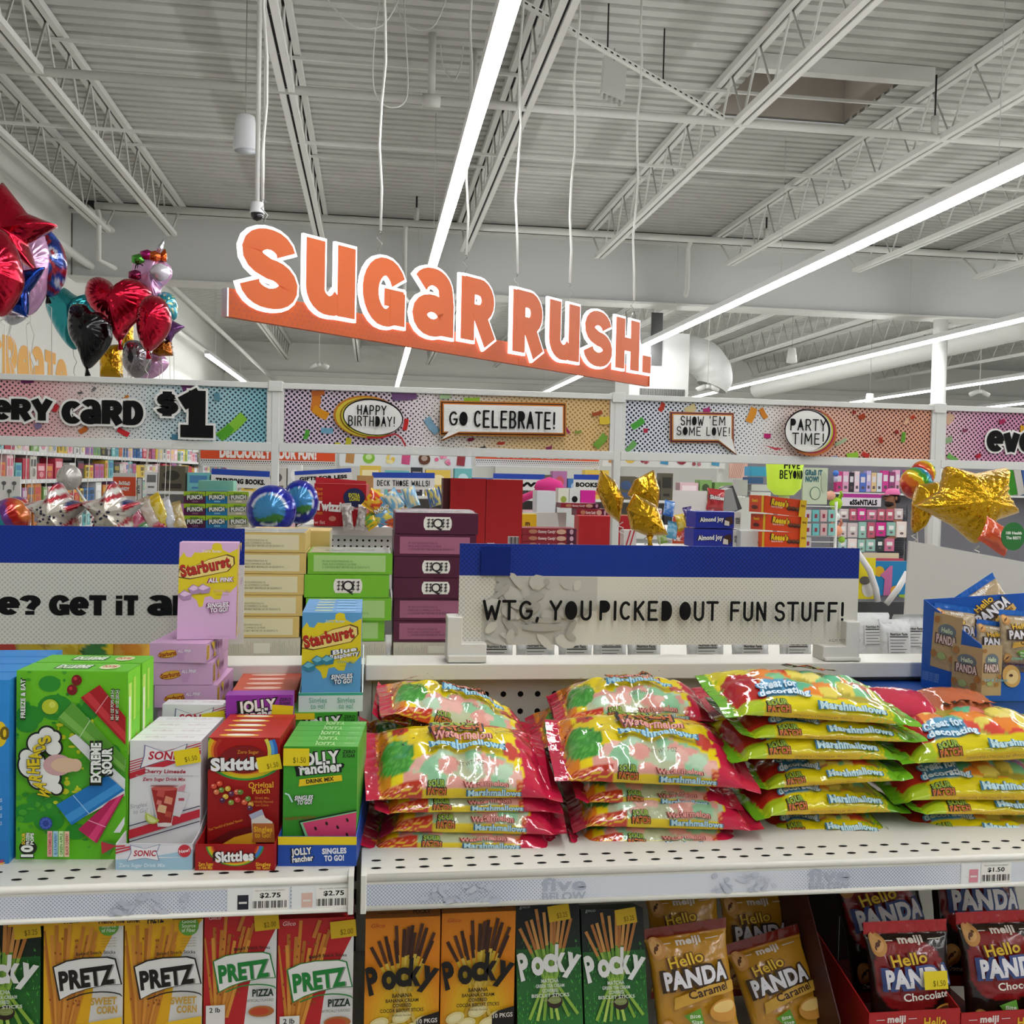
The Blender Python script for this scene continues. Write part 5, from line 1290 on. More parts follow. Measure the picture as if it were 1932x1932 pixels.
# ================================================================== lower shelf: stick snack boxes and snack bags
def sticks(k, base, tips, w, cols, split=None, m2=None):
    for i, (x, y) in enumerate(tips):
        c = cols[i % len(cols)]
        if split is None: k.stroke([base(i), (x, y)], w, paper(c), inc=.3)
        else:
            b = base(i); m = (x+(b[0]-x)*split, y+(b[1]-y)*split); k.stroke([b, m], w, paper(m2[i % len(m2)]), inc=.15); k.stroke([m, (x, y)], w*1.08, paper(c), inc=.15)
    k.up()
def art_pretz(corn):
    def f(k, H):
        T = lambda y: H-y
        bg = '#dba516' if corn else '#b01f22'
        k.rect(0, 0, 1, H, paper(bg)); wt = paper('#d9d7d3')
        if corn: k.poly([(1, T(.0)), (.9, T(.14)), (.66, T(.62)), (.40, H*0), (1, 0)], wt)
        else: k.poly([(1, T(.22)), (.72, T(.8)), (.62, T(1.05)), (.42, 0), (1, 0)], wt)
        random.seed(3 if corn else 5)
        tips = [(.02, T(.32)), (.0, T(.12)), (.10, T(.18)), (.16, T(.05)), (.2, T(.28)), (.28, T(.10)), (.33, T(.02)), (.42, T(.3)), (.5, T(.08)), (.56, T(.2)), (.62, T(.05)), (.66, T(.16)), (.64, T(.33))] if corn else \
               [(.0, T(.35)), (.14, T(.2)), (.12, T(.35)), (.24, T(.24)), (.3, T(.02)), (.35, T(.3)), (.42, T(.4)), (.55, T(.2)), (.62, T(.22)), (.68, T(.16)), (.62, T(.4))]
        sticks(k, lambda i: (.14+.018*i, T(1.5)), tips, .045, ['#c07a2a', '#a9651f', '#cf8c36', '#b8762a'])
        for i in range(26): x, y = random.uniform(.08, .6), random.uniform(.2, 1.2); k.ell(x, T(y), .012, .02, paper('#8a4c16'), n=6, inc=.05)
        k.up()
        if not corn: k.text('Glico', .14, T(.08), .06, paper('#e6cfcf'), .0, shear=.25, w=.17); k.stroke([(.47, T(.26)), (.55, T(.02))], .05, paper('#b8722c'))
        if corn:
            k.ell(.82, T(.08), .13, .135, paper('#5d9b33'))
            for i, s in enumerate(('Good', 'Source', 'of Fiber')): k.text(s, .82, T(.04+.06*i), .05, paper('#d5e3c5'), .02, w=.18)
            for i in range(4): k.text('contains dietary fibre', .82, T(.25+.035*i), .02, paper('#8a7a3a'), 0, w=.2)
        y0 = .0 if corn else .08
        k.text('Baked Snack Sticks', .66, T(.455+y0), .045, paper('#1b1510'), .01, rot=.02, w=.5, arch=.01)
        ink = '#17130f' if corn else '#1d7a33'
        pl = [(.14, .60), (.3, .53), (.5, .50), (.8, .50), (.9, .53), (.98, .86), (.78, .86), (.55, .90), (.36, .96), (.22, 1.03)]
        k.poly([((x-.55)*1.05+.55, T((y+y0-.76)*1.07+.76)) for x, y in pl], paper(ink)).poly([(x, T(y+y0)) for x, y in pl], paper('#e2e0dc'))
        k.text('PRETZ', .57, T(.87+y0), .24, paper('#8b8a86'), .05, rot=.1, w=.72).text('PRETZ', .56, T(.865+y0), .24, paper(ink), .05, rot=.1, w=.70)
        k.stroke([(.3, T(1.04+y0))]+arc(.7, T(1.06+y0), .34, .11, 150, 20, 8), .018, paper(ink))
        if corn: k.text('SWEET', .77, T(1.12), .095, paper('#bd9332'), .04, w=.33); k.text('CORN', .81, T(1.24), .095, paper('#bd9332'), .04, w=.26); k.poly([(.55, T(1.36)), (1, T(1.3)), (1, T(1.5)), (.55, T(1.5))], paper('#e0b51e'))
        else: k.text('PIZZA', .82, T(1.2), .10, paper('#12251a'), .04, w=.30); k.text('ARTIFICIALLY FLAVORED', .78, T(1.28), .04, paper('#4a4a44'), .0, w=.38); k.ell(.8, T(1.42), .18, .08, paper('#a8612a')).ell(.78, T(1.42), .13, .05, paper('#b54228')).rect(.04, T(1.6), .3, T(1.3), paper('#dcd9d4')); k.text('2 lb', .16, T(1.4), .07, paper('#2a2a2a'), .02)
    return f
def art_pocky(kind):
    def f(k, H):
        T = lambda y: H-y
        if kind == 'b':
            k.rect(0, 0, 1, H, paper('#cf7a12'))
            for i in range(8): k.ell(.5, T(1.25), .62-.06*i, .62-.065*i, paper(mixc('#d48414', '#d9b41c', i/7)), n=28) if i > 3 else None
            for i in range(8):
                pts = [(clamp(x), clamp(y, 0, H)) for x, y in arc(.5, T(1.35), .6-.05*i, .85-.08*i, 0, 360, 30)]; k.raw(pts, [tuple(range(len(pts)-1))], paper(mixc('#d07c12', '#d8b01e', i/7)), .2)
            k.up(); tips = [(.08, T(.38)), (.18, T(.3)), (.27, T(.24)), (.3, T(.35)), (.41, T(.1)), (.4, T(.3)), (.52, T(.15)), (.58, T(.12)), (.63, T(.1)), (.66, T(.2)), (.76, T(.08)), (.8, T(.2)), (.82, T(.14)), (.92, T(.21)), (.9, T(.32))]
            sticks(k, lambda i: (.40+.016*i, T(1.0)), tips, .042, ['#3a1f14', '#4a2a1a', '#33190f'], .45, ['#c2a02a', '#cdb04a', '#b8952a'])
            sticks(k, lambda i: (.5, T(.9)), [(.3, T(1.5)), (.38, T(1.5)), (.62, T(1.5)), (.7, T(1.5))], .045, ['#c2962a', '#cfae52'])
            for x, y in ((.2, 1.42), (.5, 1.34), (.78, 1.42), (.35, 1.5), (.65, 1.5)): k.ell(x, T(y), .13, .08, paper('#d8c88a'), rot=.3).ell(x, T(y), .09, .05, paper('#e0d5a2'), rot=.3)
            c, tx, rg = '#16100c', '#1c130b', '#8a2a1a'; lines = ('BANANA', 'BANANA CREAM', 'COVERED', 'COCOA BISCUIT STICKS')
            k.text('Glico', .16, T(.10), .055, paper('#a0341c'), .0, shear=.25, w=.19)
            k.poly([(.7, T(1.40)), (.78, T(1.34)), (1, T(1.28)), (1, T(1.62)), (.7, T(1.62))], paper('#17120e')); k.text('10 PKGS', .84, T(1.43), .06, paper('#dcd6cc'), .02, rot=.04, w=.28)
        else:
            grad(k, 0, T(.62), 1, H, '#0f2412', '#060806', 6); grad(k, 0, 0, 1, T(.62), '#2f7a2c', '#1b5220', 5)
            random.seed(8)
            for i in range(520): x, y = random.random(), random.uniform(0, H-.5); k.raw([(x-.008, y), (x+.008, y), (x+random.uniform(-.02, .02), y+.045)], [(0, 1, 2)], paper(random.choice(['#3f9a36', '#2a7026', '#4fae3e', '#1f5a20'])), .01)
            k.up(); tips = [(.06, T(.32)), (.16, T(.22)), (.24, T(.2)), (.32, T(.05)), (.34, T(.2)), (.44, T(.1)), (.56, T(.03)), (.62, T(.1)), (.7, T(.03)), (.76, T(.2)), (.86, T(.2))]
            sticks(k, lambda i: (.42+.018*i, T(1.05)), tips, .045, ['#b57a3a', '#a3682e', '#c08a48'], .5, ['#6f9a34', '#86ab42', '#5d8a2c'])
            sticks(k, lambda i: (.46+.01*i, T(1.0)), [(.18, T(1.6)), (.3, T(1.62)), (.4, T(1.62)), (.52, T(1.6)), (.62, T(1.62)), (.78, T(1.58)), (.92, T(1.55))], .045, ['#86ab3a', '#a2bd52', '#759c30'])
            c, tx = '#d9d9d4', '#cfd6cc'; lines = ('MATCHA', 'GREEN TEA CREAM', 'COVERED', 'BISCUIT STICKS')
            k.text('glico', .14, T(.03), .05, paper('#9aa29a'), 0, shear=.25, w=.16)
            k.ell(.57, T(1.36), .12, .1, paper('#2a1712')).ell(.57, T(1.34), .1, .055, paper('#7c8a4a'))
        y0 = .89 if kind == 'b' else .93
        for ch, x, dy, r in zip('Pocky', (.14, .335, .50, .66, .84), (.09, .035, .0, .0, .0), (.28, .1, .0, -.06, -.3)):
            k.text(ch, x, T(y0+dy), .36 if ch in 'Pk' else .34, paper(c), .05, rot=r, w=.19 if ch != 'k' else .18)
        for i, s in enumerate(lines): k.text(s, .5, T(y0+.165+.066*i), .048 if i else .055, paper(tx), .02, w=(.27, .44, .25, .58)[i])
        k.text('Artificially Flavored', .5, T(y0+.42), .03, paper(mixc(tx, '#7a6a3a', .5)), 0, w=.26)
    return f
def stand2(px0, px1, ytop, Y, name, label, art, d, col, grp, topcol=None, lean=0.0, x1b=None, roll=0):
    a, b = PY(px0, ytop, Y), PY(px1, ytop, Y); w = b.x-a.x
    v = V((roll, -lean, 1)).normalized() if False else V((0, sin(lean), cos(lean))); n = V((1, 0, 0)).cross(v)
    h = (a.z-ZL2)/v.z; o = a-v*h
    f = Frame(o, V((1, 0, 0)), v, n)
    return carton(name, label, 'box', f, w, h-.001, d, col, art, None, None, grp, topcol), f, w, h-.001
GS = 'stick snack boxes'
def st(o, f, w, h, x, y, t, rot=.08): sticker(o, f, w, x, h/w-y, .34, .23, rot, t, '#c9a514')
Y3 = 1.075
for px0, px1, yt, kind, lab, col, stx in (
    (-72, 77, 1722, art_pocky('m'), 'dark green matcha stick box cut by the left edge', '#1b3a1c', (.68, .37, '$3.25')),
    (83, 233, 1737, art_pretz(True), 'yellow sweet corn stick snack box beside the dark matcha box at the left edge', '#d09a16', None),
    (236, 383, 1737, art_pretz(True), 'yellow sweet corn stick snack box touching the red pizza one', '#d09a16', None),
    (386, 523, 1722, art_pretz(False), 'red pizza stick snack box touching the yellow corn one', '#a51d20', (.70, .27, '$2.00')),
    (525, 668, 1733, art_pretz(False), 'red pizza stick snack box next to the shelf joint', '#a51d20', (.70, .28, '$2.00'))):
    o, f, w, h = stand2(px0, px1, yt, Y3, 'snack_stick_box', lab, kind, .045, col, GS)
    if stx: st(o, f, w, h, *stx)
for px0, px1, yt, lb, Y in ((690, 831, 1732, 'orange banana stick box next to the shelf joint', Y3-.005), (834, 973, 1722, 'orange banana stick box touching the green matcha one', Y3)):
    o, f, w, h = stand2(px0, px1, yt, Y, 'snack_stick_box', lb, art_pocky('b'), .045, '#c87812', GS)
    k = Ink(); k.rect(0, 0, 1, .16, paper('#7d4a1c')); k.text('POCKY', .75, .05, .06, paper('#3a220e'), .04, w=.24); k.text('share happiness', .35, .06, .03, paper('#3a220e'), 0, w=.4)
    v2 = V((0, .75, .66)); f4 = Frame(f(0, h, 0), f.u, v2, f.u.cross(v2))
    MB(f4).box(0, w, 0, .022, -.0008, 0, paper('#9a5c1c')).build('top_flap', o); q = k.done('printed_flap', lambda a, b, c: f4(a*w, b*w*.9, c+.0003), o)
for px0, px1, yt, lb, sx, sy in ((972, 1092, 1708, 'green matcha stick box leaning back, touching the orange one', .52, .25), (1096, 1212, 1715, 'green matcha stick box leaning back, beside the caramel bags', .56, .25)):
    o, f, w, h = stand2(px0, px1, yt, Y3+.028, 'snack_stick_box', lb, art_pocky('m'), .045, '#173a1a', GS, lean=.30)
    st(o, f, w, h, sx, sy, '$3.25', .12)
# yellow banner strips above the corn boxes
for px0, px1, lb in ((15, 166, 'yellow paper strip with writing under the shelf, left one'), (168, 325, 'yellow paper strip with writing under the shelf, right one')):
    a, b = PY(px0, 1749, Y3-.012), PY(px1, 1747, Y3-.012); f = Frame(a, V((1, 0, 0)), V((0, 0, 1)), V((0, -1, 0))); w = b.x-a.x
    hh = ZS-.034-a.z
    o = MB(f).box(0, w, 0, hh, -.001, 0, paper('#d3a016')).build('shelf_strip', None, f.o); tag(o, lb, 'label', 'yellow shelf strips')
    k = Ink(); k.text('Hello, me time!', w*.36, .003, .0055, paper('#4a2a12'), .03, w=w*.5); k.text('PRETZ', w*.8, .002, .008, paper('#1c120c'), .05, rot=.06, w=w*.2); k.done('lettering', f, o)
# flow-wrapped snack bags hanging upright
def panda_col(p, base, topc, botc, win):
    def f(u, t):                       # u runs up the bag, t across
        if u > .80: return rgb(topc)
        if u < -.86: return rgb(botc)
        if win and hypot((u-.22)/.52, (t-.55)/.34) < 1: return rgb(win)
        return rgb(base)
    return f
def biscuit(k, x, y, r): k.ell(x, y, r, r*1.08, paper('#c98f4c')).ell(x-.1*r, y+.12*r, r*.78, r*.8, paper('#dba765')).ell(x, y, r*.3, r*.2, paper('#5a3418'), rot=.5).ell(x-r*.3, y-r*.3, r*.12, r*.2, paper('#5a3418')).ell(x+r*.3, y+r*.3, r*.16, r*.12, paper('#5a3418'))
def panda_ink(p, flav, acc, txt):
    k = Ink(.0004); Wd, Ln = p.P, p.L
    def M(x, y): return x*Wd, y*Ln
    k.text('meiji', .5*Wd, .345*Ln, .05*Ln, paper('#e6dccf'), .04, w=.2*Wd); k.rect(.22*Wd, .362*Ln, .36*Wd, .368*Ln, paper('#e6dccf')).rect(.64*Wd, .362*Ln, .78*Wd, .368*Ln, paper('#e6dccf'))
    biscuit(k, .2*Wd, .34*Ln, .1*Wd); biscuit(k, .2*Wd, -.28*Ln, .09*Wd)
    k.text('Hello', .44*Wd, .20*Ln, .085*Ln, paper('#e0b62a'), .02, rot=.12, w=.3*Wd, outline=(paper('#5a2a12'), .04))
    k.text('PANDA', .51*Wd, .045*Ln, .13*Ln, paper('#e3dfe3'), .05, rot=.05, w=.58*Wd, outline=(paper('#3a4a7c' if txt == 'w' else '#3a2a1a'), .09))
    if txt == 'w': k.text(flav, .56*Wd, -.05*Ln, .055*Ln, paper('#e8e0d2'), .02, rot=.05, w=.40*Wd)
    else:
        k.poly([(.28*Wd, -.12*Ln), (.3*Wd, -.03*Ln), (.6*Wd, .03*Ln), (.9*Wd, .03*Ln), (.9*Wd, -.05*Ln), (.6*Wd, -.06*Ln)], paper('#c79a3a')); k.text(flav, .6*Wd, -.04*Ln, .065*Ln, paper('#3a1f10'), .02, rot=.1, w=.36*Wd)
    k.poly([(.36*Wd, -.17*Ln), (.5*Wd, -.13*Ln), (.52*Wd, -.28*Ln), (.44*Wd, -.26*Ln)], paper('#5f9a2e')); k.text('Bite', .45*Wd, -.2*Ln, .03*Ln, paper('#e3ead2'), .02); k.text('Size', .46*Wd, -.245*Ln, .03*Ln, paper('#e3ead2'), .02)
    k.ell(.72*Wd, -.18*Ln, .15*Wd, .09*Ln, paper('#c98f3c')).ell(.72*Wd, -.15*Ln, .12*Wd, .045*Ln, paper('#e0bd72' if txt != 'w' else '#5a3018'))
    k.text('Creme Center with Crunchy Shell', .52*Wd, -.385*Ln, .035*Ln, paper('#8a2a1a' if txt != 'w' else '#e3dccf'), .02, w=.72*Wd)
    return k
def pmap(p): return lambda a, b, c: V(p(clamp(b/(p.L/2), -1, 1), clamp(1-a/p.P, .001, .999), True, c+.0006))
FOILD = painted(.2, 0, (50, .15), 'snack_bag_film', coat=.3)
pprot = {}
def pbag(kind, px, py, Y, wpx, rot, lean, label, cut=None, sc=1.0, stk=None):
    if kind not in pprot:
        L, D = .165, .118
        p = Pillow(L, D, .02, {'car': 51, 'cho': 57, 'tan': 63}[kind], lumps=[], crimp=.8)
        cols = {'car': panda_col(p, '#c08a26', '#6e1d12', '#8a2a18', None), 'cho': panda_col(p, '#231712', '#b3161a', '#a01418', '#8c1d1c'), 'tan': panda_col(p, '#b39c78', '#1b66c2', '#a58d68', None)}[kind]
        o = p.mesh('snack_bag', cols, FOILD, 60, 28).build('snack_bag')
        panda_ink(p, {'car': 'Caramel', 'cho': 'Chocolate', 'tan': 'Cookies'}[kind], '', {'car': 'b', 'cho': 'w', 'tan': 'b'}[kind]).done('printed_lettering', pmap(p), o, sub=.006)
        tag(o, '', 'bag'); pprot[kind] = [o, p, True]
    o, p, first = pprot[kind]
    if first: pprot[kind][2] = False
    else: o = dup(o)
    c = PY(px, py, Y); s = wpx*Y/F_PX/p.D*sc
    # local x runs up the bag, local y points to the viewer's left, local z toward the viewer
    up = V((sin(rot), sin(lean)*cos(rot), cos(rot)*cos(lean))); side = V((-cos(rot), 0, sin(rot))); side = (side-up*side.dot(up)).normalized(); nn = up.cross(side)
    o.matrix_world = Matrix.Translation(c) @ Matrix(((up.x, side.x, nn.x, 0), (up.y, side.y, nn.y, 0), (up.z, side.z, nn.z, 0), (0, 0, 0, 1))) @ Matrix.Diagonal((s, s, s, 1))
    o['label'] = label; o['group'] = {'car': 'caramel snack bags', 'cho': 'chocolate snack bags', 'tan': 'tan snack bags'}[kind]
    if stk:
        fr = Frame(V((stk[0]*p.L, -stk[1]*p.D, p.T*1.7)), V((0, -1, 0)), V((1, 0, 0)), V((0, 0, 1))); k = Ink(.0003)
        k.rect(0, 0, .032, .022, mat('#e0c81a', .6)); k.text(stk[2], .02, .004, .007, matte('#6b5c12'), 0, w=.017)
        q = k.done('price_sticker', fr, None); q.parent = o; q['label'] = 'yellow price sticker'
    return o
pbag('car', 1306, 1860, 1.09, 172, -.10, .25, 'golden caramel snack bag in front, beside the green matcha box')
pbag('car', 1292, 1775, 1.19, 150, -.05, .2, 'golden caramel snack bag right behind the front caramel one')
pbag('car', 1470, 1872, 1.13, 160, -.22, .45, 'golden caramel snack bag slumped to the right in front')
pbag('car', 1428, 1775, 1.22, 150, .0, .2, 'caramel snack bag in the shade behind the slumped one')
pbag('cho', 1668, 1748, 1.22, 190, -.12, .3, 'dark chocolate snack bag lying in the shade at the back, nearer the middle')
pbag('cho', 1840, 1722, 1.22, 200, .06, .3, 'dark chocolate snack bag lying in the shade at the back, nearer the edge')
pbag('cho', 1716, 1862, 1.09, 186, -.0, .22, 'black and red chocolate snack bag with a yellow sticker in the front tray', stk=(.03, .02, '$1.50'))
pbag('cho', 1890, 1842, 1.09, 186, .0, .22, 'black and red chocolate snack bag at the right edge', stk=(.17, .30, '$1.50'))
for px0, px1, lb in ((1640, 1812, 'red cardboard tray holding the first chocolate bag'), (1814, 1990, 'red cardboard tray at the right edge holding chocolate bags')):
    a, b = PY(px0, 1912, 1.045), PY(px1, 1902, 1.045); w = b.x-a.x
    t = thing('box_tray', lb, 'display tray', (a.x, 1.045, ZL2), 'red snack trays'); m = mat('#a3171a', .45); hh = a.z-ZL2
    f = Frame((a.x, 1.045, ZL2), (1, 0, 0), (0, 0, 1), (0, -1, 0))
    MB(f).box(0, w, 0, hh, -.0015, 0, m).build('front_lip', t)
    for x in (0, w-.0015):
        MB(f).add([(x, 0, -.0015), (x, hh, -.0015), (x, hh+.035, -.16), (x, 0, -.16), (x+.0015, 0, -.0015), (x+.0015, hh, -.0015), (x+.0015, hh+.035, -.16), (x+.0015, 0, -.16)], [(0, 1, 2, 3), (7, 6, 5, 4), (0, 4, 5, 1), (1, 5, 6, 2), (2, 6, 7, 3)], m).build('side_wall', t)
    MB(f).box(0, w, 0, min(.225, ZS-.05-ZL2), -.30, -.298, mat('#2a0c0c', .6)).build('shade_backing', t)  # dark sheet added behind the bags to imitate the shade under the shelf
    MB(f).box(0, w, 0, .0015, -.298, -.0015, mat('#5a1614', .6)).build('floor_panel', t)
    k = Ink(); k.text('meiji', w*.3, hh-.012, .008, paper('#e0d6cf'), .04, w=w*.2); k.rect(w*.08, hh-.009, w*.17, hh-.0082, paper('#e0d6cf')).rect(w*.43, hh-.009, w*.52, hh-.0082, paper('#e0d6cf')); k.text('Hello', w*.72, hh-.020, .012, paper('#dfb52a'), .02, w=w*.25)
    k.done('lettering', f, t)
# dark tray side between caramel and chocolate
a = PY(1520, 1700, 1.25); MBx = MB()
f = Frame((PY(1585, 1900, 1.05).x, 1.05, ZL2), (0, 1, 0), (0, 0, 1), (-1, 0, 0))
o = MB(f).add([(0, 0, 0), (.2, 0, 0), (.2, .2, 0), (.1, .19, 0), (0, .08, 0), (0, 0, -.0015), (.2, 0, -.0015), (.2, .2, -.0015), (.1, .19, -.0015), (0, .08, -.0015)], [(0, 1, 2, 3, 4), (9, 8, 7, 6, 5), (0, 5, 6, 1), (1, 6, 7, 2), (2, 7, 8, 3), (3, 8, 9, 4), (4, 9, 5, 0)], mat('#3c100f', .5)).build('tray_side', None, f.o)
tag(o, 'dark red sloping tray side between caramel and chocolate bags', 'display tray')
# blue display carton of tan bags leaning on the far right of the upper shelf
A0, B0, A1 = PY(1738, 1294, 1.37), PY(1847, 1323, 1.27), PY(1747, 1131, 1.37)
zb = B0.z; A0.z = zb; hL = A1.z-zb
u = (B0-A0); wl = u.length; u = u/wl; n = u.cross(V((0, 0, 1)))
t = thing('display_carton', 'blue display carton with slanted sides holding tan cookie bags at far right', 'display carton', A0)
BLU = mat('#1555b0', .4); f = Frame(A0, u, V((0, 0, 1)), n); hR = PP(1847, 1216, A0, n).z-zb
MB(f).prism([(0, 0), (wl, 0), (wl, hR), (0, hL)], -.0015, 0, BLU).build('side_panel', t)
u2 = V((cos(.10), -sin(.10)*0.2, 0)).normalized(); n2 = u2.cross(V((0, 0, 1))); f2 = Frame(B0, u2, V((0, 0, 1)), n2)
hF = PP(1907, 1271, B0, n2).z-zb; wF = .19
MB(f2).prism([(0, 0), (wF, 0), (wF, hF), (.032, hF), (0, hR)], -.0015, 0, BLU).build('front_panel', t)
C0 = A0+u2*wF; f3 = Frame(A0, u2, V((0, 0, 1)), n2); MB(f3).prism([(0, 0), (wF, 0), (wF, hL*1.1), (0, hL)], -.0015, 0, BLU).build('back_panel', t)
MB().add([tuple(A0), tuple(B0), tuple(B0+u2*wF), tuple(C0)], [(0, 1, 2, 3)], BLU).build('bottom_panel', t)
k = Ink(.0002)
def minibag(k, x, y, w, h, r):
    c, s = cos(r), sin(r); P = lambda a, b: (x+a*w*c-b*h*s, y+a*w*s+b*h*c)
    k.raw([P(-.5, -.5), P(.5, -.5), P(.5, .5), P(-.5, .5)], [(0, 1, 2, 3)], paper('#b59a72'))
    k.ell(*P(0, .2), w*.32, h*.13, paper('#6a7480')); k.text('Hello', *P(.0, .17), h*.09, paper('#cfe0c0'), .03, rot=r, w=w*.4); k.text('PANDA', *P(0, -.03), h*.15, paper('#d9c2c0'), .05, rot=r, w=w*.7, outline=(paper('#5a4038'), .08))
    for a, b in ((-.36, .38), (-.4, -.25), (.38, -.12), (.25, -.28)): k.ell(*P(a, b), w*.1, w*.1, paper('#a4713c'))
    k.ell(*P(-.1, -.26), w*.14, w*.1, paper('#9fb070'))
minibag(k, wl*.42, hL*.56, wl*.50, hL*.62, -.06); minibag(k, wl*.80, hL*.30, wl*.5, hL*.55, .0)
for i in range(4): k.text('COOKIES WITH CREME', wl*.2, hL*(.17-.025*i), .0028, paper('#8fb0dc'), 0, w=wl*.3)
k.done('printed_side', f, t)
k = Ink(.0002); minibag(k, .0165, hR*.55, .030, .07, -.0)
k.ell(.045, .035, .013, .016, paper('#c79a58'), rot=.4).ell(.046, .034, .009, .010, paper('#e0c08a')).ell(.044, .036, .003, .002, paper('#4a2a14')); k.text('creamy', .052, .058, .004, paper('#7fc0a0'), .02); k.text('Soft & Creamy', .022, .028, .004, paper('#7fb0c0'), .02); k.text('net wt', .075, .02, .004, paper('#5f8fd0'), 0)
k.done('printed_front', f2, t)
pbag('tan', 1800, 1203, 1.36, 105, .12, .2, 'tan cookie bag with blue top, tucked deepest in the blue carton', sc=.9)
pbag('tan', 1872, 1165, 1.375, 120, -.55, .25, 'tan cookie bag lying askew across the top of the blue carton', sc=.9)
pbag('tan', 1872, 1222, 1.32, 82, .12, .15, 'tan cookie bag with blue top, middle of the blue carton', sc=.95)
pbag('tan', 1922, 1210, 1.31, 92, .05, .15, 'tan cookie bag with blue top, at the right of the blue carton', sc=.98)
a, b = PY(1590, 1290, 1.40), PY(1990, 1290, 1.40)
o = MB().box(a.x, b.x+.02, 1.275, 1.425, zb-.052, zb-.0015, mat('#173f86', .4)).build('snack_carton', None, (a.x, 1.3, zb-.05)); tag(o, 'dark blue carton lying under the blue display carton', 'box')
MB().box(a.x-.002, b.x+.02, 1.273, 1.2748, zb-.052, zb+.002, mat('#24509c', .4)).build('lid_edge', o)
for i in range(3):
    q = MB().box(a.x+.01, b.x, 1.29, 1.42, ZS+.001+i*.027, ZS+.026+i*.027, mat(('#7a2a36', '#2a3f7a', '#8a3a40')[i], .4)).build('snack_carton', None, (a.x, 1.3, ZS+i*.027)); tag(q, f'{("lowest maroon", "middle navy", "upper maroon")[i]} flat carton under the blue display carton', 'box')
for px, py, c, lb in ((1700, 1330, '#c02c48', 'pink pouch lying on the dark blue carton behind the tall bag pile'), (1815, 1330, '#b5603c', 'orange-brown pouch lying in front of the blue display carton')):
    p = Pillow(.10, .07, .016, int(px), lumps=[]); o = p.mesh('candy_pouch', lambda u, t: rgb(c) if abs(u) < .8 else rgb(mixc(c, '#ffffff', .15)), FOIL, 30, 16).build('candy_pouch'); tag(o, lb, 'bag')
    o.location = PY(px, py, 1.235); o.rotation_euler = (.3, .08, -.1)
# ================================================================== banner frame over the card aisle
YH = 3.6; FRM = mat('#d6d6d2', .45)
zt0, zt1 = PY(500, 722, YH).z, PY(500, 733, YH).z; zb1, zb0 = PY(500, 835, YH).z, PY(500, 852, YH).z
px_posts = [520, 1164, 1768]; XPs = [PY(p, 800, YH).x for p in px_posts]; stp = (XPs[2]-XPs[0])/2; XPs = [XPs[0]-stp]+XPs+[XPs[2]+stp]
t = thing('banner_rack', 'white square-tube frame holding the row of confetti banners', 'frame', (XPs[1], YH, 0))
for x in XPs:
    MB().box(x-.013, x+.013, YH-.016, YH+.016, 0, zt0-.003, FRM).build('post', t, bevel=.002)
    MB().box(x-.024, x+.024, YH-.024, YH+.024, zt0-.03, zt0+.006, FRM).build('joint_cap', t, bevel=.002)
for i in range(4):
    a, b = XPs[i]+.013, XPs[i+1]-.013
    MB().box(a, b, YH-.018, YH+.018, zt1, zt0, FRM).build('rail', t, bevel=.002)
    MB().box(a, b, YH-.018, YH+.018, zb0, zb1, FRM).build('rail', t, bevel=.002)
    for x0, x1 in ((a, a+.016), (b-.016, b)): MB().box(x0, x1, YH-.014, YH+.014, zb1, zt1, FRM).build('side_rail', t)
def banner(i, label, base, dots, sizes):
    a, b = XPs[i]+.030, XPs[i+1]-.030; w = b-a
    m = halftone_mat('confetti_banner', base, dots, 78, sizes, None, w, rough=.45, angle=40)
    o = MB().box(a, b, YH-.006, YH+.006, zb1, zt1, m).build('banner', None, (a, YH, zb1)); tag(o, label, 'banner', 'confetti banners')
    return o, Frame((a, YH-.0065, zb1), (1, 0, 0), (0, 0, 1), (0, -1, 0)), w, zt1-zb1
def bq(f, px, py): p = PP(px, py, f.o, V((0, -1, 0))); return (p-f.o).dot(f.u), p.z-f.o.z
def confetti(k, f, lst):
    for px, py, l, wd, rot, c in lst:
        x, y = bq(f, px, py); s = YH/F_PX; l *= s; wd *= s; cr, sr = cos(rot), sin(rot)
        H = zt1-zb1
        k.raw([(x+a*cr-b*sr, clamp(y+a*sr+b*cr, 0, H)) for a, b in ((-l/2, -wd/2), (l*.1, -wd*.62), (l/2, -wd/2), (l/2, wd/2), (l*.05, wd*.4), (-l/2, wd/2))], [(0, 1, 2, 3, 4, 5)], matte(c), .3)
    k.up()
WHT = matte('#e6e4e0')
o, f, w, h = banner(0, 'banner with heavy black lettering about cards and a big one dollar price', [(0, '#d98a9a'), (.35, '#d9a0a4'), (.55, '#d8d2cc'), (.75, '#b9d0d6'), (1, '#7fb9c4')], [(0, '#2a1216'), (.6, '#3a3436'), (1, '#173f4c')], [(0, .33), (.25, .30), (.45, .14), (.62, .16), (.8, .26), (1, .34)])
k = Ink(.0012)
random.seed(21)
confetti(k, f, [(52, 716, 22, 12, .1, '#6a2a5a'), (358, 732, 26, 16, .3, '#6a3a6a'), (437, 805, 60, 18, .75, '#7fb83a'), (425, 815, 30, 16, .8, '#4f9a2a'), (233, 815, 22, 9, -.5, '#c22a30'), (157, 811, 16, 9, .6, '#b8622a'), (235, 752, 18, 5, .7, '#b5702a'), (25, 752, 12, 9, .2, '#c03040'), (72, 803, 12, 10, .4, '#7a6a8a'), (105, 770, 14, 8, 1.2, '#b52a30'), (333, 824, 16, 10, 0, '#4a7f9a'), (410, 748, 10, 14, .2, '#5a8a9a'), (152, 741, 8, 4, .3, '#555555'), (178, 734, 8, 5, 1, '#666666'), (85, 757, 10, 8, .4, '#7a2a4a')])
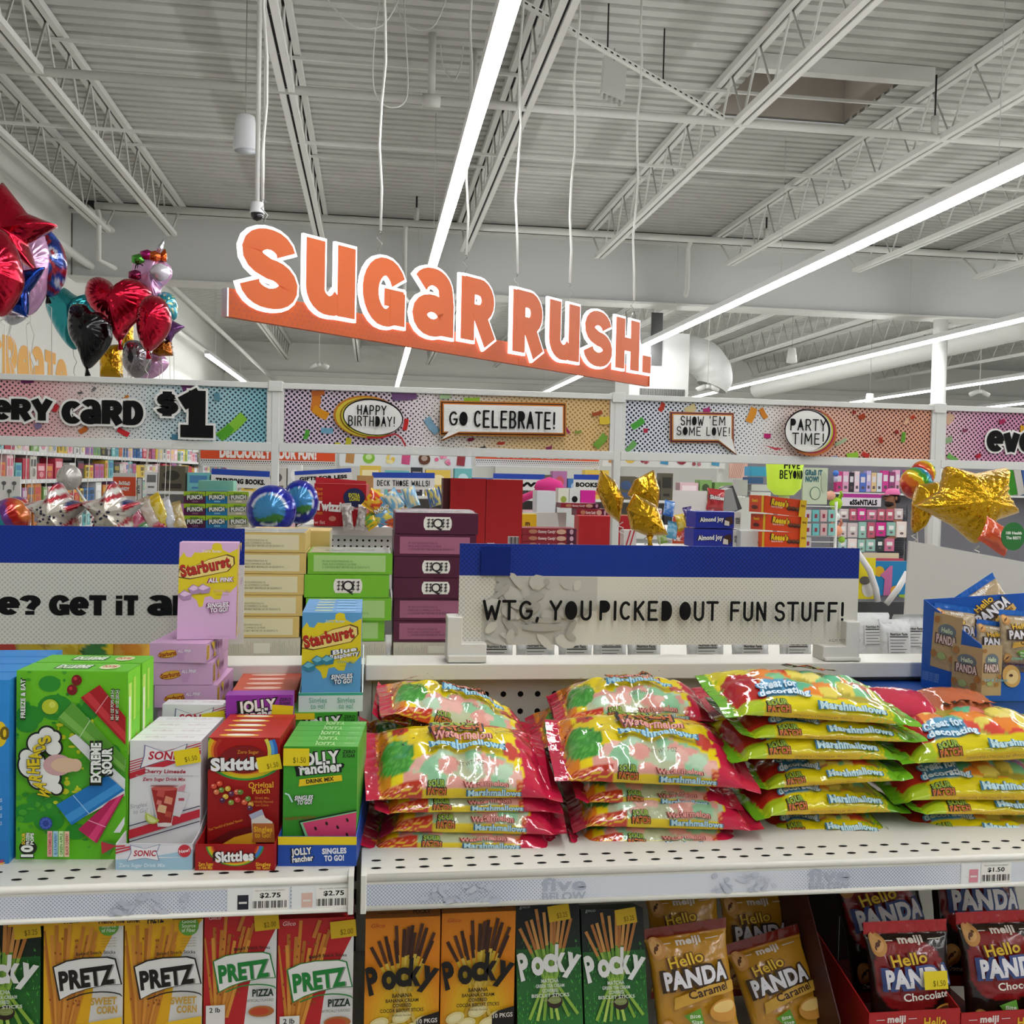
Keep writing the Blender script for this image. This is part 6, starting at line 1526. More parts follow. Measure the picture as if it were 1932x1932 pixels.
def hv(tx, x0, x1, yt, yb, wd=.26, con=.07):
    (a, b), (c, d_) = bq(f, x0, yb), bq(f, x1, yt); hh = d_-b
    heavy(k, tx, a, b, hh, WHT, wd=wd, con=con, fit=c-a, e=.0075); heavy(k, tx, a, b, hh, bk, wd=wd, con=con, fit=c-a)
hv('eRY', -14, 99, 755, 791); hv('caRD', 119, 274, 758, 798); hv('$', 297, 338, 740, 784, .24); hv('1', 339, 407, 739, 821, .28)
k.done('lettering', f, o)
o, f, w, h = banner(1, 'banner wishing a happy birthday and telling to celebrate in speech bubbles', [(0, '#d3bdd2'), (.3, '#d8c6d4'), (.5, '#dcd8d2'), (.7, '#dbbf92'), (1, '#d9b67c')], [(0, '#17121a'), (.5, '#2a2420'), (.68, '#a8854a'), (1, '#9a7638')], [(0, .36), (.3, .32), (.45, .18), (.6, .20), (.75, .30), (1, .32)])
k = Ink(.0012)
confetti(k, f, [(595, 757, 34, 16, 1.5, '#c4742a'), (605, 778, 30, 15, -.5, '#cf8a1e'), (600, 741, 24, 10, .2, '#b5602a'), (578, 820, 18, 8, 1.3, '#4f9a3a'), (617, 812, 22, 10, .0, '#6a9ab5'), (657, 833, 14, 10, 1.5, '#b5ae2a'), (637, 838, 10, 7, 0, '#c4ba4a'), (763, 747, 46, 14, .1, '#6a4a72'), (765, 801, 22, 8, 1.4, '#c0282a'), (815, 803, 34, 14, -.9, '#7fa6bd'), (840, 748, 20, 8, .1, '#9ab58a'), (890, 754, 30, 8, .05, '#8fb53a'), (888, 829, 12, 6, .3, '#7a2a3a'), (945, 836, 14, 5, .1, '#a83a2a'), (1126, 780, 20, 7, .3, '#9a4a2a'), (1140, 793, 20, 14, .1, '#d0b53a'), (1132, 832, 30, 14, .9, '#6f9a3a'), (1070, 812, 14, 5, -.9, '#9a2a5a'), (1090, 815, 14, 5, .2, '#7a8a3a'), (1035, 845, 12, 6, .3, '#8a3a5a'), (910, 845, 12, 5, .4, '#3a3a3a')])
x, y = bq(f, 697, 788); s_ = YH/F_PX
for dx, dy, rx, ry, c in ((-4, 1, 62, 39, '#b8742a'), (-3, 0, 59, 37, '#c9b53a'), (1, 0, 55, 35.5, '#8a4a22'), (4, 0, 56, 34.5, '#b9b53a'), (7, 1, 55.5, 34, '#1a1414')): k.ell(x+dx*s_, y+dy*s_, rx*s_, ry*s_, matte(c), rot=-.07, n=36)
x, y = bq(f, 704, 788); k.ell(x, y, 53.5*s_, 31.5*s_, WHT, rot=-.08, n=36)
k.stroke([bq(f, *q) for q in ((692, 826), (720, 826), (745, 819), (757, 826), (765, 842))], .006, matte('#a82a30'))
def th(tx, x0, x1, yt, yb, wd=.12, fill=''):
    (a, b), (c, d_) = bq(f, x0, yb), bq(f, x1, yt); thin(k, tx, a, b, d_-b, bk, fit=c-a, w=wd, fill=fill)
th('HAPPY', 674, 729, 767, 782, .13, 'A'); th('BIRTHDAY!', 657, 745, 788, 803, .12, 'DA')
def bubble(x0, x1, y0, y1, tail, cols):
    for e, c in cols:
        k.poly([bq(f, *q) for q in ((x0-e, y1+e), (x0-e, y0-e), (x1+e, y0-e+(x1-x0)*.02), (x1+e, y1+e+(x1-x0)*.012), )], matte(c))
        k.poly([bq(f, q[0]+(e if q[0] > tail[0][0] else -e)*.5, q[1]+e*.6) for q in tail], matte(c))
bubble(836, 1058, 764, 815, [(848, 812), (872, 812), (832, 830)], ((7, '#b5712a'), (4.5, '#2a1a20'), (2.5, '#c9762a'), (0, '#e6e4e0')))
th('GO', 846, 880, 779, 803, .14, 'O'); th('CELEBRATE!', 892, 1043, 781, 806, .13, 'RA')
k.done('lettering', f, o)
o, f, w, h = banner(2, 'banner with party time in a round bubble over salmon dots', [(0, '#cfd2dc'), (.3, '#d8dade'), (.45, '#dcd8d4'), (.65, '#d9b09c'), (1, '#d99e82')], [(0, '#161c2c'), (.45, '#2a2a36'), (.65, '#5a2418'), (1, '#5a2010')], [(0, .34), (.3, .26), (.45, .16), (.6, .24), (.8, .34), (1, .33)])
k = Ink(.0012)
confetti(k, f, [(1203, 799, 28, 12, .6, '#4a9a3a'), (1190, 843, 26, 11, .9, '#6aa05a'), (1218, 812, 9, 8, 0, '#a83048'), (1248, 768, 18, 9, 1.2, '#a83a2a'), (1302, 771, 22, 14, .5, '#c9b98a'), (1333, 774, 14, 10, .3, '#a83a72'), (1417, 783, 30, 14, 1.2, '#cf8a2e'), (1440, 780, 22, 10, -1, '#c47a2a'), (1447, 822, 14, 9, 0, '#b5286a'), (1625, 786, 14, 10, .5, '#9a3a24'), (1703, 825, 20, 8, 1.5, '#5f9a32'), (1607, 861, 24, 16, .2, '#8ab53a'), (1632, 858, 16, 9, -.4, '#b0302a'), (1585, 834, 26, 6, .5, '#9ab08a'), (1572, 864, 14, 8, .2, '#8a9ab5'), (1708, 795, 14, 8, 1.3, '#d0a58a'), (1610, 778, 8, 6, .2, '#8a2a2a'), (1720, 787, 10, 7, .6, '#a83a2a'), (1690, 815, 8, 7, .3, '#8a2a2a'), (1660, 830, 8, 12, .2, '#a03a2a')])
bubble(1268, 1377, 783, 829, [(1350, 828), (1378, 828), (1385, 856)], ((6, '#b5763a'), (4.5, '#4a1a4a'), (2.5, '#c9843a'), (0, '#e6e4e0')))
th('SHOW', 1281, 1324, 787, 802, .12, 'O'); th("'EM", 1334, 1364, 787, 802, .12); th('SOME', 1272, 1318, 807, 821, .12, 'O'); th('LOVE!', 1327, 1371, 808, 822, .12, 'O')
x, y = bq(f, 1519, 815)
for dx, dy, r, c in ((6, -2, 47, '#b5683a'), (5, 0, 43.5, '#a82a52'), (2, 1, 42.5, '#b8c03a'), (-4, 2, 44, '#2a1a20'), (-2, 1, 42.5, '#d8d4cc'), (-3, 2, 41, '#1a1420')): k.ell(x+dx*s_, y+dy*s_, (r+4)*s_, r*.97*s_, matte(c), n=40)
x, y = bq(f, 1513, 814); k.ell(x, y, 44*s_, 39.5*s_, WHT, n=36)
k.poly([bq(f, *q) for q in ((1432, 840), (1452, 845), (1470, 847), (1455, 850))], matte('#b5384a'))
th('PARTY', 1481, 1548, 794, 812, .12, 'PA'); th('TIME!', 1484, 1543, 820, 838, .12)
k.done('lettering', f, o)
o, f, w, h = banner(3, 'pink banner with heavy lettering cut off by the right edge', [(0, '#d9b5c0'), (.15, '#d092b4'), (1, '#c9708f')], [(0, '#35111e'), (1, '#3a0f22')], [(0, .3), (.2, .36), (1, .36)])
k = Ink(.0012)
confetti(k, f, [(1790, 790, 22, 16, 1, '#c9a58a'), (1787, 830, 22, 12, .3, '#8aa07a'), (1797, 865, 26, 12, -.5, '#6aa052'), (1820, 812, 10, 6, .3, '#7a3a52'), (1845, 860, 12, 8, .4, '#a8283a'), (1890, 795, 14, 9, .4, '#9a2a52'), (1930, 812, 14, 22, 0, '#cf9a2a')])
hv('eve', 1860, 1953, 812, 851)
k.done('lettering', f, o)
# ================================================================== foil balloons
def foilmat(c, rough=.16, bump=(14, .35), metal=.85): return mat(c, rough, metal, .5, 0, bump)
def catmull(P, n):
    out = []
    L = len(P)
    for i in range(L):
        p0, p1, p2, p3 = P[i-1], P[i], P[(i+1) % L], P[(i+2) % L]
        for k in range(n):
            t_ = k/n; out.append(tuple(.5*((2*p1[j])+(p2[j]-p0[j])*t_+(2*p0[j]-5*p1[j]+4*p2[j]-p3[j])*t_*t_+(3*p1[j]-p0[j]-3*p2[j]+p3[j])*t_**3) for j in (0, 1)))
    return out
def sharp(P, n):
    out = []; L = len(P)
    for i in range(L):
        a, b = P[i], P[(i+1) % L]
        for k in range(n): out.append((a[0]+(b[0]-a[0])*k/n, a[1]+(b[1]-a[1])*k/n))
    return out
def inflate(mb, fr, pts, cx, cy, T, m, col=None, rings=12, seed=0):
    """two foil skins joined at a crimped rim, fatter where the outline is wide"""
    n = len(pts); R = max(hypot(x-cx, y-cy) for x, y in pts)
    for sgn in (1, -1):
        b = len(mb.v); i_ = mb.mi(m); vs = []
        for j in range(rings+1):
            k = 1-(1-j/rings)**1.6 if j < rings else 1
            for q, (x, y) in enumerate(pts):
                r = hypot(x-cx, y-cy)/R
                px, py = cx+(x-cx)*k, cy+(y-cy)*k
                z = T*(max(0, 1-k**2.6))**.55*(1-(1-r)*.25*k)
                z += T*.10*sin(q*2.399+seed)*k*max(0, 1-k)*3.2*(k > .55)
                if col: mb.c[len(mb.v)+len(vs)] = col((px-cx)/R, (py-cy)/R, sgn)
                vs.append(fr(px, py, sgn*z))
        mb.v += vs
        for j in range(rings):
            for q in range(n):
                q2 = (q+1) % n; f_ = [b+j*n+q, b+(j+1)*n+q, b+(j+1)*n+q2, b+j*n+q2]
                mb.f.append(f_ if sgn > 0 else f_[::-1]); mb.m.append(i_); mb.sm.append(True)
GB = 'foil balloons'
def balloon(label, px, Y, T, m, col=None, yaw=0.0, curved=False, n=7, tail=None, string=None, seed=0, cat='balloon'):
    cpx = sum(p[0] for p in px)/len(px); cpy = sum(p[1] for p in px)/len(px)
    c = PY(cpx, cpy, Y); s = c.y/F_PX/1.0
    P = [((x-cpx)*s, -(y-cpy)*s) for x, y in px]
    pts = catmull(P, n) if curved else sharp(P, n)
    u = V((cos(yaw), sin(yaw), 0)); sc = 1/max(.3, cos(yaw)); fr = Frame(c, u*sc if yaw else u, V((0, 0, 1)), u.cross(V((0, 0, 1))))
    mb = MB(); inflate(mb, fr, pts, 0, 0, T, m, col, seed=seed)
    o = mb.build('foil_balloon', None, c); tag(o, label, cat, GB)
    if tail:
        tp = PY(tail[0], tail[1], Y); MB().tube([tp+V((0, 0, .02)), tp, tp+V((.004, 0, -.03))], [.012, .006, .014], m, 8).build('neck', o)
    if not string and not tail or (tail and not string):
        bx, by = max(px, key=lambda q: q[1]) if not tail else tail; string = (bx, by-2, bx+3, by+20)
    if string:
        a = PY(string[0], string[1], Y); b = PY(string[2], string[3], Y+.05); k = [a+(b-a)*(i/6)+V((.01*sin(i*2+string[0]), 0, 0)) for i in range(7)]
        k += [V((b.x+.012*sin(i*1.7), b.y, b.z*(1-i/8))) for i in range(1, 9)]; MB().tube(k, .0018, mat('#d9d4cc', .4), 5).build('ribbon', o)
    return o
CRM = foilmat('#b3122e'); GLD = foilmat('#c9991f', .2, (30, .4)); TEA = foilmat('#2f8f96'); BLKF = foilmat('#08080a', .12, (10, .5), .3); SIL = foilmat('#c9c6cf'); PNK = foilmat('#d9a9d0', .2, (12, .3), .5)
FP = painted(.18, .35, (14, .3), 'printed_foil')
YBk = 4.6
balloon('big crimson star balloon high at the left edge', [(8, 353), (48, 404), (98, 422), (48, 457), (65, 507), (22, 484), (-25, 505), (-12, 452), (-50, 424), (-8, 402)], YBk, .11, CRM, string=(15, 500, 18, 715))
balloon('crimson round balloon with white scribbles cut by the left edge', [(-30, 455), (5, 440), (30, 478), (39, 530), (22, 572), (2, 592), (-30, 570)], YBk-.25, .12, CRM, curved=True)
balloon('pale lilac round balloon behind the crimson star', [(45, 448), (75, 440), (92, 470), (94, 505), (80, 560), (55, 590), (35, 560), (32, 490)], YBk+.3, .10, PNK, curved=True, string=(60, 590, 62, 715))
balloon('shiny blue star balloon peeking below the crimson star', [(35, 515), (80, 505), (52, 550), (50, 595), (18, 582), (40, 548)], YBk-.1, .05, foilmat('#163f9c'))
balloon('red and blue swirl balloon right of the crimson star', [(85, 450), (95, 440), (115, 465), (124, 505), (112, 545), (92, 555), (86, 510)], YBk+.35, .08, FP, lambda x, y, s: rgb(['#8a1622', '#1c2a6a', '#20489a', '#b5b9c9'][int(abs(nz(x*2.2, y*2.2, 3)*7+y*2)) % 4]), curved=True, tail=(90, 560))
balloon('silver balloon at the bottom of the left edge cluster', [(-5, 585), (25, 590), (45, 598), (22, 612), (5, 600)], YBk, .05, SIL, curved=True, string=(22, 612, 25, 715))
Y5 = 5.2
balloon('teal heart balloon left in the balloon cluster', [(92, 578), (103, 553), (122, 546), (138, 556), (152, 562), (166, 556), (178, 575), (168, 615), (142, 655), (112, 625)], Y5+.2, .11, TEA, curved=True, string=(140, 650, 142, 715))
balloon('black heart balloon at the front of the balloon cluster', [(134, 592), (142, 578), (160, 578), (172, 590), (190, 592), (206, 612), (205, 645), (184, 676), (164, 692), (150, 660), (134, 630)], Y5-.25, .10, BLKF, curved=True, tail=(164, 697), string=(165, 698, 168, 715))
balloon('large crimson heart balloon in the middle of the balloon cluster', [(167, 560), (172, 536), (188, 527), (206, 532), (219, 542), (240, 528), (264, 532), (280, 552), (272, 585), (246, 612), (224, 640), (205, 606), (178, 585)], Y5-.1, .13, CRM, curved=True, tail=(226, 648), string=(227, 640, 230, 715))
balloon('smaller crimson heart balloon right in the balloon cluster', [(261, 598), (268, 572), (284, 560), (304, 564), (318, 585), (320, 612), (306, 640), (280, 661), (264, 634)], Y5-.3, .11, CRM, curved=True, tail=(279, 665), string=(280, 662, 276, 715))
balloon('teal dotted round balloon behind the small crimson heart', [(300, 556), (322, 555), (333, 572), (332, 598), (315, 605), (303, 585)], Y5+.1, .07, FP, lambda x, y, s: rgb('#c9c98a') if nz(x*6, y*6, 2) > .25 else rgb('#2a8a96'), curved=True)
balloon('purple star balloon at the right of the cluster', [(318, 602), (347, 616), (330, 630), (322, 645), (312, 640), (316, 622)], Y5+.05, .045, foilmat('#7a4a86'))
balloon('copper star balloon low at the right of the cluster', [(300, 645), (322, 640), (325, 670), (300, 672), (288, 668), (292, 655)], Y5+.1, .05, foilmat('#9a5a1c'))
balloon('gold cube-shaped balloon below the black heart', [(190, 655), (228, 650), (230, 712), (192, 712)], Y5+.25, .08, GLD, string=(203, 690, 204, 716))
balloon('small gold star balloon behind the large heart', [(225, 640), (250, 610), (252, 655), (235, 660)], Y5+.2, .05, GLD)
balloon('silver round balloon low in the cluster', [(238, 650), (262, 645), (282, 665), (280, 695), (258, 712), (236, 690)], Y5, .08, foilmat('#8a8588'), curved=True, string=(245, 700, 246, 716))
balloon('pink balloon low at the back of the cluster', [(272, 672), (300, 668), (316, 685), (300, 706), (275, 716), (262, 704)], Y5+.2, .07, PNK, curved=True)
# unicorn head
u0 = balloon('pink unicorn head balloon above the hearts', [(252, 508), (258, 488), (275, 477), (296, 478), (308, 492), (320, 504), (321, 520), (310, 535), (302, 545), (300, 575), (280, 575), (262, 550), (250, 530)], Y5+.1, .085, PNK, curved=True)
c = PY(302, 514, Y5-.02); MB().lathe([(0, .045), (.035, .03), (.05, 0), (.035, -.03), (0, -.045)], foilmat('#d3d0d6', .25, (12, .2), .3), 16, c).build('muzzle', u0)
a, b = PY(297, 478, Y5+.1), PY(310, 450, Y5+.1); MB().tube([a, a+(b-a)*.5, b], [.022, .013, .002], SIL, 10).build('horn', u0)
a, b = PY(306, 492, Y5+.05), PY(311, 470, Y5+.05); MB().tube([a, a+(b-a)*.5, b], [.022, .018, .004], foilmat('#c4501c'), 8).build('ear', u0)
for i, (x, y, c_) in enumerate(((262, 490, '#4f9a3a'), (278, 482, '#a82a72'), (292, 484, '#c45a2a'), (256, 520, '#8a2a52'))):
    MB().lathe([(0, .03), (.035, .015), (.035, -.015), (0, -.03)], foilmat(c_), 12, PY(x, y, Y5+.04)).build('mane_curl', u0)
k = Ink(.003); fe = Frame(PY(268, 508, Y5+.02), (1, 0, 0), (0, 0, 1), (0, -1, 0)); k.stroke(arc(0, 0, .018, .014, 20, 200, 8), .005, bk); k.stroke([(-.015, .006), (-.02, -.012)], .004, bk); k.stroke([(-.005, .012), (-.008, -.008)], .004, bk)
k.stroke(arc(.108, -.016, .014, .02, 190, 350, 8), .004, bk); k.done('face_print', lambda a_, b_, c_: fe(a_, b_, c_+.055), u0)
# gold stars in front of the middle post
YG1 = 3.3
balloon('gold star balloon turned edge-on, left of the three', [(1131, 886), (1158, 905), (1178, 940), (1170, 987), (1145, 968), (1124, 925)], YG1, .055, GLD)
balloon('gold star balloon upper right of the three', [(1232, 885), (1246, 925), (1243, 960), (1205, 950), (1182, 935), (1196, 905)], YG1+.12, .05, GLD)
balloon('gold star balloon lower right of the three', [(1194, 930), (1238, 952), (1263, 1010), (1222, 1012), (1190, 1000), (1180, 960)], YG1-.1, .06, GLD, tail=(1226, 1022), string=(1220, 1010, 1222, 1030))
balloon('big glittering gold star balloon at the right edge', [(1778, 876), (1840, 890), (1902, 876), (1902, 925), (1931, 968), (1880, 985), (1842, 1032), (1800, 1000), (1714, 958), (1768, 925)], 2.9, .095, foilmat('#c79a1c', .25, (60, .5)))
balloon('smaller gold balloon behind the big gold star', [(1732, 912), (1770, 905), (1765, 945), (1740, 1000), (1724, 1010), (1722, 950)], 3.05, .05, GLD)
RBW = ['#b5281e', '#cf6a1c', '#d9b51c', '#4a9a32', '#2a8a9a', '#6a3a86']
def rain(ph=0): return lambda x, y, s: rgb(RBW[int((x*1.6+y*.7+ph+1.8)*1.9) % 6])
def ellp(cx, cy, rx, ry, n=12): return [(cx+rx*cos(2*pi*i/n), cy+ry*sin(2*pi*i/n)) for i in range(n)]
balloon('rainbow striped round balloon beside the right banner post', ellp(1728, 912, 27, 33), 3.2, .07, FP, rain(), curved=True, n=3)
balloon('rainbow striped balloon higher behind the other rainbow one', ellp(1741, 893, 19, 26), 3.35, .06, FP, rain(2.2), curved=True, n=3)
balloon('rainbow striped balloon cut by the left edge', ellp(20, 978, 31, 37), 3.0, .08, FP, rain(.7), curved=True, n=3)
balloon('rainbow striped balloon peeking behind the left edge one', ellp(30, 955, 20, 18), 3.15, .06, FP, rain(3), curved=True, n=3)
s_b = balloon('silver print balloon on a white stick', ellp(131, 901, 20, 23), 3.4, .06, foilmat('#b9b5b0', .3, (20, .4), .5), curved=True, n=3)
a, b = PY(143, 920, 3.4), PY(182, 975, 3.3); MB().tube([a, b], .004, mat('#e3e1dc'), 6).build('stick', s_b)
def flag(x, y, s):
    r = hypot(x, y)
    if r > .52 or y > .35: return rgb(['#a81c2c', '#d8d4cf', '#a81c2c', '#d8d4cf', '#1c2f66'][int((x*1.0-y*1.6+3)*3.2) % 5])
    return rgb('#cfc8bb')
for cx, cy, R, lb, yw in ((110, 968, 56, 'white star balloon with small stars and striped edge, nearer the left edge', .15), (214, 966, 56, 'white star balloon with small stars and striped edge, beside the candy bags', -.1)):
    o = balloon(lb, star_pts(cx, cy, R, .56, 5, -90), 2.9, .10, FP, flag)
    k = Ink(.0006); s_ = 2.9/F_PX; random.seed(cx); fe = Frame(o.location, (1, 0, 0), (0, 0, 1), (0, -1, 0))
    for i in range(14):
        a_, r_ = random.uniform(0, 6.28), random.uniform(.05, .5)*R*s_
        k.poly(star_pts(r_*cos(a_), r_*sin(a_), .0055, .4), matte('#20203a'))
    k.done('star_print', lambda a_, b_, c_: fe(a_, b_, .099+c_-.6*hypot(a_, b_)**2*8), o)
def blueb(x, y, s):
    if hypot(x, y-.05) > .62: return rgb('#0d1c96') if hypot(x, y-.05) > .66 else rgb('#d3d8e6')
    return rgb('#3f84b5') if y > -.2+.1*sin(x*5) else rgb('#3f7a34') if y > -.45 else rgb('#2a3a5a')
balloon('royal blue round balloon with a sky picture, in front', ellp(512, 962, 46, 46), 3.15, .08, FP, blueb, curved=True, n=4, seed=2)
balloon('royal blue round balloon with a sky picture, behind the other', ellp(566, 947, 34, 41), 3.3, .07, FP, blueb, curved=True, n=4, seed=4)
# ================================================================== the aisles beyond: candy gondola, book gondola, wall shelving
RACK = mat('#d3d3cf', .5); random.seed(77)
def pbox(name, label, cat, px0, px1, y0, y1, Y, dep, col, group=None, art=None, yaw=0.0, rough=.45, skew=0):
    """a box whose front is seen between two pixel columns and rows at distance Y"""
    a, b = PY(px0, y1, Y), PY(px1, y1+skew, Y); u = (b-a); u.z = 0 if not skew else u.z; w = u.length; u = u/w
    if yaw: u = V((cos(yaw), sin(yaw), u.z)).normalized(); w = w/cos(yaw)
    v = V((0, 0, 1)); v = (v-u*v.dot(u)).normalized(); f = Frame(a, u, v, u.cross(v)); h = PY(px0, y0, Y).z-a.z
    o = MB(f).box(0, w, 0, h, -dep, 0, mat(col, rough, 0, .35)).build(name, None, a); tag(o, label, cat, group)
    if art: k = Ink(.0008); art(k, h/w); k.done('printed_front', lambda p, q, c: f(clamp(p)*w, clamp(q, 0, h/w)*w, c), o)
    return o
# candy gondola across the second aisle
YC = 5.0; zc_ = PY(700, 993, YC).z; xa, xb = PY(560, 993, YC).x, PY(1440, 993, YC).x
t = thing('gondola', 'white peg-back gondola across the card aisle with candy on top', 'shelving', (xa, YC, 0))
MB().box(xa, xb, YC, YC+.05, .0, zc_-.02, RACK).build('peg_panel', t)
MB().box(xa, xb, YC-.03, YC+.09, zc_-.045, zc_, mat('#e2e2de', .4)).build('top_rail', t, bevel=.004)
MB().box(xa, xb, YC-.45, YC-.03, zc_-.33, zc_-.31, RACK).build('shelf_deck', t)
MB().box(xa, xb, YC+.06, YC+.75, zc_-.03, zc_-.005, RACK).build('top_deck', t)
hb_k = MB()
for j in range(4):
    for i in range(22):
        cx, cz = PY(580, 1005, YC).x+i*.03, zc_-.07-j*.03; hb_k.add([(cx+.006*cos(q*1.047), YC-.001, cz+.006*sin(q*1.047)) for q in range(6)], [tuple(range(6))], HOLE)
hb_k.build('peg_holes', t)
# straw candy boxes on their own little stand
a = PY(346, 997, 4.0); b = PY(470, 997, 4.0)
t = thing('display_stand', 'small stand with price strip under the straw candy boxes', 'stand', (a.x, 4.0, 0))
MB().box(a.x-.01, b.x+.02, 3.97, 4.2, a.z-.03, a.z-.002, mat('#1a1a1a', .5)).build('deck', t)
MB().box(a.x+.01, a.x+.14, 3.965, 3.97, a.z-.024, a.z-.004, mat('#dedcd8', .5)).build('price_strip', t)
MB().box(a.x, b.x, 3.99, 4.19, 0, a.z-.03, mat('#202022', .6)).build('base', t)
def punch(c, c2):
    def g(k, H):
        k.rect(0, H*.62, 1, H, paper('#9cc02a')); k.text('PUNCH', .52, H*.36, H*.34, paper('#e8e8e2'), .06, rot=.05, w=.72, outline=(paper('#16301a'), .08)); k.text('sour', .5, H*.75, H*.16, paper('#2a6a2a'), .03, w=.4); k.rect(.4, H*.1, .68, H*.24, paper(c2))
    return g
for i, (x0, x1, c, c2, nm) in enumerate(((346.5, 387, '#5a1a4a', '#8a5a7a', 'purple'), (388, 428.5, '#1f7ab0', '#7fb5d5', 'blue'), (429, 469, '#b9b49c', '#e0d9c0', 'cream and lime'))):
    for j, (y0, y1) in enumerate(((927, 949.5), (949.8, 972), (972.3, 996))):
        pbox('straw_candy_box', f'{nm} straw candy box, {("top", "middle", "bottom")[j]} of its column on the little stand', 'box', x0, x1, y0, y1, 4.0, .14, c, 'straw candy boxes', punch(c, c2))
pbox('gift_box', 'pale teal flat box lying on top of the straw candy boxes', 'box', 374, 440, 906, 925, 4.06, .1, '#7fc0a8')
def pouch(label, px, py, w, h, Y, col, rot=0, col2=None, txt=None, lean=.3):
    p = Pillow(h*Y/F_PX, w*Y/F_PX, .018, int(px*7+py) % 97, lumps=[], crimp=.82)
    c1, c2 = rgb(col), rgb(col2 or mixc(col, '#ffffff', .35))
    o = p.mesh('candy_pouch', lambda u, t_: c1 if (abs(u) > .72 or nz(u*3, t_*4, px) > .02) else c2, FOIL, 26, 14).build('candy_pouch'); tag(o, label, 'bag', 'candy pouches')
    up = V((sin(rot), sin(lean)*cos(rot), cos(rot)*cos(lean))); side = V((-cos(rot), 0, sin(rot))); side = (side-up*side.dot(up)).normalized(); nn = up.cross(side); c = PY(px, py, Y)
    o.matrix_world = Matrix.Translation(c) @ Matrix(((up.x, side.x, nn.x, 0), (up.y, side.y, nn.y, 0), (up.z, side.z, nn.z, 0), (0, 0, 0, 1)))
    if txt:
        k = Ink(.001); W_ = p.D; k.text(txt, 0, 0, W_*.22, paper('#e8e6e0'), .04, w=W_*.8, outline=(paper('#2a2a30'), .05)); fr = Frame(V((0, 0, p.T*1.02)), V((0, -1, 0)), V((1, 0, 0)), V((0, 0, 1))); q = k.done('lettering', fr, None); q.parent = o
    return o
for px, py, w, h, c, r, lb in ((255, 975, 26, 50, '#b03a5a', -.6, 'rose'), (270, 990, 26, 44, '#3f7a3a', -.5, 'green'), (282, 968, 26, 60, '#c9b8a8', -.5, 'pale'), (298, 985, 26, 46, '#a82838', -.4, 'red'), (302, 962, 26, 62, '#d9b81c', -.55, 'yellow'), (318, 968, 24, 60, '#c9c9d0', -.45, 'silver grey'), (335, 975, 24, 56, '#b8a06a', -.3, 'tan')):
    pouch(f'{lb} candy pouch leaning in the heap beside the straw candy boxes', px, py, w, h, 3.9, c, r)
a, b = PY(240, 1000, 3.86), PY(350, 1000, 3.86)
o = MB().box(a.x, b.x-.03, 3.8, 4.1, 0, a.z-.0, mat('#d6d4cf', .5)).build('display_bin', None, (a.x, 3.8, 0)); tag(o, 'pale bin under the heap of candy pouches', 'bin')
# bagged candy sign
def bagged(k, H):
    k.rect(0, H*.18, 1, H*.86, paper('#d8502a')); k.text('BaGGeD', .5, H*.58, .16, paper('#eee8e2'), .06, rot=-.06, w=.5); k.text('caNDY', .5, H*.38, .16, paper('#eee8e2'), .06, rot=-.06, w=.45)
pbox('bin_sign', 'orange and white bagged candy sign behind the star balloons', 'sign', 213, 256, 892, 945, 3.95, .008, '#d9d6d2', None, bagged)
pbox('bin_sign', 'narrow white price sign with black frame beside the bagged candy sign', 'sign', 258, 269, 901, 946, 3.93, .008, '#dedbd6', None, lambda k, H: (k.rect(0, 0, .12, H, bk), k.rect(.88, 0, 1, H, bk), k.rect(0, H-.12, 1, H, bk), k.text('$4.50', .5, H*.5, .3, bk, .03, rot=1.57, w=H*.35)))
pbox('spoon_card', 'white card with printed spoons at the left edge', 'card', -6, 38, 898, 945, 3.6, .01, '#d3d0ca', None, lambda k, H: [k.ell(x, H*y, .10, .09, paper('#5a5a58')) and k.stroke([(x, H*y), (x-.02, H*(y-.28))], .04, paper('#5a5a58')) for x, y in ((.3, .72), (.75, .72), (.55, .4))])
# twizzler carton
def twz(k, H):
    k.rect(0, 0, 1, H, paper('#a80f1c'))
    for i, s in enumerate(('low', 'fat', 'snack')): k.text(s, .10, H*(.84-.11*i), .07, paper('#d9702a'), .03, w=.13)
    k.ell(.77, H*.68, .21, .19, paper('#1c2350')); k.text('EXTRA', .77, H*.70, .07, paper('#c9c52a'), .05, w=.22); k.text('LONG', .78, H*.61, .07, paper('#c9c52a'), .05, w=.2)
    k.text('Twizzlers', .40, H*.36, .17, paper('#ece6e2'), .06, rot=-.06, w=.72); k.text('TWISTS', .1, H*.27, .05, paper('#d9802a'), .04, w=.14); k.text('low fat', .08, H*.05, .07, paper('#d9a0a0'), .02); k.ell(.36, H*.18, .07, .05, paper('#c07a6a'))
    k.text('Strawberry', .86, H*.4, .05, paper('#e8d8d4'), .02, rot=-.1, w=.2)
o = pbox('candy_carton', 'red strawberry twist candy carton with dark blue spot', 'carton', 592, 690, 912, 992, YC-.05, .16, '#a80f1c', None, twz, yaw=-.08)
a = PY(592, 912, YC-.05)
MB(Frame(a, V((1, 0, -.06)).normalized(), (0, 0, 1), (0, -1, 0))).box(.0, .25, -.02, .03, -.17, -.165, mat('#b01a26', .5)).build('back_flap', o)
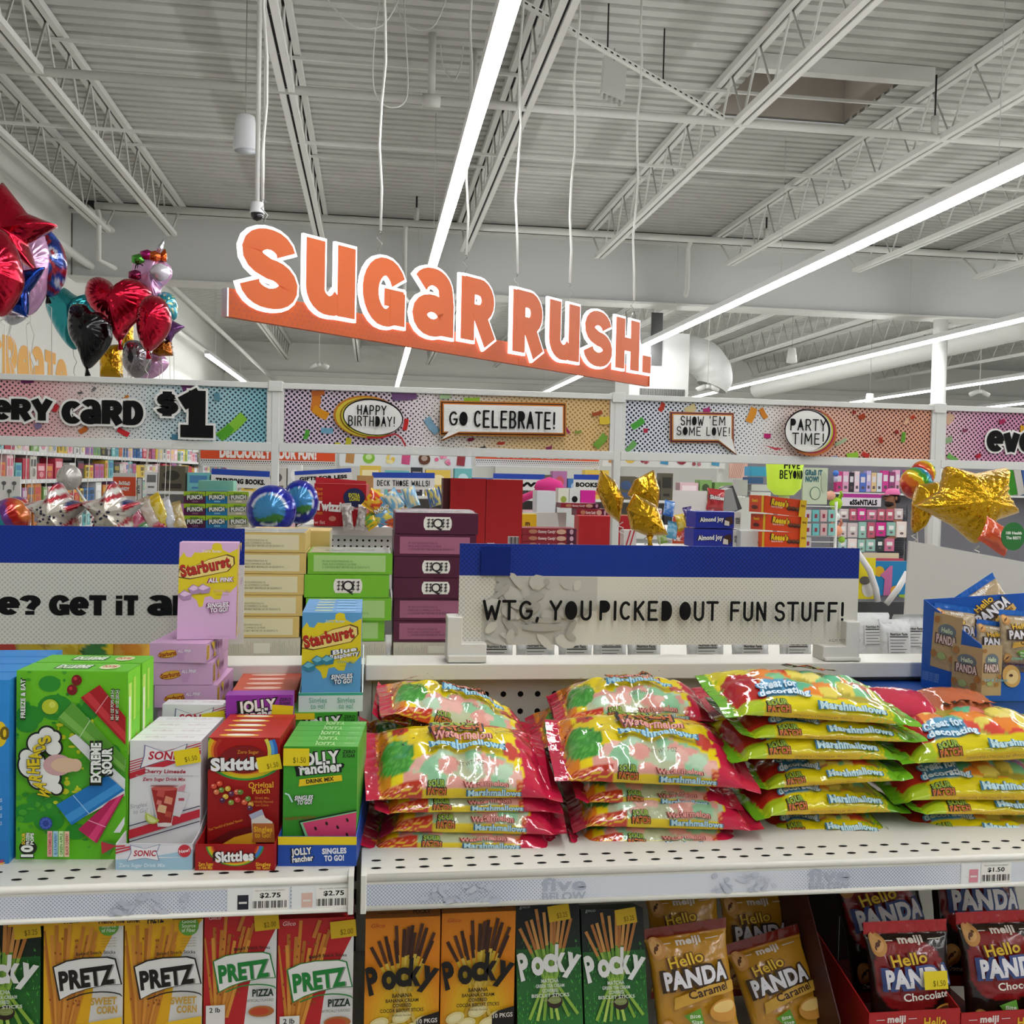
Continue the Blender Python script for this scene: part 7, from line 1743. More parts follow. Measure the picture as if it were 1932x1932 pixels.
for px, py, w, h, c, c2, r, tx, lb in ((655, 975, 20, 52, '#b9b2ac', '#8a7f7c', -.12, None, 'clear twisted candy tube with print in front of the red carton'), (682, 976, 18, 50, '#b9b2ac', '#8a7f7c', .12, None, 'clear twisted candy tube with print right of the other tube'),
    (706, 945, 34, 40, '#d9a81c', '#c43a1c', .5, None, 'orange and yellow candy pouch behind the tubes'), (722, 965, 36, 52, '#5f9ac4', '#d8c84a', -.4, 'NACHO', 'blue candy pouch with white lettering'), (742, 945, 40, 34, '#6fa8cc', '#d9d2b0', .9, None, 'pale blue candy pouch lying on its side'),
    (738, 978, 34, 34, '#c4561c', '#a82a1c', .3, None, 'orange-red candy pouch beside the purple cartons'), (700, 982, 30, 30, '#d9b81c', '#5f9a3a', -.6, None, 'yellow candy pouch at the front of the pile'), (775, 938, 40, 26, '#7fb0d0', '#d9cf9a', 1.2, None, 'blue and cream candy pouch behind the purple cartons'), (820, 938, 36, 26, '#4a6a9a', '#c9bf6a', 1.3, None, 'navy candy pouch left of the tall red cartons')):
    pouch(lb, px, py, w, h, YC-.12, c, r, c2, tx)
pbox('cardboard_flap', 'brown kraft card standing behind the candy pouches', 'card', 672, 703, 897, 992, YC+.3, .02, '#a8814f')
# tall red cartons
def redc(k, H): k.rect(.62, H*.02, .92, H*.15, paper('#ded8d4')); [k.rect(.64+i*.035, H*.03, .655+i*.035+(.01 if i % 3 else 0), H*.14, bk).up(-1) for i in range(8)]; k.up(); k.text('sweet', .15, H*.03, .05, paper('#e0d0d0'), .04, w=.2); k.text('lorem candy text', .3, H*.12, .03, paper('#d07a7a'), 0, w=.45) if False else None
YR2 = 3.95
for x0, x1, y0, lb, art in ((848, 914.5, 902, 'tall plain red carton, nearer the purple cartons', None), (915.5, 984, 904, 'tall red carton with a barcode, touching the plain red one', redc)):
    pbox('tall_carton', lb, 'carton', x0, x1, y0, 1030, YR2, .11, '#a30d14', 'tall red cartons', art, rough=.5)
pbox('tall_carton', 'dark maroon carton edge at the left of the tall red cartons', 'carton', 834, 847, 902, 1030, YR2+.04, .1, '#4a1216', 'tall red cartons')
def gummy(k, H):
    k.rect(.0, 0, .82, H, paper('#8a1a28')); k.rect(.82, 0, 1, H, paper('#4a1030')); k.text('Gummy Candy!', .45, H*.3, H*.42, paper('#e0c8c4'), .04, w=.32); k.ell(.2, H*.5, .08, H*.32, paper('#b5785a')); k.ell(.72, H*.5, .09, H*.38, paper('#c9a08a')); k.ell(.91, H*.5, .035, H*.4, paper('#c9a0b0'))
for i, (y0, y1) in enumerate(((996, 1008.5), (1009, 1021), (1021.5, 1034))):
    pbox('gummy_box', f'flat maroon gummy candy box, {("top", "second", "lowest")[i]} of the stack by the tall red cartons', 'box', 985, 1087, y0, y1, YR2, .13, '#7a1626', 'flat gummy boxes', gummy)
pbox('gummy_box', 'flat maroon gummy box tipped on the shelf above, upper one', 'box', 1058, 1132, 949, 958, 4.5, .12, '#5e1434', 'flat gummy boxes', gummy)
pbox('gummy_box', 'flat maroon gummy box under the tipped upper one', 'box', 1088, 1146, 960, 973, 4.45, .12, '#6a1636', 'flat gummy boxes', gummy)
o = pbox('peg_shelf', 'short white pegged shelf back between gummy boxes and red cartons', 'shelf', 985, 1068, 966, 998, 4.6, .02, '#d5d5d0')
pbox('candy_bag_box', 'yellow candy bag box with a brown letter beside the tall red cartons', 'box', 984, 1012, 970, 1000, 4.3, .08, '#d9b01c', None, lambda k, H: k.text('m', .4, H*.3, .3, paper('#4a2a16'), .05))
# cartons behind the middle post
for x0, x1, lb in ((1091, 1158, 'plain red carton behind the middle post'), (1166, 1192, 'narrow red carton right of the middle post')):
    pbox('red_carton', lb, 'carton', x0, x1, 973, 1035, 4.2, .1, '#a81218', 'red cartons behind the post')
pbox('striped_carton', 'red and white striped carton leaning under the gold stars', 'carton', 1176, 1200, 1000, 1034, 4.0, .06, '#d3ccc8', None, lambda k, H: [k.raw([(.1+.3*i, 0), (.22+.3*i, 0), (.6+.3*i, H), (.48+.3*i, H)], [(0, 1, 2, 3)], paper('#a8262c'), .2) for i in range(2)])
ta, tb_ = PY(832, 1036, 3.95), PY(1525, 1036, 3.95)
t = thing('display_table', 'white low shelf block carrying the red, blue and orange cartons', 'table', (ta.x, 3.7, 0))
MB().box(ta.x, tb_.x, 3.68, 4.52, ta.z-.06, ta.z-.004, RACK).build('deck', t); MB().box(ta.x+.05, tb_.x-.05, 3.75, 4.48, 0, ta.z-.06, RACK).build('base', t)
# back row on the candy gondola
pbox('white_carton', 'plain white box beside the magenta box on the far shelf', 'box', 1012, 1047, 926, 993, 5.1, .14, '#cfd3d6')
pbox('display_riser', 'white riser block under the small white boxes on the far shelf', 'riser', 1050, 1126, 951.5, 996, 5.12, .3, '#c9cac8')
pbox('figure_box', 'small white box with a green blob print on the far shelf', 'box', 1053, 1073, 921, 951, 5.2, .08, '#d3d3c4', None, lambda k, H: k.ell(.5, .45, .28, .3, paper('#8a9a3a')))
pbox('figure_box', 'small white box with a black blob print on the far shelf', 'box', 1074, 1094, 921, 951, 5.2, .08, '#d0d0cc', None, lambda k, H: k.ell(.5, .45, .28, .3, bk))
pbox('magenta_box', 'bright magenta box left of the gold stars', 'box', 1095, 1123, 925, 951, 5.2, .1, '#c4188a')
p = PY(1036, 920, 5.5); o = MB().lathe([(0, .06), (.07, .035), (.085, 0), (.06, -.04), (0, -.06)], mat('#c42a78', .8), 16, p).build('plush_toy', None, p); tag(o, 'hot pink plush lying over the plain white box', 'plush toy')
MB().tube([p+V((-.05, 0, -.02)), p+V((-.14, 0, -.06)), p+V((-.2, 0, -.1))], .02, mat('#b82a68', .8), 8).build('arm', o)
# share size sign and bag
pbox('bin_sign', 'white and orange share size candy sign behind the blue cartons', 'sign', 1268, 1331, 925, 1034, 4.6, .01, '#d6d4d0', None, lambda k, H: (k.rect(0, 0, 1, H*.55, paper('#b84a22')), k.text('SHaRe Size caNDY', .5, H*.13, .13, paper('#e6dcd4'), .06, w=.92)))
pouch('red candy share bag with white lettering beside the share size sign', 1350, 943, 36, 44, 4.6, '#9a1a24', .1, '#b02a30', 'Skittles', .1)
for i, (x0, x1, y0, y1, c) in enumerate(((1372, 1392, 925, 968, '#8a8a88'), (1386, 1400, 918, 966, '#3a3a3a'))): pbox('book', ('grey leaning book right of the red share bag', 'black leaning book right of the red share bag')[i], 'book', x0, x1, y0, y1, 4.8+.1*i, .1, c, 'leaning books', None, skew=-6)
for i, (x, y, w, h, c) in enumerate(((1262, 960, 22, 34, '#3f7ac4'), (1285, 985, 20, 34, '#d9b81c'), (1268, 1000, 22, 34, '#5aa8c9'), (1300, 975, 18, 40, '#4a3a7a'), (1296, 1005, 22, 34, '#b8283a'), (1248, 1012, 20, 30, '#8aa84a'), (1240, 975, 16, 30, '#c4566a'))):
    pouch(('blue', 'yellow', 'sky blue', 'violet', 'red', 'olive', 'rose')[i]+' candy pouch between the gold stars and the blue cartons', x, y, w, h, 4.2, c, .2*(-1)**i)
def almond(k, H):
    k.rect(0, 0, .85, H, paper('#14248c')); k.rect(.85, 0, 1, H, paper('#d3d1cd')); k.text('Almond Joy', .36, H*.42, H*.26, paper('#ebe9ea'), .04, rot=.05, w=.52, outline=(paper('#1a1420'), .05)); k.poly([(.62, H*.25), (.66, H*.65), (.8, H*.75), (.83, H*.35), (.75, H*.18)], paper('#3a1c12')).poly([(.63, H*.2), (.64, H*.5), (.74, H*.42), (.74, H*.16)], paper('#d9d0c4')); k.text('KING', .925, H*.5, .06, bk, .03, w=.1); k.text('SIZE', .925, H*.3, .06, bk, .03, w=.1)
for i, (y0, y1, x0, x1) in enumerate(((965, 996, 1312, 1397), (998, 1032, 1308, 1395))): pbox('bar_carton', f'dark blue almond bar carton with white end, {("upper", "lower")[i]} one', 'carton', x0, x1, y0, y1, 3.9, .12, '#14248c', 'blue bar cartons', almond)
pbox('white_carton', 'small white carton next to the lower blue bar carton', 'carton', 1397, 1433, 1002, 1033, 3.85, .1, '#cdccc9')
def cups(k, H): k.text('Reese\'s', .36, H*.5, H*.36, paper('#e6c41c'), .05, rot=-.06, w=.42, outline=(paper('#4a200e'), .06)); k.text('PEANUT BUTTER CUPS', .3, H*.36, H*.1, paper('#e8d8c0'), .02, w=.28); [k.ell(.6+.1*i, H*.42, .06, H*.13, paper('#3f2014')).ell(.6+.1*i, H*.48, .055, H*.08, paper('#6a3a20')) for i in range(3)]; k.rect(.84, 0, 1, H, paper('#d9b41c')); k.text('KING', .92, H*.6, .05, paper('#7a3a10'), .03, w=.1)
for i, (x0, x1, y0, y1, sk) in enumerate(((1441, 1517, 935, 967, 9), (1444, 1520, 970, 1000, 6), (1442, 1519, 1003, 1033, 2))):
    lb = ('top', 'middle', 'lowest')[i]
    o = pbox('cup_carton', f'orange and yellow peanut cup carton, {lb} of its stack', 'carton', x0, x1, y0, y1, 3.8, .02, '#d2420f', 'orange cup cartons', cups, skew=sk)
    a, b = PY(x0-28, y1-2, 3.92), PY(x0, y1, 3.8); u = b-a; w = u.length; u = u/w; f = Frame(a, u, V((0, 0, 1)), u.cross(V((0, 0, 1)))); h = PY(x0, y0, 3.8).z-PY(x0, y1, 3.8).z
    MB(f).box(0, w*.98, 0, h, -.02, 0, mat('#c94416', .45)).box(w*.85, w*.98, 0, h, 0, .001, mat('#d9b41c', .5)).build('end_panel', o)
    k = Ink(.0008); k.text('Reese\'s', w*.4, h*.62, h*.18, paper('#e0b81c'), .04, w=w*.4); k.ell(w*.4, h*.3, w*.22, h*.12, paper('#5a2a16')); k.done('printed_end', f, o)
# ---------------------------------------------------------------- book gondola with orange header boards
YB4 = 8.8; XE4 = PY(1412, 900, 8.8).x; zt4 = PY(700, 993, 8.8).z
t = thing('gondola', 'white book gondola far behind with orange and white header boards', 'shelving', (-1.8, YB4, 0))
MB().box(-1.9, XE4, YB4+.2, YB4+.26, 0, 1.42, RACK).build('back_panel', t)
for j, z in enumerate((1.42, 1.12, .8)): MB().box(-1.9, XE4, YB4-.15, YB4+.6, z-.025, z, RACK).build('shelf_deck', t)
for px in (372, 636, 893, 1133, 1373):
    p = PY(px, 880, YB4); MB().box(p.x-.02, p.x+.02, YB4+.18, YB4+.22, 0, PY(px, 840, YB4).z, FRM).build('post', t)
def hdr(k, tx):
    def g(k, H):
        k.rect(0, H*.42, 1, H, paper('#d24a1c'))
        for i in range(60):
            for j in range(3): k.ell(.01+i*.0168+(j % 2)*.008, H*(.33-.11*j), .0055*(1-.25*j), .0055*(1-.25*j), bk, n=6, inc=.02)
        k.up(); k.text(tx, .5, H*.55, .075, paper('#ece4de'), .07, w=.72)
    return g
def candyh(seed):
    def g(k, H):
        random.seed(seed)
        for i in range(7):
            x = .08+.14*i; c = random.choice(['#c44a7a', '#3f8fb5', '#7fb53a', '#b5834a', '#5a3420', '#d9b84a', '#8a2a34', '#3a2a24'])
            r = .035
            if i % 3 == 0: k.poly([(x-r, H*.2), (x+r*.8, H*.15), (x+r, H*.8), (x-r*.8, H*.85)], paper(c))
            elif i % 3 == 1: k.ell(x, H*.5, r*1.3, H*.32, paper(c)).ell(x, H*.55, r*.7, H*.16, paper(mixc(c, '#ffffff', .5)))
            else: [k.ell(x+random.uniform(-.05, .05), H*random.uniform(.2, .8), .016, .016, paper(mixc(c, '#ffffff', random.random()*.5)), n=8, inc=.2) for _ in range(7)]
    return g
for px0, px1, art, col, lb in ((378, 632, hdr(None, 'DeLiCiOUSLY YOUR FUN!'), '#d9d7d3', 'orange header board with white lettering above the trending sign'), (640, 889, candyh(3), '#d8dcde', 'pale header board with pictured candies above the wall art sign'),
    (897, 1130, hdr(None, 'GiMMe CaNDY!'), '#d9d7d3', 'orange header board with white lettering left of the gold stars'), (1137, 1368, candyh(8), '#d6d6d2', 'pale header board with chocolate pictures behind the gold stars')):
    pbox('header_board', lb, 'sign', px0, px1, 846, 879, YB4+.14, .02, col, 'far header boards', art)
pbox('header_board', 'salmon hatched header board right of the chocolate picture board', 'sign', 1376, 1410, 846, 902, YB4+.1, .02, '#cfa596', 'far header boards', lambda k, H: [k.stroke([(.1*i, 0), (.1*i+.4, H)], .02, paper('#8a5a50'), inc=.1) for i in range(7)])
def small(tx, style='h'):
    def g(k, H):
        k.rect(0, H*.68, 1, H, paper('#1c3f9c'))
        if style == 'h': k.text(tx, .5, H*.24, H*.26, bk, .06, w=.84)
        else: thin(k, tx, .08, H*.22, H*.3, bk, fit=.84, w=.16, fill='O')
    return g
for x0, x1, y0, y1, tx, stl, Y, sk, lb in ((398, 508, 884, 918, 'TRENDING BOOKS.', 'h', 7.6, 5, 'small blue and white trending books sign'), (557, 664, 889, 913, 'GIFTS FOR LESS', 'h', 7.8, -6, 'small blue and white gifts sign beside the balloons'), (702, 820, 891, 923, 'DECK THOSE WALLS!', 't', 7.8, 1, 'small blue and white sign about walls above the candy pouches'), (930, 1027, 893, 924, 'NEW!', 'h', 7.8, 0, 'small blue and white sign behind the tall red cartons'), (1082, 1131, 895, 925, 'BOOKS', 'h', 7.8, 0, 'small blue and white books sign left of the gold stars')):
    o = pbox('shelf_sign', lb, 'sign', x0, x1, y0, y1, Y, .01, '#d6d4ce', 'small far shelf signs', small(tx, stl), skew=sk)
    a, b = PY((x0+x1)/2-2, y1+2, Y+.012), PY((x0+x1)/2+2, y1+2, Y+.012); MB().box(a.x, b.x, Y+.012, Y+.016, 0, a.z+.02, RACK).build('stem', o)
pal = ['#c9c4ba', '#b8384a', '#3f6fa8', '#d9b84a', '#7aa05a', '#2a2a30', '#d8d8d4', '#a86a9a', '#6ab0b0', '#c47a3a', '#e0b8c0', '#55503f']
cnt = {}
NAMEC = {'#c9c4ba': 'cream', '#b8384a': 'crimson', '#3f6fa8': 'blue', '#d9b84a': 'mustard', '#7aa05a': 'green', '#2a2a30': 'black', '#d8d8d4': 'white', '#a86a9a': 'mauve', '#6ab0b0': 'teal', '#c47a3a': 'orange', '#e0b8c0': 'pale pink', '#55503f': 'olive brown'}
def lab(c, what, where):
    k = (c, what, where); cnt[k] = cnt.get(k, -1)+1
    return f'{ordinal(cnt[k]) if cnt[k] < 20 else "later"} {NAMEC[c]} {what} on the {where}'
random.seed(31)
def bookart(k, H):
    k.rect(.15, H*.12, .85, H*.3, paper('#d8d4cc')); k.ell(.5, H*.62, .3, .25, paper('#8a8478'))
x = -1.85
while x < XE4-.2:
    w = random.uniform(.10, .24); h = random.uniform(.14, .27); c = random.choice(pal)
    o = MB().box(x, x+w*.93, YB4-.12, YB4+.02, 1.42, 1.42+h, mat(c, .5)).build('book', None, (x, YB4, 1.42)); tag(o, lab(c, 'book or box', "far gondola's top row"), 'book', 'books on the far gondola')
    f = Frame((x, YB4-.12, 1.42), (1, 0, 0), (0, 0, 1), (0, -1, 0)); k = Ink(.001); q = mixc(c, random.choice(['#ffffff', '#101010', '#d0402a', '#2a50a0']), .55)
    if random.random() < .5: k.rect(w*.12, h*.1, w*.8, h*.3, paper(q)).ell(w*.46, h*.62, w*.28, h*.2, paper(q))
    else: k.rect(w*.1, h*.45, w*.83, h*.85, paper(q)).rect(w*.2, h*.15, w*.7, h*.25, paper(q))
    k.done('cover_print', f, o); x += w+random.choice([0, 0, .02, .06])
x = -1.85
while x < XE4-.2:
    w = random.uniform(.12, .24); h = random.uniform(.16, .25); c = random.choice(pal)
    o = MB().box(x, x+w*.93, YB4-.14, YB4+.05, 1.12, 1.12+h, mat(c, .5)).build('book', None, (x, YB4, 1.12)); tag(o, lab(c, 'book or box', "far gondola's second row"), 'book', 'books on the far gondola')
    x += w+.01
# ---------------------------------------------------------------- shelving along the left wall
xw = XL+.42
levels = [PX(0, 848, xw).z, PX(0, 906, xw).z]; gap = levels[0]-levels[1]; levels += [levels[1]-gap, levels[1]-2*gap]; levels = [levels[0]+gap]+levels
t = thing('shelving_run', 'long white shelving with price strips along the left wall', 'shelving', (XL, 10.2, 0))
Y0, Y1 = 10.2, 26.0
MB().box(XL+.01, XL+.05, Y0, Y1, 0, 2.5, RACK).build('back_panel', t)
for z in levels[1:]:
    MB().box(XL+.05, xw, Y0, Y1, z-.03, z, mat('#dcdcd8', .45)).build('shelf_deck', t)
    m = MB().box(xw, xw+.006, Y0, Y1, z-.04, z+.005, mat('#cfd0d0', .4)); y = Y0
    while y < Y1: m.box(xw+.006, xw+.008, y, y+.06, z-.032, z-.004, mat('#e6e4de', .5)); y += .14
    m.build('price_strip', t)
for y in [Y0+1.25*k for k in range(13)]: MB().box(XL+.04, XL+.09, y-.02, y+.02, 0, 2.5, mat('#9a9a98', .4, .5)).build('upright', t)
names = [q+' level of the left wall shelving' for q in ('top', 'second', 'third', 'fourth')]
random.seed(12)
wp = ['#d9b84a', '#2a2a30', '#c9c4ba', '#d8d8d4', '#b8384a', '#a86a9a', '#7aa05a', '#c47a3a', '#3f6fa8', '#e0b8c0', '#6ab0b0', '#d8d8d4', '#c9c4ba']
for li, z in enumerate(levels[1:]):
    y = Y0+.05
    while y < Y1-.3:
        w = random.uniform(.14, .30)*(1+.02*(y-Y0)); h = random.uniform(.55, .88)*gap; c = random.choice(wp); n = random.choice([1, 1, 2])
        for r_ in range(n):
            if y+w > Y1: break
            o = MB().box(xw-.2, xw-.03, y, y+w*.94, z, z+h, mat(c, .5)).build('boxed_gift', None, (xw, y, z))
            tag(o, lab(c, 'boxed product', names[li]), 'box', 'products on the left wall shelving')
            f = Frame((xw-.03, y, z), (0, 1, 0), (0, 0, 1), (1, 0, 0)); k = Ink(.002); q = mixc(c, random.choice(['#ffffff', '#181818', '#e0c030', '#c03050', '#3060a0']), .6)
            k.rect(w*.1, h*.55, w*.84, h*.85, paper(q)).ell(w*.46, h*.3, w*.26, h*.18, paper(mixc(q, c, .3))); k.done('cover_print', f, o)
            y += w
        y += random.choice([.0, .02, .06])
# ---------------------------------------------------------------- right side: pink aisle, pegged goods, shopper
YP2 = 15.0
t = thing('gondola', 'white shelf run on the right with pink goods and a purple sign strip', 'shelving', (PY(1400, 930, YP2).x, YP2, 0))
a, b = PY(1420, 930, YP2), PY(2100, 930, YP2); zs_ = PY(1600, 929, YP2).z
MB().box(a.x, b.x, YP2+.4, YP2+.45, 0, 2.0, mat('#77757c', .6)).build('back_panel', t)
MB().box(PY(1565, 930, YP2).x, b.x, YP2, YP2+.4, zs_-.03, zs_, RACK).build('shelf_deck', t)
pk = ['#c4387a', '#d99ab8', '#2a2a30', '#e0c8d0', '#4a6ab8', '#b8a8d8', '#d8b88a', '#c9d0d8', '#c43a8a', '#8a3a6a', '#e0a0c0', '#6a6a9a']
x = 1578; i = 0
while x < 1712:
    w = random.uniform(9, 13); c = pk[i % len(pk)]
    pbox('bottle_box', f'{ordinal(i)} tall slim pack along the pink aisle shelf, counted from the blue ball', 'box', x, x+w-1, random.uniform(884, 893), 928, YP2+.06, .1, c, 'slim packs on the pink aisle shelf', lambda k, H: (k.rect(.15, H*.5, .85, H*.8, paper('#d8d0d4')), k.rect(.25, H*.15, .75, H*.3, paper('#5a4a52')))); x += w; i += 1
p = PY(1577, 893, YP2); o = MB().lathe([(0, .05), (.035, .036), (.05, 0), (.035, -.036), (0, -.05)], mat('#3f74c4', .5), 16, p).build('ball', None, p); tag(o, 'blue ball at the left end of the pink aisle shelf', 'ball')
MB().tube([p+V((0, 0, -.05)), p+V((0, 0, -.14))], .03, mat('#b8b4cc'), 10).build('stand', o)
pbox('shelf_sign', 'purple and white essentials sign strip under the pink aisle shelf', 'sign', 1588, 1662, 931, 955, YP2-.002, .01, '#d8cfd6', None, lambda k, H: (k.rect(0, H*.7, 1, H, paper('#a82a86')), k.text('eSSeNTiALS', .55, H*.14, H*.4, bk, .06, w=.7)))
# pegged goods on wire grid
YG2 = 11.5
t = thing('wire_grid', 'black wire grid rack hung with small pegged packs', 'rack', (PY(1575, 950, YG2).x, YG2, 0))
a, b = PY(1578, 955, YG2), PY(1715, 955, YG2); m = MB()
for q in range(26): z_ = a.z-.03*q; m.tube([(a.x, YG2+.028, z_), (b.x, YG2+.028, z_)], .003, mat('#2a2a2c'), 5)
m.build('wires', t)
for x_ in (a.x, b.x): MB().tube([(x_, YG2+.04, 0), (x_, YG2+.04, a.z+.03)], .01, mat('#2a2a2c'), 6).build('post', t)
pp2 = ['#c42a82', '#c9b8b8', '#d8d4d0', '#a8c4c4', '#d99a8a', '#8ab5a8', '#c46a8a', '#2a3a3a', '#e0d0c8', '#b8566a']
random.seed(6); i = 0
for r_, (y0, y1) in enumerate(((960, 980), (985, 1013), (1018, 1040))):
    x = 1583
    while x < 1700:
        w = random.uniform(15, 22); c = random.choice(pp2)
        pbox('pegged_pack', f'{ordinal(i)} pegged pack on the wire grid, counting row by row', 'pack', x, x+w-3, y0+random.uniform(-2, 2), y1+random.uniform(-3, 3), YG2, .025, c, 'pegged packs', lambda k, H: (k.rect(.2, H*.45, .8, H*.75, paper('#e0dcd8')), k.ell(.5, H*.25, .2, .12, paper('#6a5a5a')))) if i < 20 else None
        x += w; i += 1
for i, (x, y, r, c, lb) in enumerate(((1577, 950, 13, '#9ac42a', 'lime green plush with long ears on the rack end'), (1567, 935, 10, '#d9a08a', 'peach plush above the lime green one'), (1577, 975, 9, '#dcdcd6', 'white round plush under the lime green one'), (1578, 1002, 12, '#e09a7a', 'peach flower plush low on the rack end'), (1588, 1018, 7, '#8ab53a', 'small green plush at the bottom of the rack end'))):
    p = PY(x, y, 10.9); R = r*10.9/F_PX; o = MB().lathe([(0, R), (R*.75, R*.7), (R, 0), (R*.75, -R*.7), (0, -R)], mat(c, .85), 14, p).build('plush_toy', None, p); tag(o, lb, 'plush toy', 'plush toys on the rack end')
    if i in (0, 2, 3):
        for s in (-1, 1): MB().tube([p+V((s*R*.4, 0, R*.6)), p+V((s*R*.9, 0, R*1.4)), p+V((s*R*.7, 0, R*1.9))], R*.28, mat(c, .85), 8).build('ear', o)
    MB().tube([p, (p.x, p.y+.1, p.z), (p.x, p.y+.12, 0)], .004, mat('#8a8a88'), 5).build('hook', o)
for i, (x0, x1, y0, y1, c, lb) in enumerate(((1514, 1560, 882, 951, '#b9c4a8', 'pale green grab it now poster on the aisle end'),)):
    pbox('poster', lb, 'poster', x0, x1, y0, y1, 6.8, .015, c, None, lambda k, H: (k.text('GRaB iT', .42, H*.8, .2, paper('#2f5f66'), .07, w=.7), k.text('NOW!', .36, H*.62, .2, paper('#2f5f66'), .07, w=.55), k.ell(.5, H*.3, .22, .26, paper('#4a6a5a')), k.ell(.5, H*.3, .19, .23, paper('#b9c4a8')), k.ell(.85, H*.6, .12, .4, paper('#a8b598'))))
p = PY(1480, 900, 7.0); o = MB().lathe([(.0, .2), (.13, .2), (.135, .1), (.12, -.08), (.07, -.13), (0, -.135)], mat('#aeca3a', .5, emit=.5), 20, p).build('lit_column', None, p); tag(o, 'glowing lime green rounded column sign', 'sign')
k = Ink(.002); k.text('FIVE', 0, .06, .05, bk, .02, w=.13); thin(k, 'BEYOND', -.09, -.01, .055, bk, fit=.18, w=.15, fill='OD'); k.done('lettering', lambda a_, b_, c_: V((p.x+.137*sin(a_/.137), p.y-.137*cos(a_/.137)-c_, p.z+b_)), o)
MB().tube([p+V((0, 0, .2)), (p.x, p.y, PY(1480, 780, 7).z)], .13, mat('#c9d0a0', .5), 16).build('cap', o); MB().tube([p+V((0, 0, -.13)), (p.x, p.y, 0)], .04, RACK, 10).build('stem', o)
for i, (x0, x1, y0, y1, c) in enumerate(((1415, 1450, 880, 898, '#3f9ac4'), (1412, 1440, 900, 912, '#3a5a8a'), (1418, 1456, 914, 926, '#c4c4c2'), (1416, 1454, 928, 938, '#d0d0ce'), (1392, 1410, 905, 935, '#bcbcba'))):
    pbox('stacked_box', ('sky blue', 'slate blue', 'light grey', 'white', 'pale grey upright')[i]+' box in the stack left of the glowing lime column', 'box', x0, x1, y0, y1, 7.4, .12, c, 'boxes by the lime column')
for i in range(9):
    x0 = 1440+(i % 5)*17; y0 = 968+(i//5)*32
    pbox('pegged_pack', f'{ordinal(i)} teal and red carded pack right of the orange cartons, row by row', 'pack', 1518+(i % 4)*15, 1530+(i % 4)*15, 962+(i//4)*26, 984+(i//4)*26, 5.6, .02, ['#bfb8b8', '#6ab5b5', '#c9a8a8', '#8ac0b8'][i % 4], 'carded packs', lambda k, H: k.rect(.3, H*.3, .7, H*.65, paper('#8a2a3a')))
a, b = PY(1512, 955, 5.6), PY(1582, 955, 5.6); t = thing('wire_rack', 'white wire rack hung with teal and red carded packs', 'rack', (a.x, 5.62, 0)); m = MB()
for q in range(9): z_ = a.z-.035*q; m.tube([(a.x, 5.626, z_), (b.x, 5.626, z_)], .003, RACK, 5)
m.build('wires', t)
for x_ in (a.x, b.x): MB().tube([(x_, 5.63, 0), (x_, 5.63, a.z+.03)], .009, RACK, 6).build('post', t)
a, b = PY(1388, 938, 7.4), PY(1458, 938, 7.4); t = thing('counter', 'pale counter under the stack left of the glowing lime column', 'counter', (a.x, 7.4, 0)); MB().box(a.x, b.x, 7.38, 7.8, 0, a.z, RACK).build('body', t)
# shopper in a pink cap (only the head shows above the racks)
hp = PY(1683, 940, 13.2); SK = mat('#8a5a42', .6); t = thing('person', 'bearded person in a pink cap seen in profile behind the racks', 'person', (hp.x, hp.y, 0))
zf = hp.z
# one skinned body: legs, trunk, arms, neck, head
me = bpy.data.meshes.new('body'); J = {}
vs = []; es = []; rad = []
def jn(n, x, y, z, r, par=None):
    J[n] = len(vs); vs.append((x, y, z)); rad.append(r)
    if par is not None: es.append((J[par], J[n]))
hz = zf
jn('pel', 0, 0, hz-.72, .14); jn('waist', 0, 0, hz-.56, .13, 'pel'); jn('chest', 0, 0, hz-.36, .155, 'waist'); jn('neck0', 0, 0, hz-.2, .075, 'chest'); jn('neck', -.005, 0, hz-.13, .058, 'neck0'); jn('jaw', -.02, 0, hz-.04, .082, 'neck'); jn('skull', 0, 0, hz+.05, .095, 'jaw')
for s, n in ((1, 'l'), (-1, 'r')):
    jn('sh'+n, 0, s*.18, hz-.24, .065, 'chest'); jn('el'+n, -.06, s*.24, hz-.52, .045, 'sh'+n); jn('wr'+n, -.24, s*.2, hz-.62, .032, 'el'+n); jn('hd'+n, -.32, s*.19, hz-.62, .036, 'wr'+n)
    jn('hip'+n, 0, s*.09, hz-.8, .09, 'pel'); jn('kn'+n, -.02, s*.1, hz-1.13, .06, 'hip'+n); jn('an'+n, 0, s*.1, .09, .042, 'kn'+n); jn('ft'+n, -.15, s*.11, .04, .038, 'an'+n)
me.from_pydata(vs, es, []); body = bpy.data.objects.new('body', me); SC.collection.objects.link(body); body.parent = t; me.materials.append(SK)
md = body.modifiers.new('skin', 'SKIN'); md.use_smooth_shade = True
for i, r in enumerate(rad): me.skin_vertices[0].data[i].radius = (r, r); me.skin_vertices[0].data[i].use_root = (i == 0)
body.modifiers.new('smooth', 'SUBSURF').levels = 2; body.modifiers['smooth'].render_levels = 2
hd = V((hp.x, hp.y, zf))
def part(nm, mb): return mb.build(nm, t)
MBn = MB(); MBn.lathe([(0, .125), (.06, .118), (.092, .085), (.103, .05), (.104, .035), (.1, .035), (0, .05)], mat('#d66a9c', .8), 18, hd+V((.005, 0, .015))); part('cap', MBn)
MBb = MB(Frame(hd+V((-.09, 0, .055)), (-1, 0, -.12), (0, 1, 0))); MBb.prism([(0, -.075), (.05, -.065), (.085, -.03), (.09, 0), (.085, .03), (.05, .065), (0, .075)], -.006, .006, mat('#c45a8a', .8)); part('cap_brim', MBb)
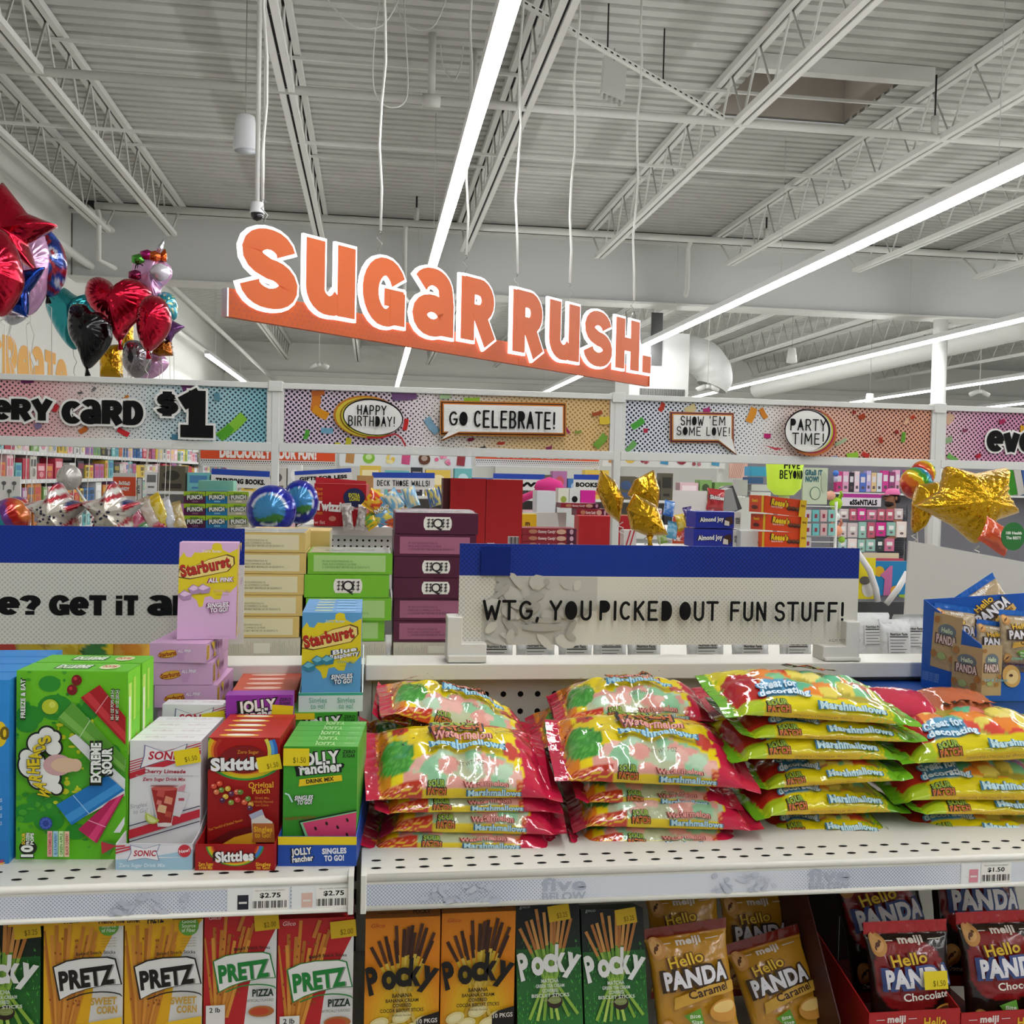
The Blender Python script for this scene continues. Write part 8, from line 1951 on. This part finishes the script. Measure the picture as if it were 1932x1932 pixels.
part('beard', MB().lathe([(0, .05), (.04, .03), (.07, .01), (.07, -.03), (.045, -.06), (0, -.07)], mat('#1c1310', .9), 14, hd+V((-.03, 0, -.065))))
part('hair', MB().lathe([(0, .06), (.06, .055), (.085, .01), (.07, -.06), (0, -.08)], mat('#15100e', .9), 14, hd+V((.035, 0, .0))))
part('nose', MB().tube([hd+V((-.09, 0, .03)), hd+V((-.125, 0, -.002)), hd+V((-.095, 0, -.012))], [.012, .016, .01], SK, 8))
for s in (-1, 1):
    part('ear', MB().lathe([(0, .03), (.012, .02), (.016, 0), (.01, -.022), (0, -.03)], SK, 10, hd+V((.01, s*.1, .0))))
    part('eye', MB().lathe([(0, .008), (.009, .004), (.009, -.004), (0, -.008)], mat('#18120f', .3), 8, hd+V((-.088, s*.035, .03))))
part('shirt', MB().lathe([(.075, 0), (.13, -.03), (.2, -.09), (.2, -.3), (.175, -.5), (.18, -.62)], mat('#2c2e36', .85), 20, hd+V((0, 0, -.16))))
part('trousers', MB().lathe([(.175, 0), (.17, -.1), (.16, -.18)], mat('#23252c', .85), 16, hd+V((0, 0, -.76))))
# things seen past the right end of the fun stuff sign
def card1(k, H):
    k.rect(0, 0, 1, H, paper('#1f7fb5')); k.ell(.28, H*.78, .13, .13, paper('#d9a81c')); k.poly([(.30, H*.7), (.55, H*.9), (.62, H*.9), (.60, 0), (.38, 0), (.42, H*.62)], paper('#c46a9a')); k.ell(.7, H*.38, .12, .12, paper('#d9961c')); k.rect(.8, 0, 1, H*.3, paper('#9ab52a'))
pbox('greeting_card', 'blue first birthday card with a pink number and suns', 'card', 1636, 1708, 1058, 1148, 2.6, .004, '#d8d4cc', 'greeting cards', card1)
pbox('card_divider', 'cream first birthday divider tab above the blue card', 'card', 1628, 1695, 1043, 1075, 2.64, .004, '#d9cfae', None, lambda k, H: k.text('1st birthday', .4, H*.55, .07, paper('#4a4a3a'), .0, w=.36))
pbox('card_divider', 'pink divider tab right behind the blue card', 'card', 1634, 1704, 1053, 1070, 2.62, .004, '#b8465a', 'card dividers')
pbox('greeting_card', 'yellow card with a grey animal at the end of the fun stuff sign', 'card', 1600, 1650, 1052, 1130, 2.4, .004, '#d9c81c', 'greeting cards', lambda k, H: (k.ell(.75, H*.25, .25, .3, paper('#c9c4be')), k.ell(.6, H*.45, .2, .15, paper('#5a554f'))))
for pts, lb in ((((1618, 1042), (1640, 1075), (1652, 1110), (1656, 1135)), 'white curved card holder arm beside the yellow card'), (((1712, 1080), (1695, 1110), (1672, 1140)), 'white slanting card holder arm right of the blue card')):
    o = MB().tube([PY(x, y, 2.36) for x, y in pts], .008, mat('#d9d6d4', .3), 8).build('card_holder'); tag(o, lb, 'card holder', 'white card holder arms')
a, b = PY(1560, 1140, 2.4), PY(1760, 1140, 2.4)
t = thing('card_rack', 'dark card rack standing behind the candy gondola at right', 'rack', (a.x, 2.4, 0)); MB().box(a.x, b.x, 2.45, 2.62, .0, a.z, mat('#3a3a3c', .6)).build('body', t)
# nutrition-print pouches on the far side of the near gondola
def nut(k, P, L):
    k.rect(-.018, -.015, .018, .02, paper('#dedcd8')); k.text('Nutrition Facts', 0, .014, .0045, bk, .03, w=.03)
    k.rect(-.016, .011, .016, .0125, bk)
    for i in range(5): k.rect(-.016, .006-.005*i, .012-.003*(i % 3), .0066-.005*i+.0004, paper('#4a4a4a'))
WPF = mat('#d5d5d3', .25, 0, .5, bump=(40, .3))
i = 0
for px, w, yb, Y, base in ((935, 70, 1240, 1.56, 0), (1010, 80, 1240, 1.57, 1), (1085, 70, 1240, 1.56, 2), (1150, 70, 1240, 1.58, 3), (1215, 70, 1240, 1.56, 4), (1330, 80, 1240, 1.57, 5), (1415, 80, 1240, 1.56, 6), (1500, 70, 1240, 1.58, 7), (1645, 84, 1150, 1.62, 8), (1720, 80, 1155, 1.6, 9), (1690, 70, 1190, 1.54, 10)):
    W_ = w*Y/F_PX; c = PY(px, yb, Y); top = .14 if base >= 8 else .075
    p = Pillow((.09 if base >= 8 else .055), W_, .012, px, lumps=[], crimp=.86); o = p.mesh('snack_pouch', lambda u, t_: (.8, .8, .79), FOIL if False else WPF, 26, 14).build('snack_pouch')
    up = V((0, .12, 1)).normalized(); side = V((-1, 0, 0)); nn = up.cross(side)
    cz = ZT+p.L/2
    o.matrix_world = Matrix.Translation((c.x, Y+.0, cz)) @ Matrix(((up.x, side.x, nn.x, 0), (up.y, side.y, nn.y, 0), (up.z, side.z, nn.z, 0), (0, 0, 0, 1)))
    tag(o, f'white snack pouch with nutrition print, {ordinal(i)} from the left behind the fun stuff sign', 'bag', 'white nutrition pouches'); i += 1
    k = Ink(.0004); nut(k, 0, 0); fr = Frame(V((.0 if base < 8 else .005, 0, p.T*1.0)), V((0, -1, 0)), V((1, 0, 0)), V((0, 0, 1))); q = k.done('nutrition_label', fr, None); q.parent = o
# yellow and orange snack bags seen under the left sign
for i, (px, c, c2) in enumerate(((15, '#b8321c', '#c9561c'), (60, '#c9b01c', '#a8901c'), (120, '#c4a81c', '#d9c43a'), (185, '#2f7a34', '#d9c41c'), (250, '#d98a1c', '#e0a83a'))):
    p = Pillow(.09, .062, .014, 70+i, lumps=[], crimp=.9); c1_, c2_ = rgb(c), rgb(c2); o = p.mesh('snack_pouch', lambda u, t_: c1_ if nz(u*2, t_*3, px) > 0 else c2_, FOIL, 24, 14).build('snack_pouch'); q = PY(px, 1230, 1.56)
    up = V((0, .1, 1)).normalized(); side = V((-1, 0, 0)); nn = up.cross(side); o.matrix_world = Matrix.Translation((q.x, 1.56, ZT+.046)) @ Matrix(((up.x, side.x, nn.x, 0), (up.y, side.y, nn.y, 0), (up.z, side.z, nn.z, 0), (0, 0, 0, 1)))
    tag(o, ('red', 'yellow', 'pale yellow', 'green and yellow', 'orange')[i]+' snack pouch peeking out under the cut-off sign', 'bag', 'pouches under the left sign')
# orange foil bag and green tag right of the big gold star
pouch('red-orange glitter bag behind the big gold star', 1880, 1010, 70, 60, 2.7, '#c94a2a', .5, '#d9623a')
p = PY(1912, 1012, 2.62); o = MB(Frame(p, (1, 0, 0), (0, 0, 1), (0, -1, 0))).prism(arc(0, 0, .036, .04, 0, 345, 22), -.003, 0, mat('#1f6a2a', .5)).build('gift_tag', None, p); tag(o, 'round green tag on the red-orange glitter bag', 'tag')
k = Ink(.0005); k.text('100 Health', 0, .006, .008, paper('#dfe6d8'), .04, w=.05); k.text('The BEST!', 0, -.008, .008, paper('#dfe6d8'), .04, w=.045); k.done('lettering', Frame(p, (1, 0, 0), (0, 0, 1), (0, -1, 0)), o)
for i, (x0, x1, c) in enumerate(((1908, 1920, '#3f9a2a'), (1921, 1934, '#d8d8d0'), (1935, 1950, '#3f6ab0'))): pbox('gift_bag', ('green', 'white', 'blue')[i]+' flat pack in the rack right of the big gold star', 'pack', x0, x1, 880, 935, 4.0, .03, c, 'flat packs at right', skew=-3)
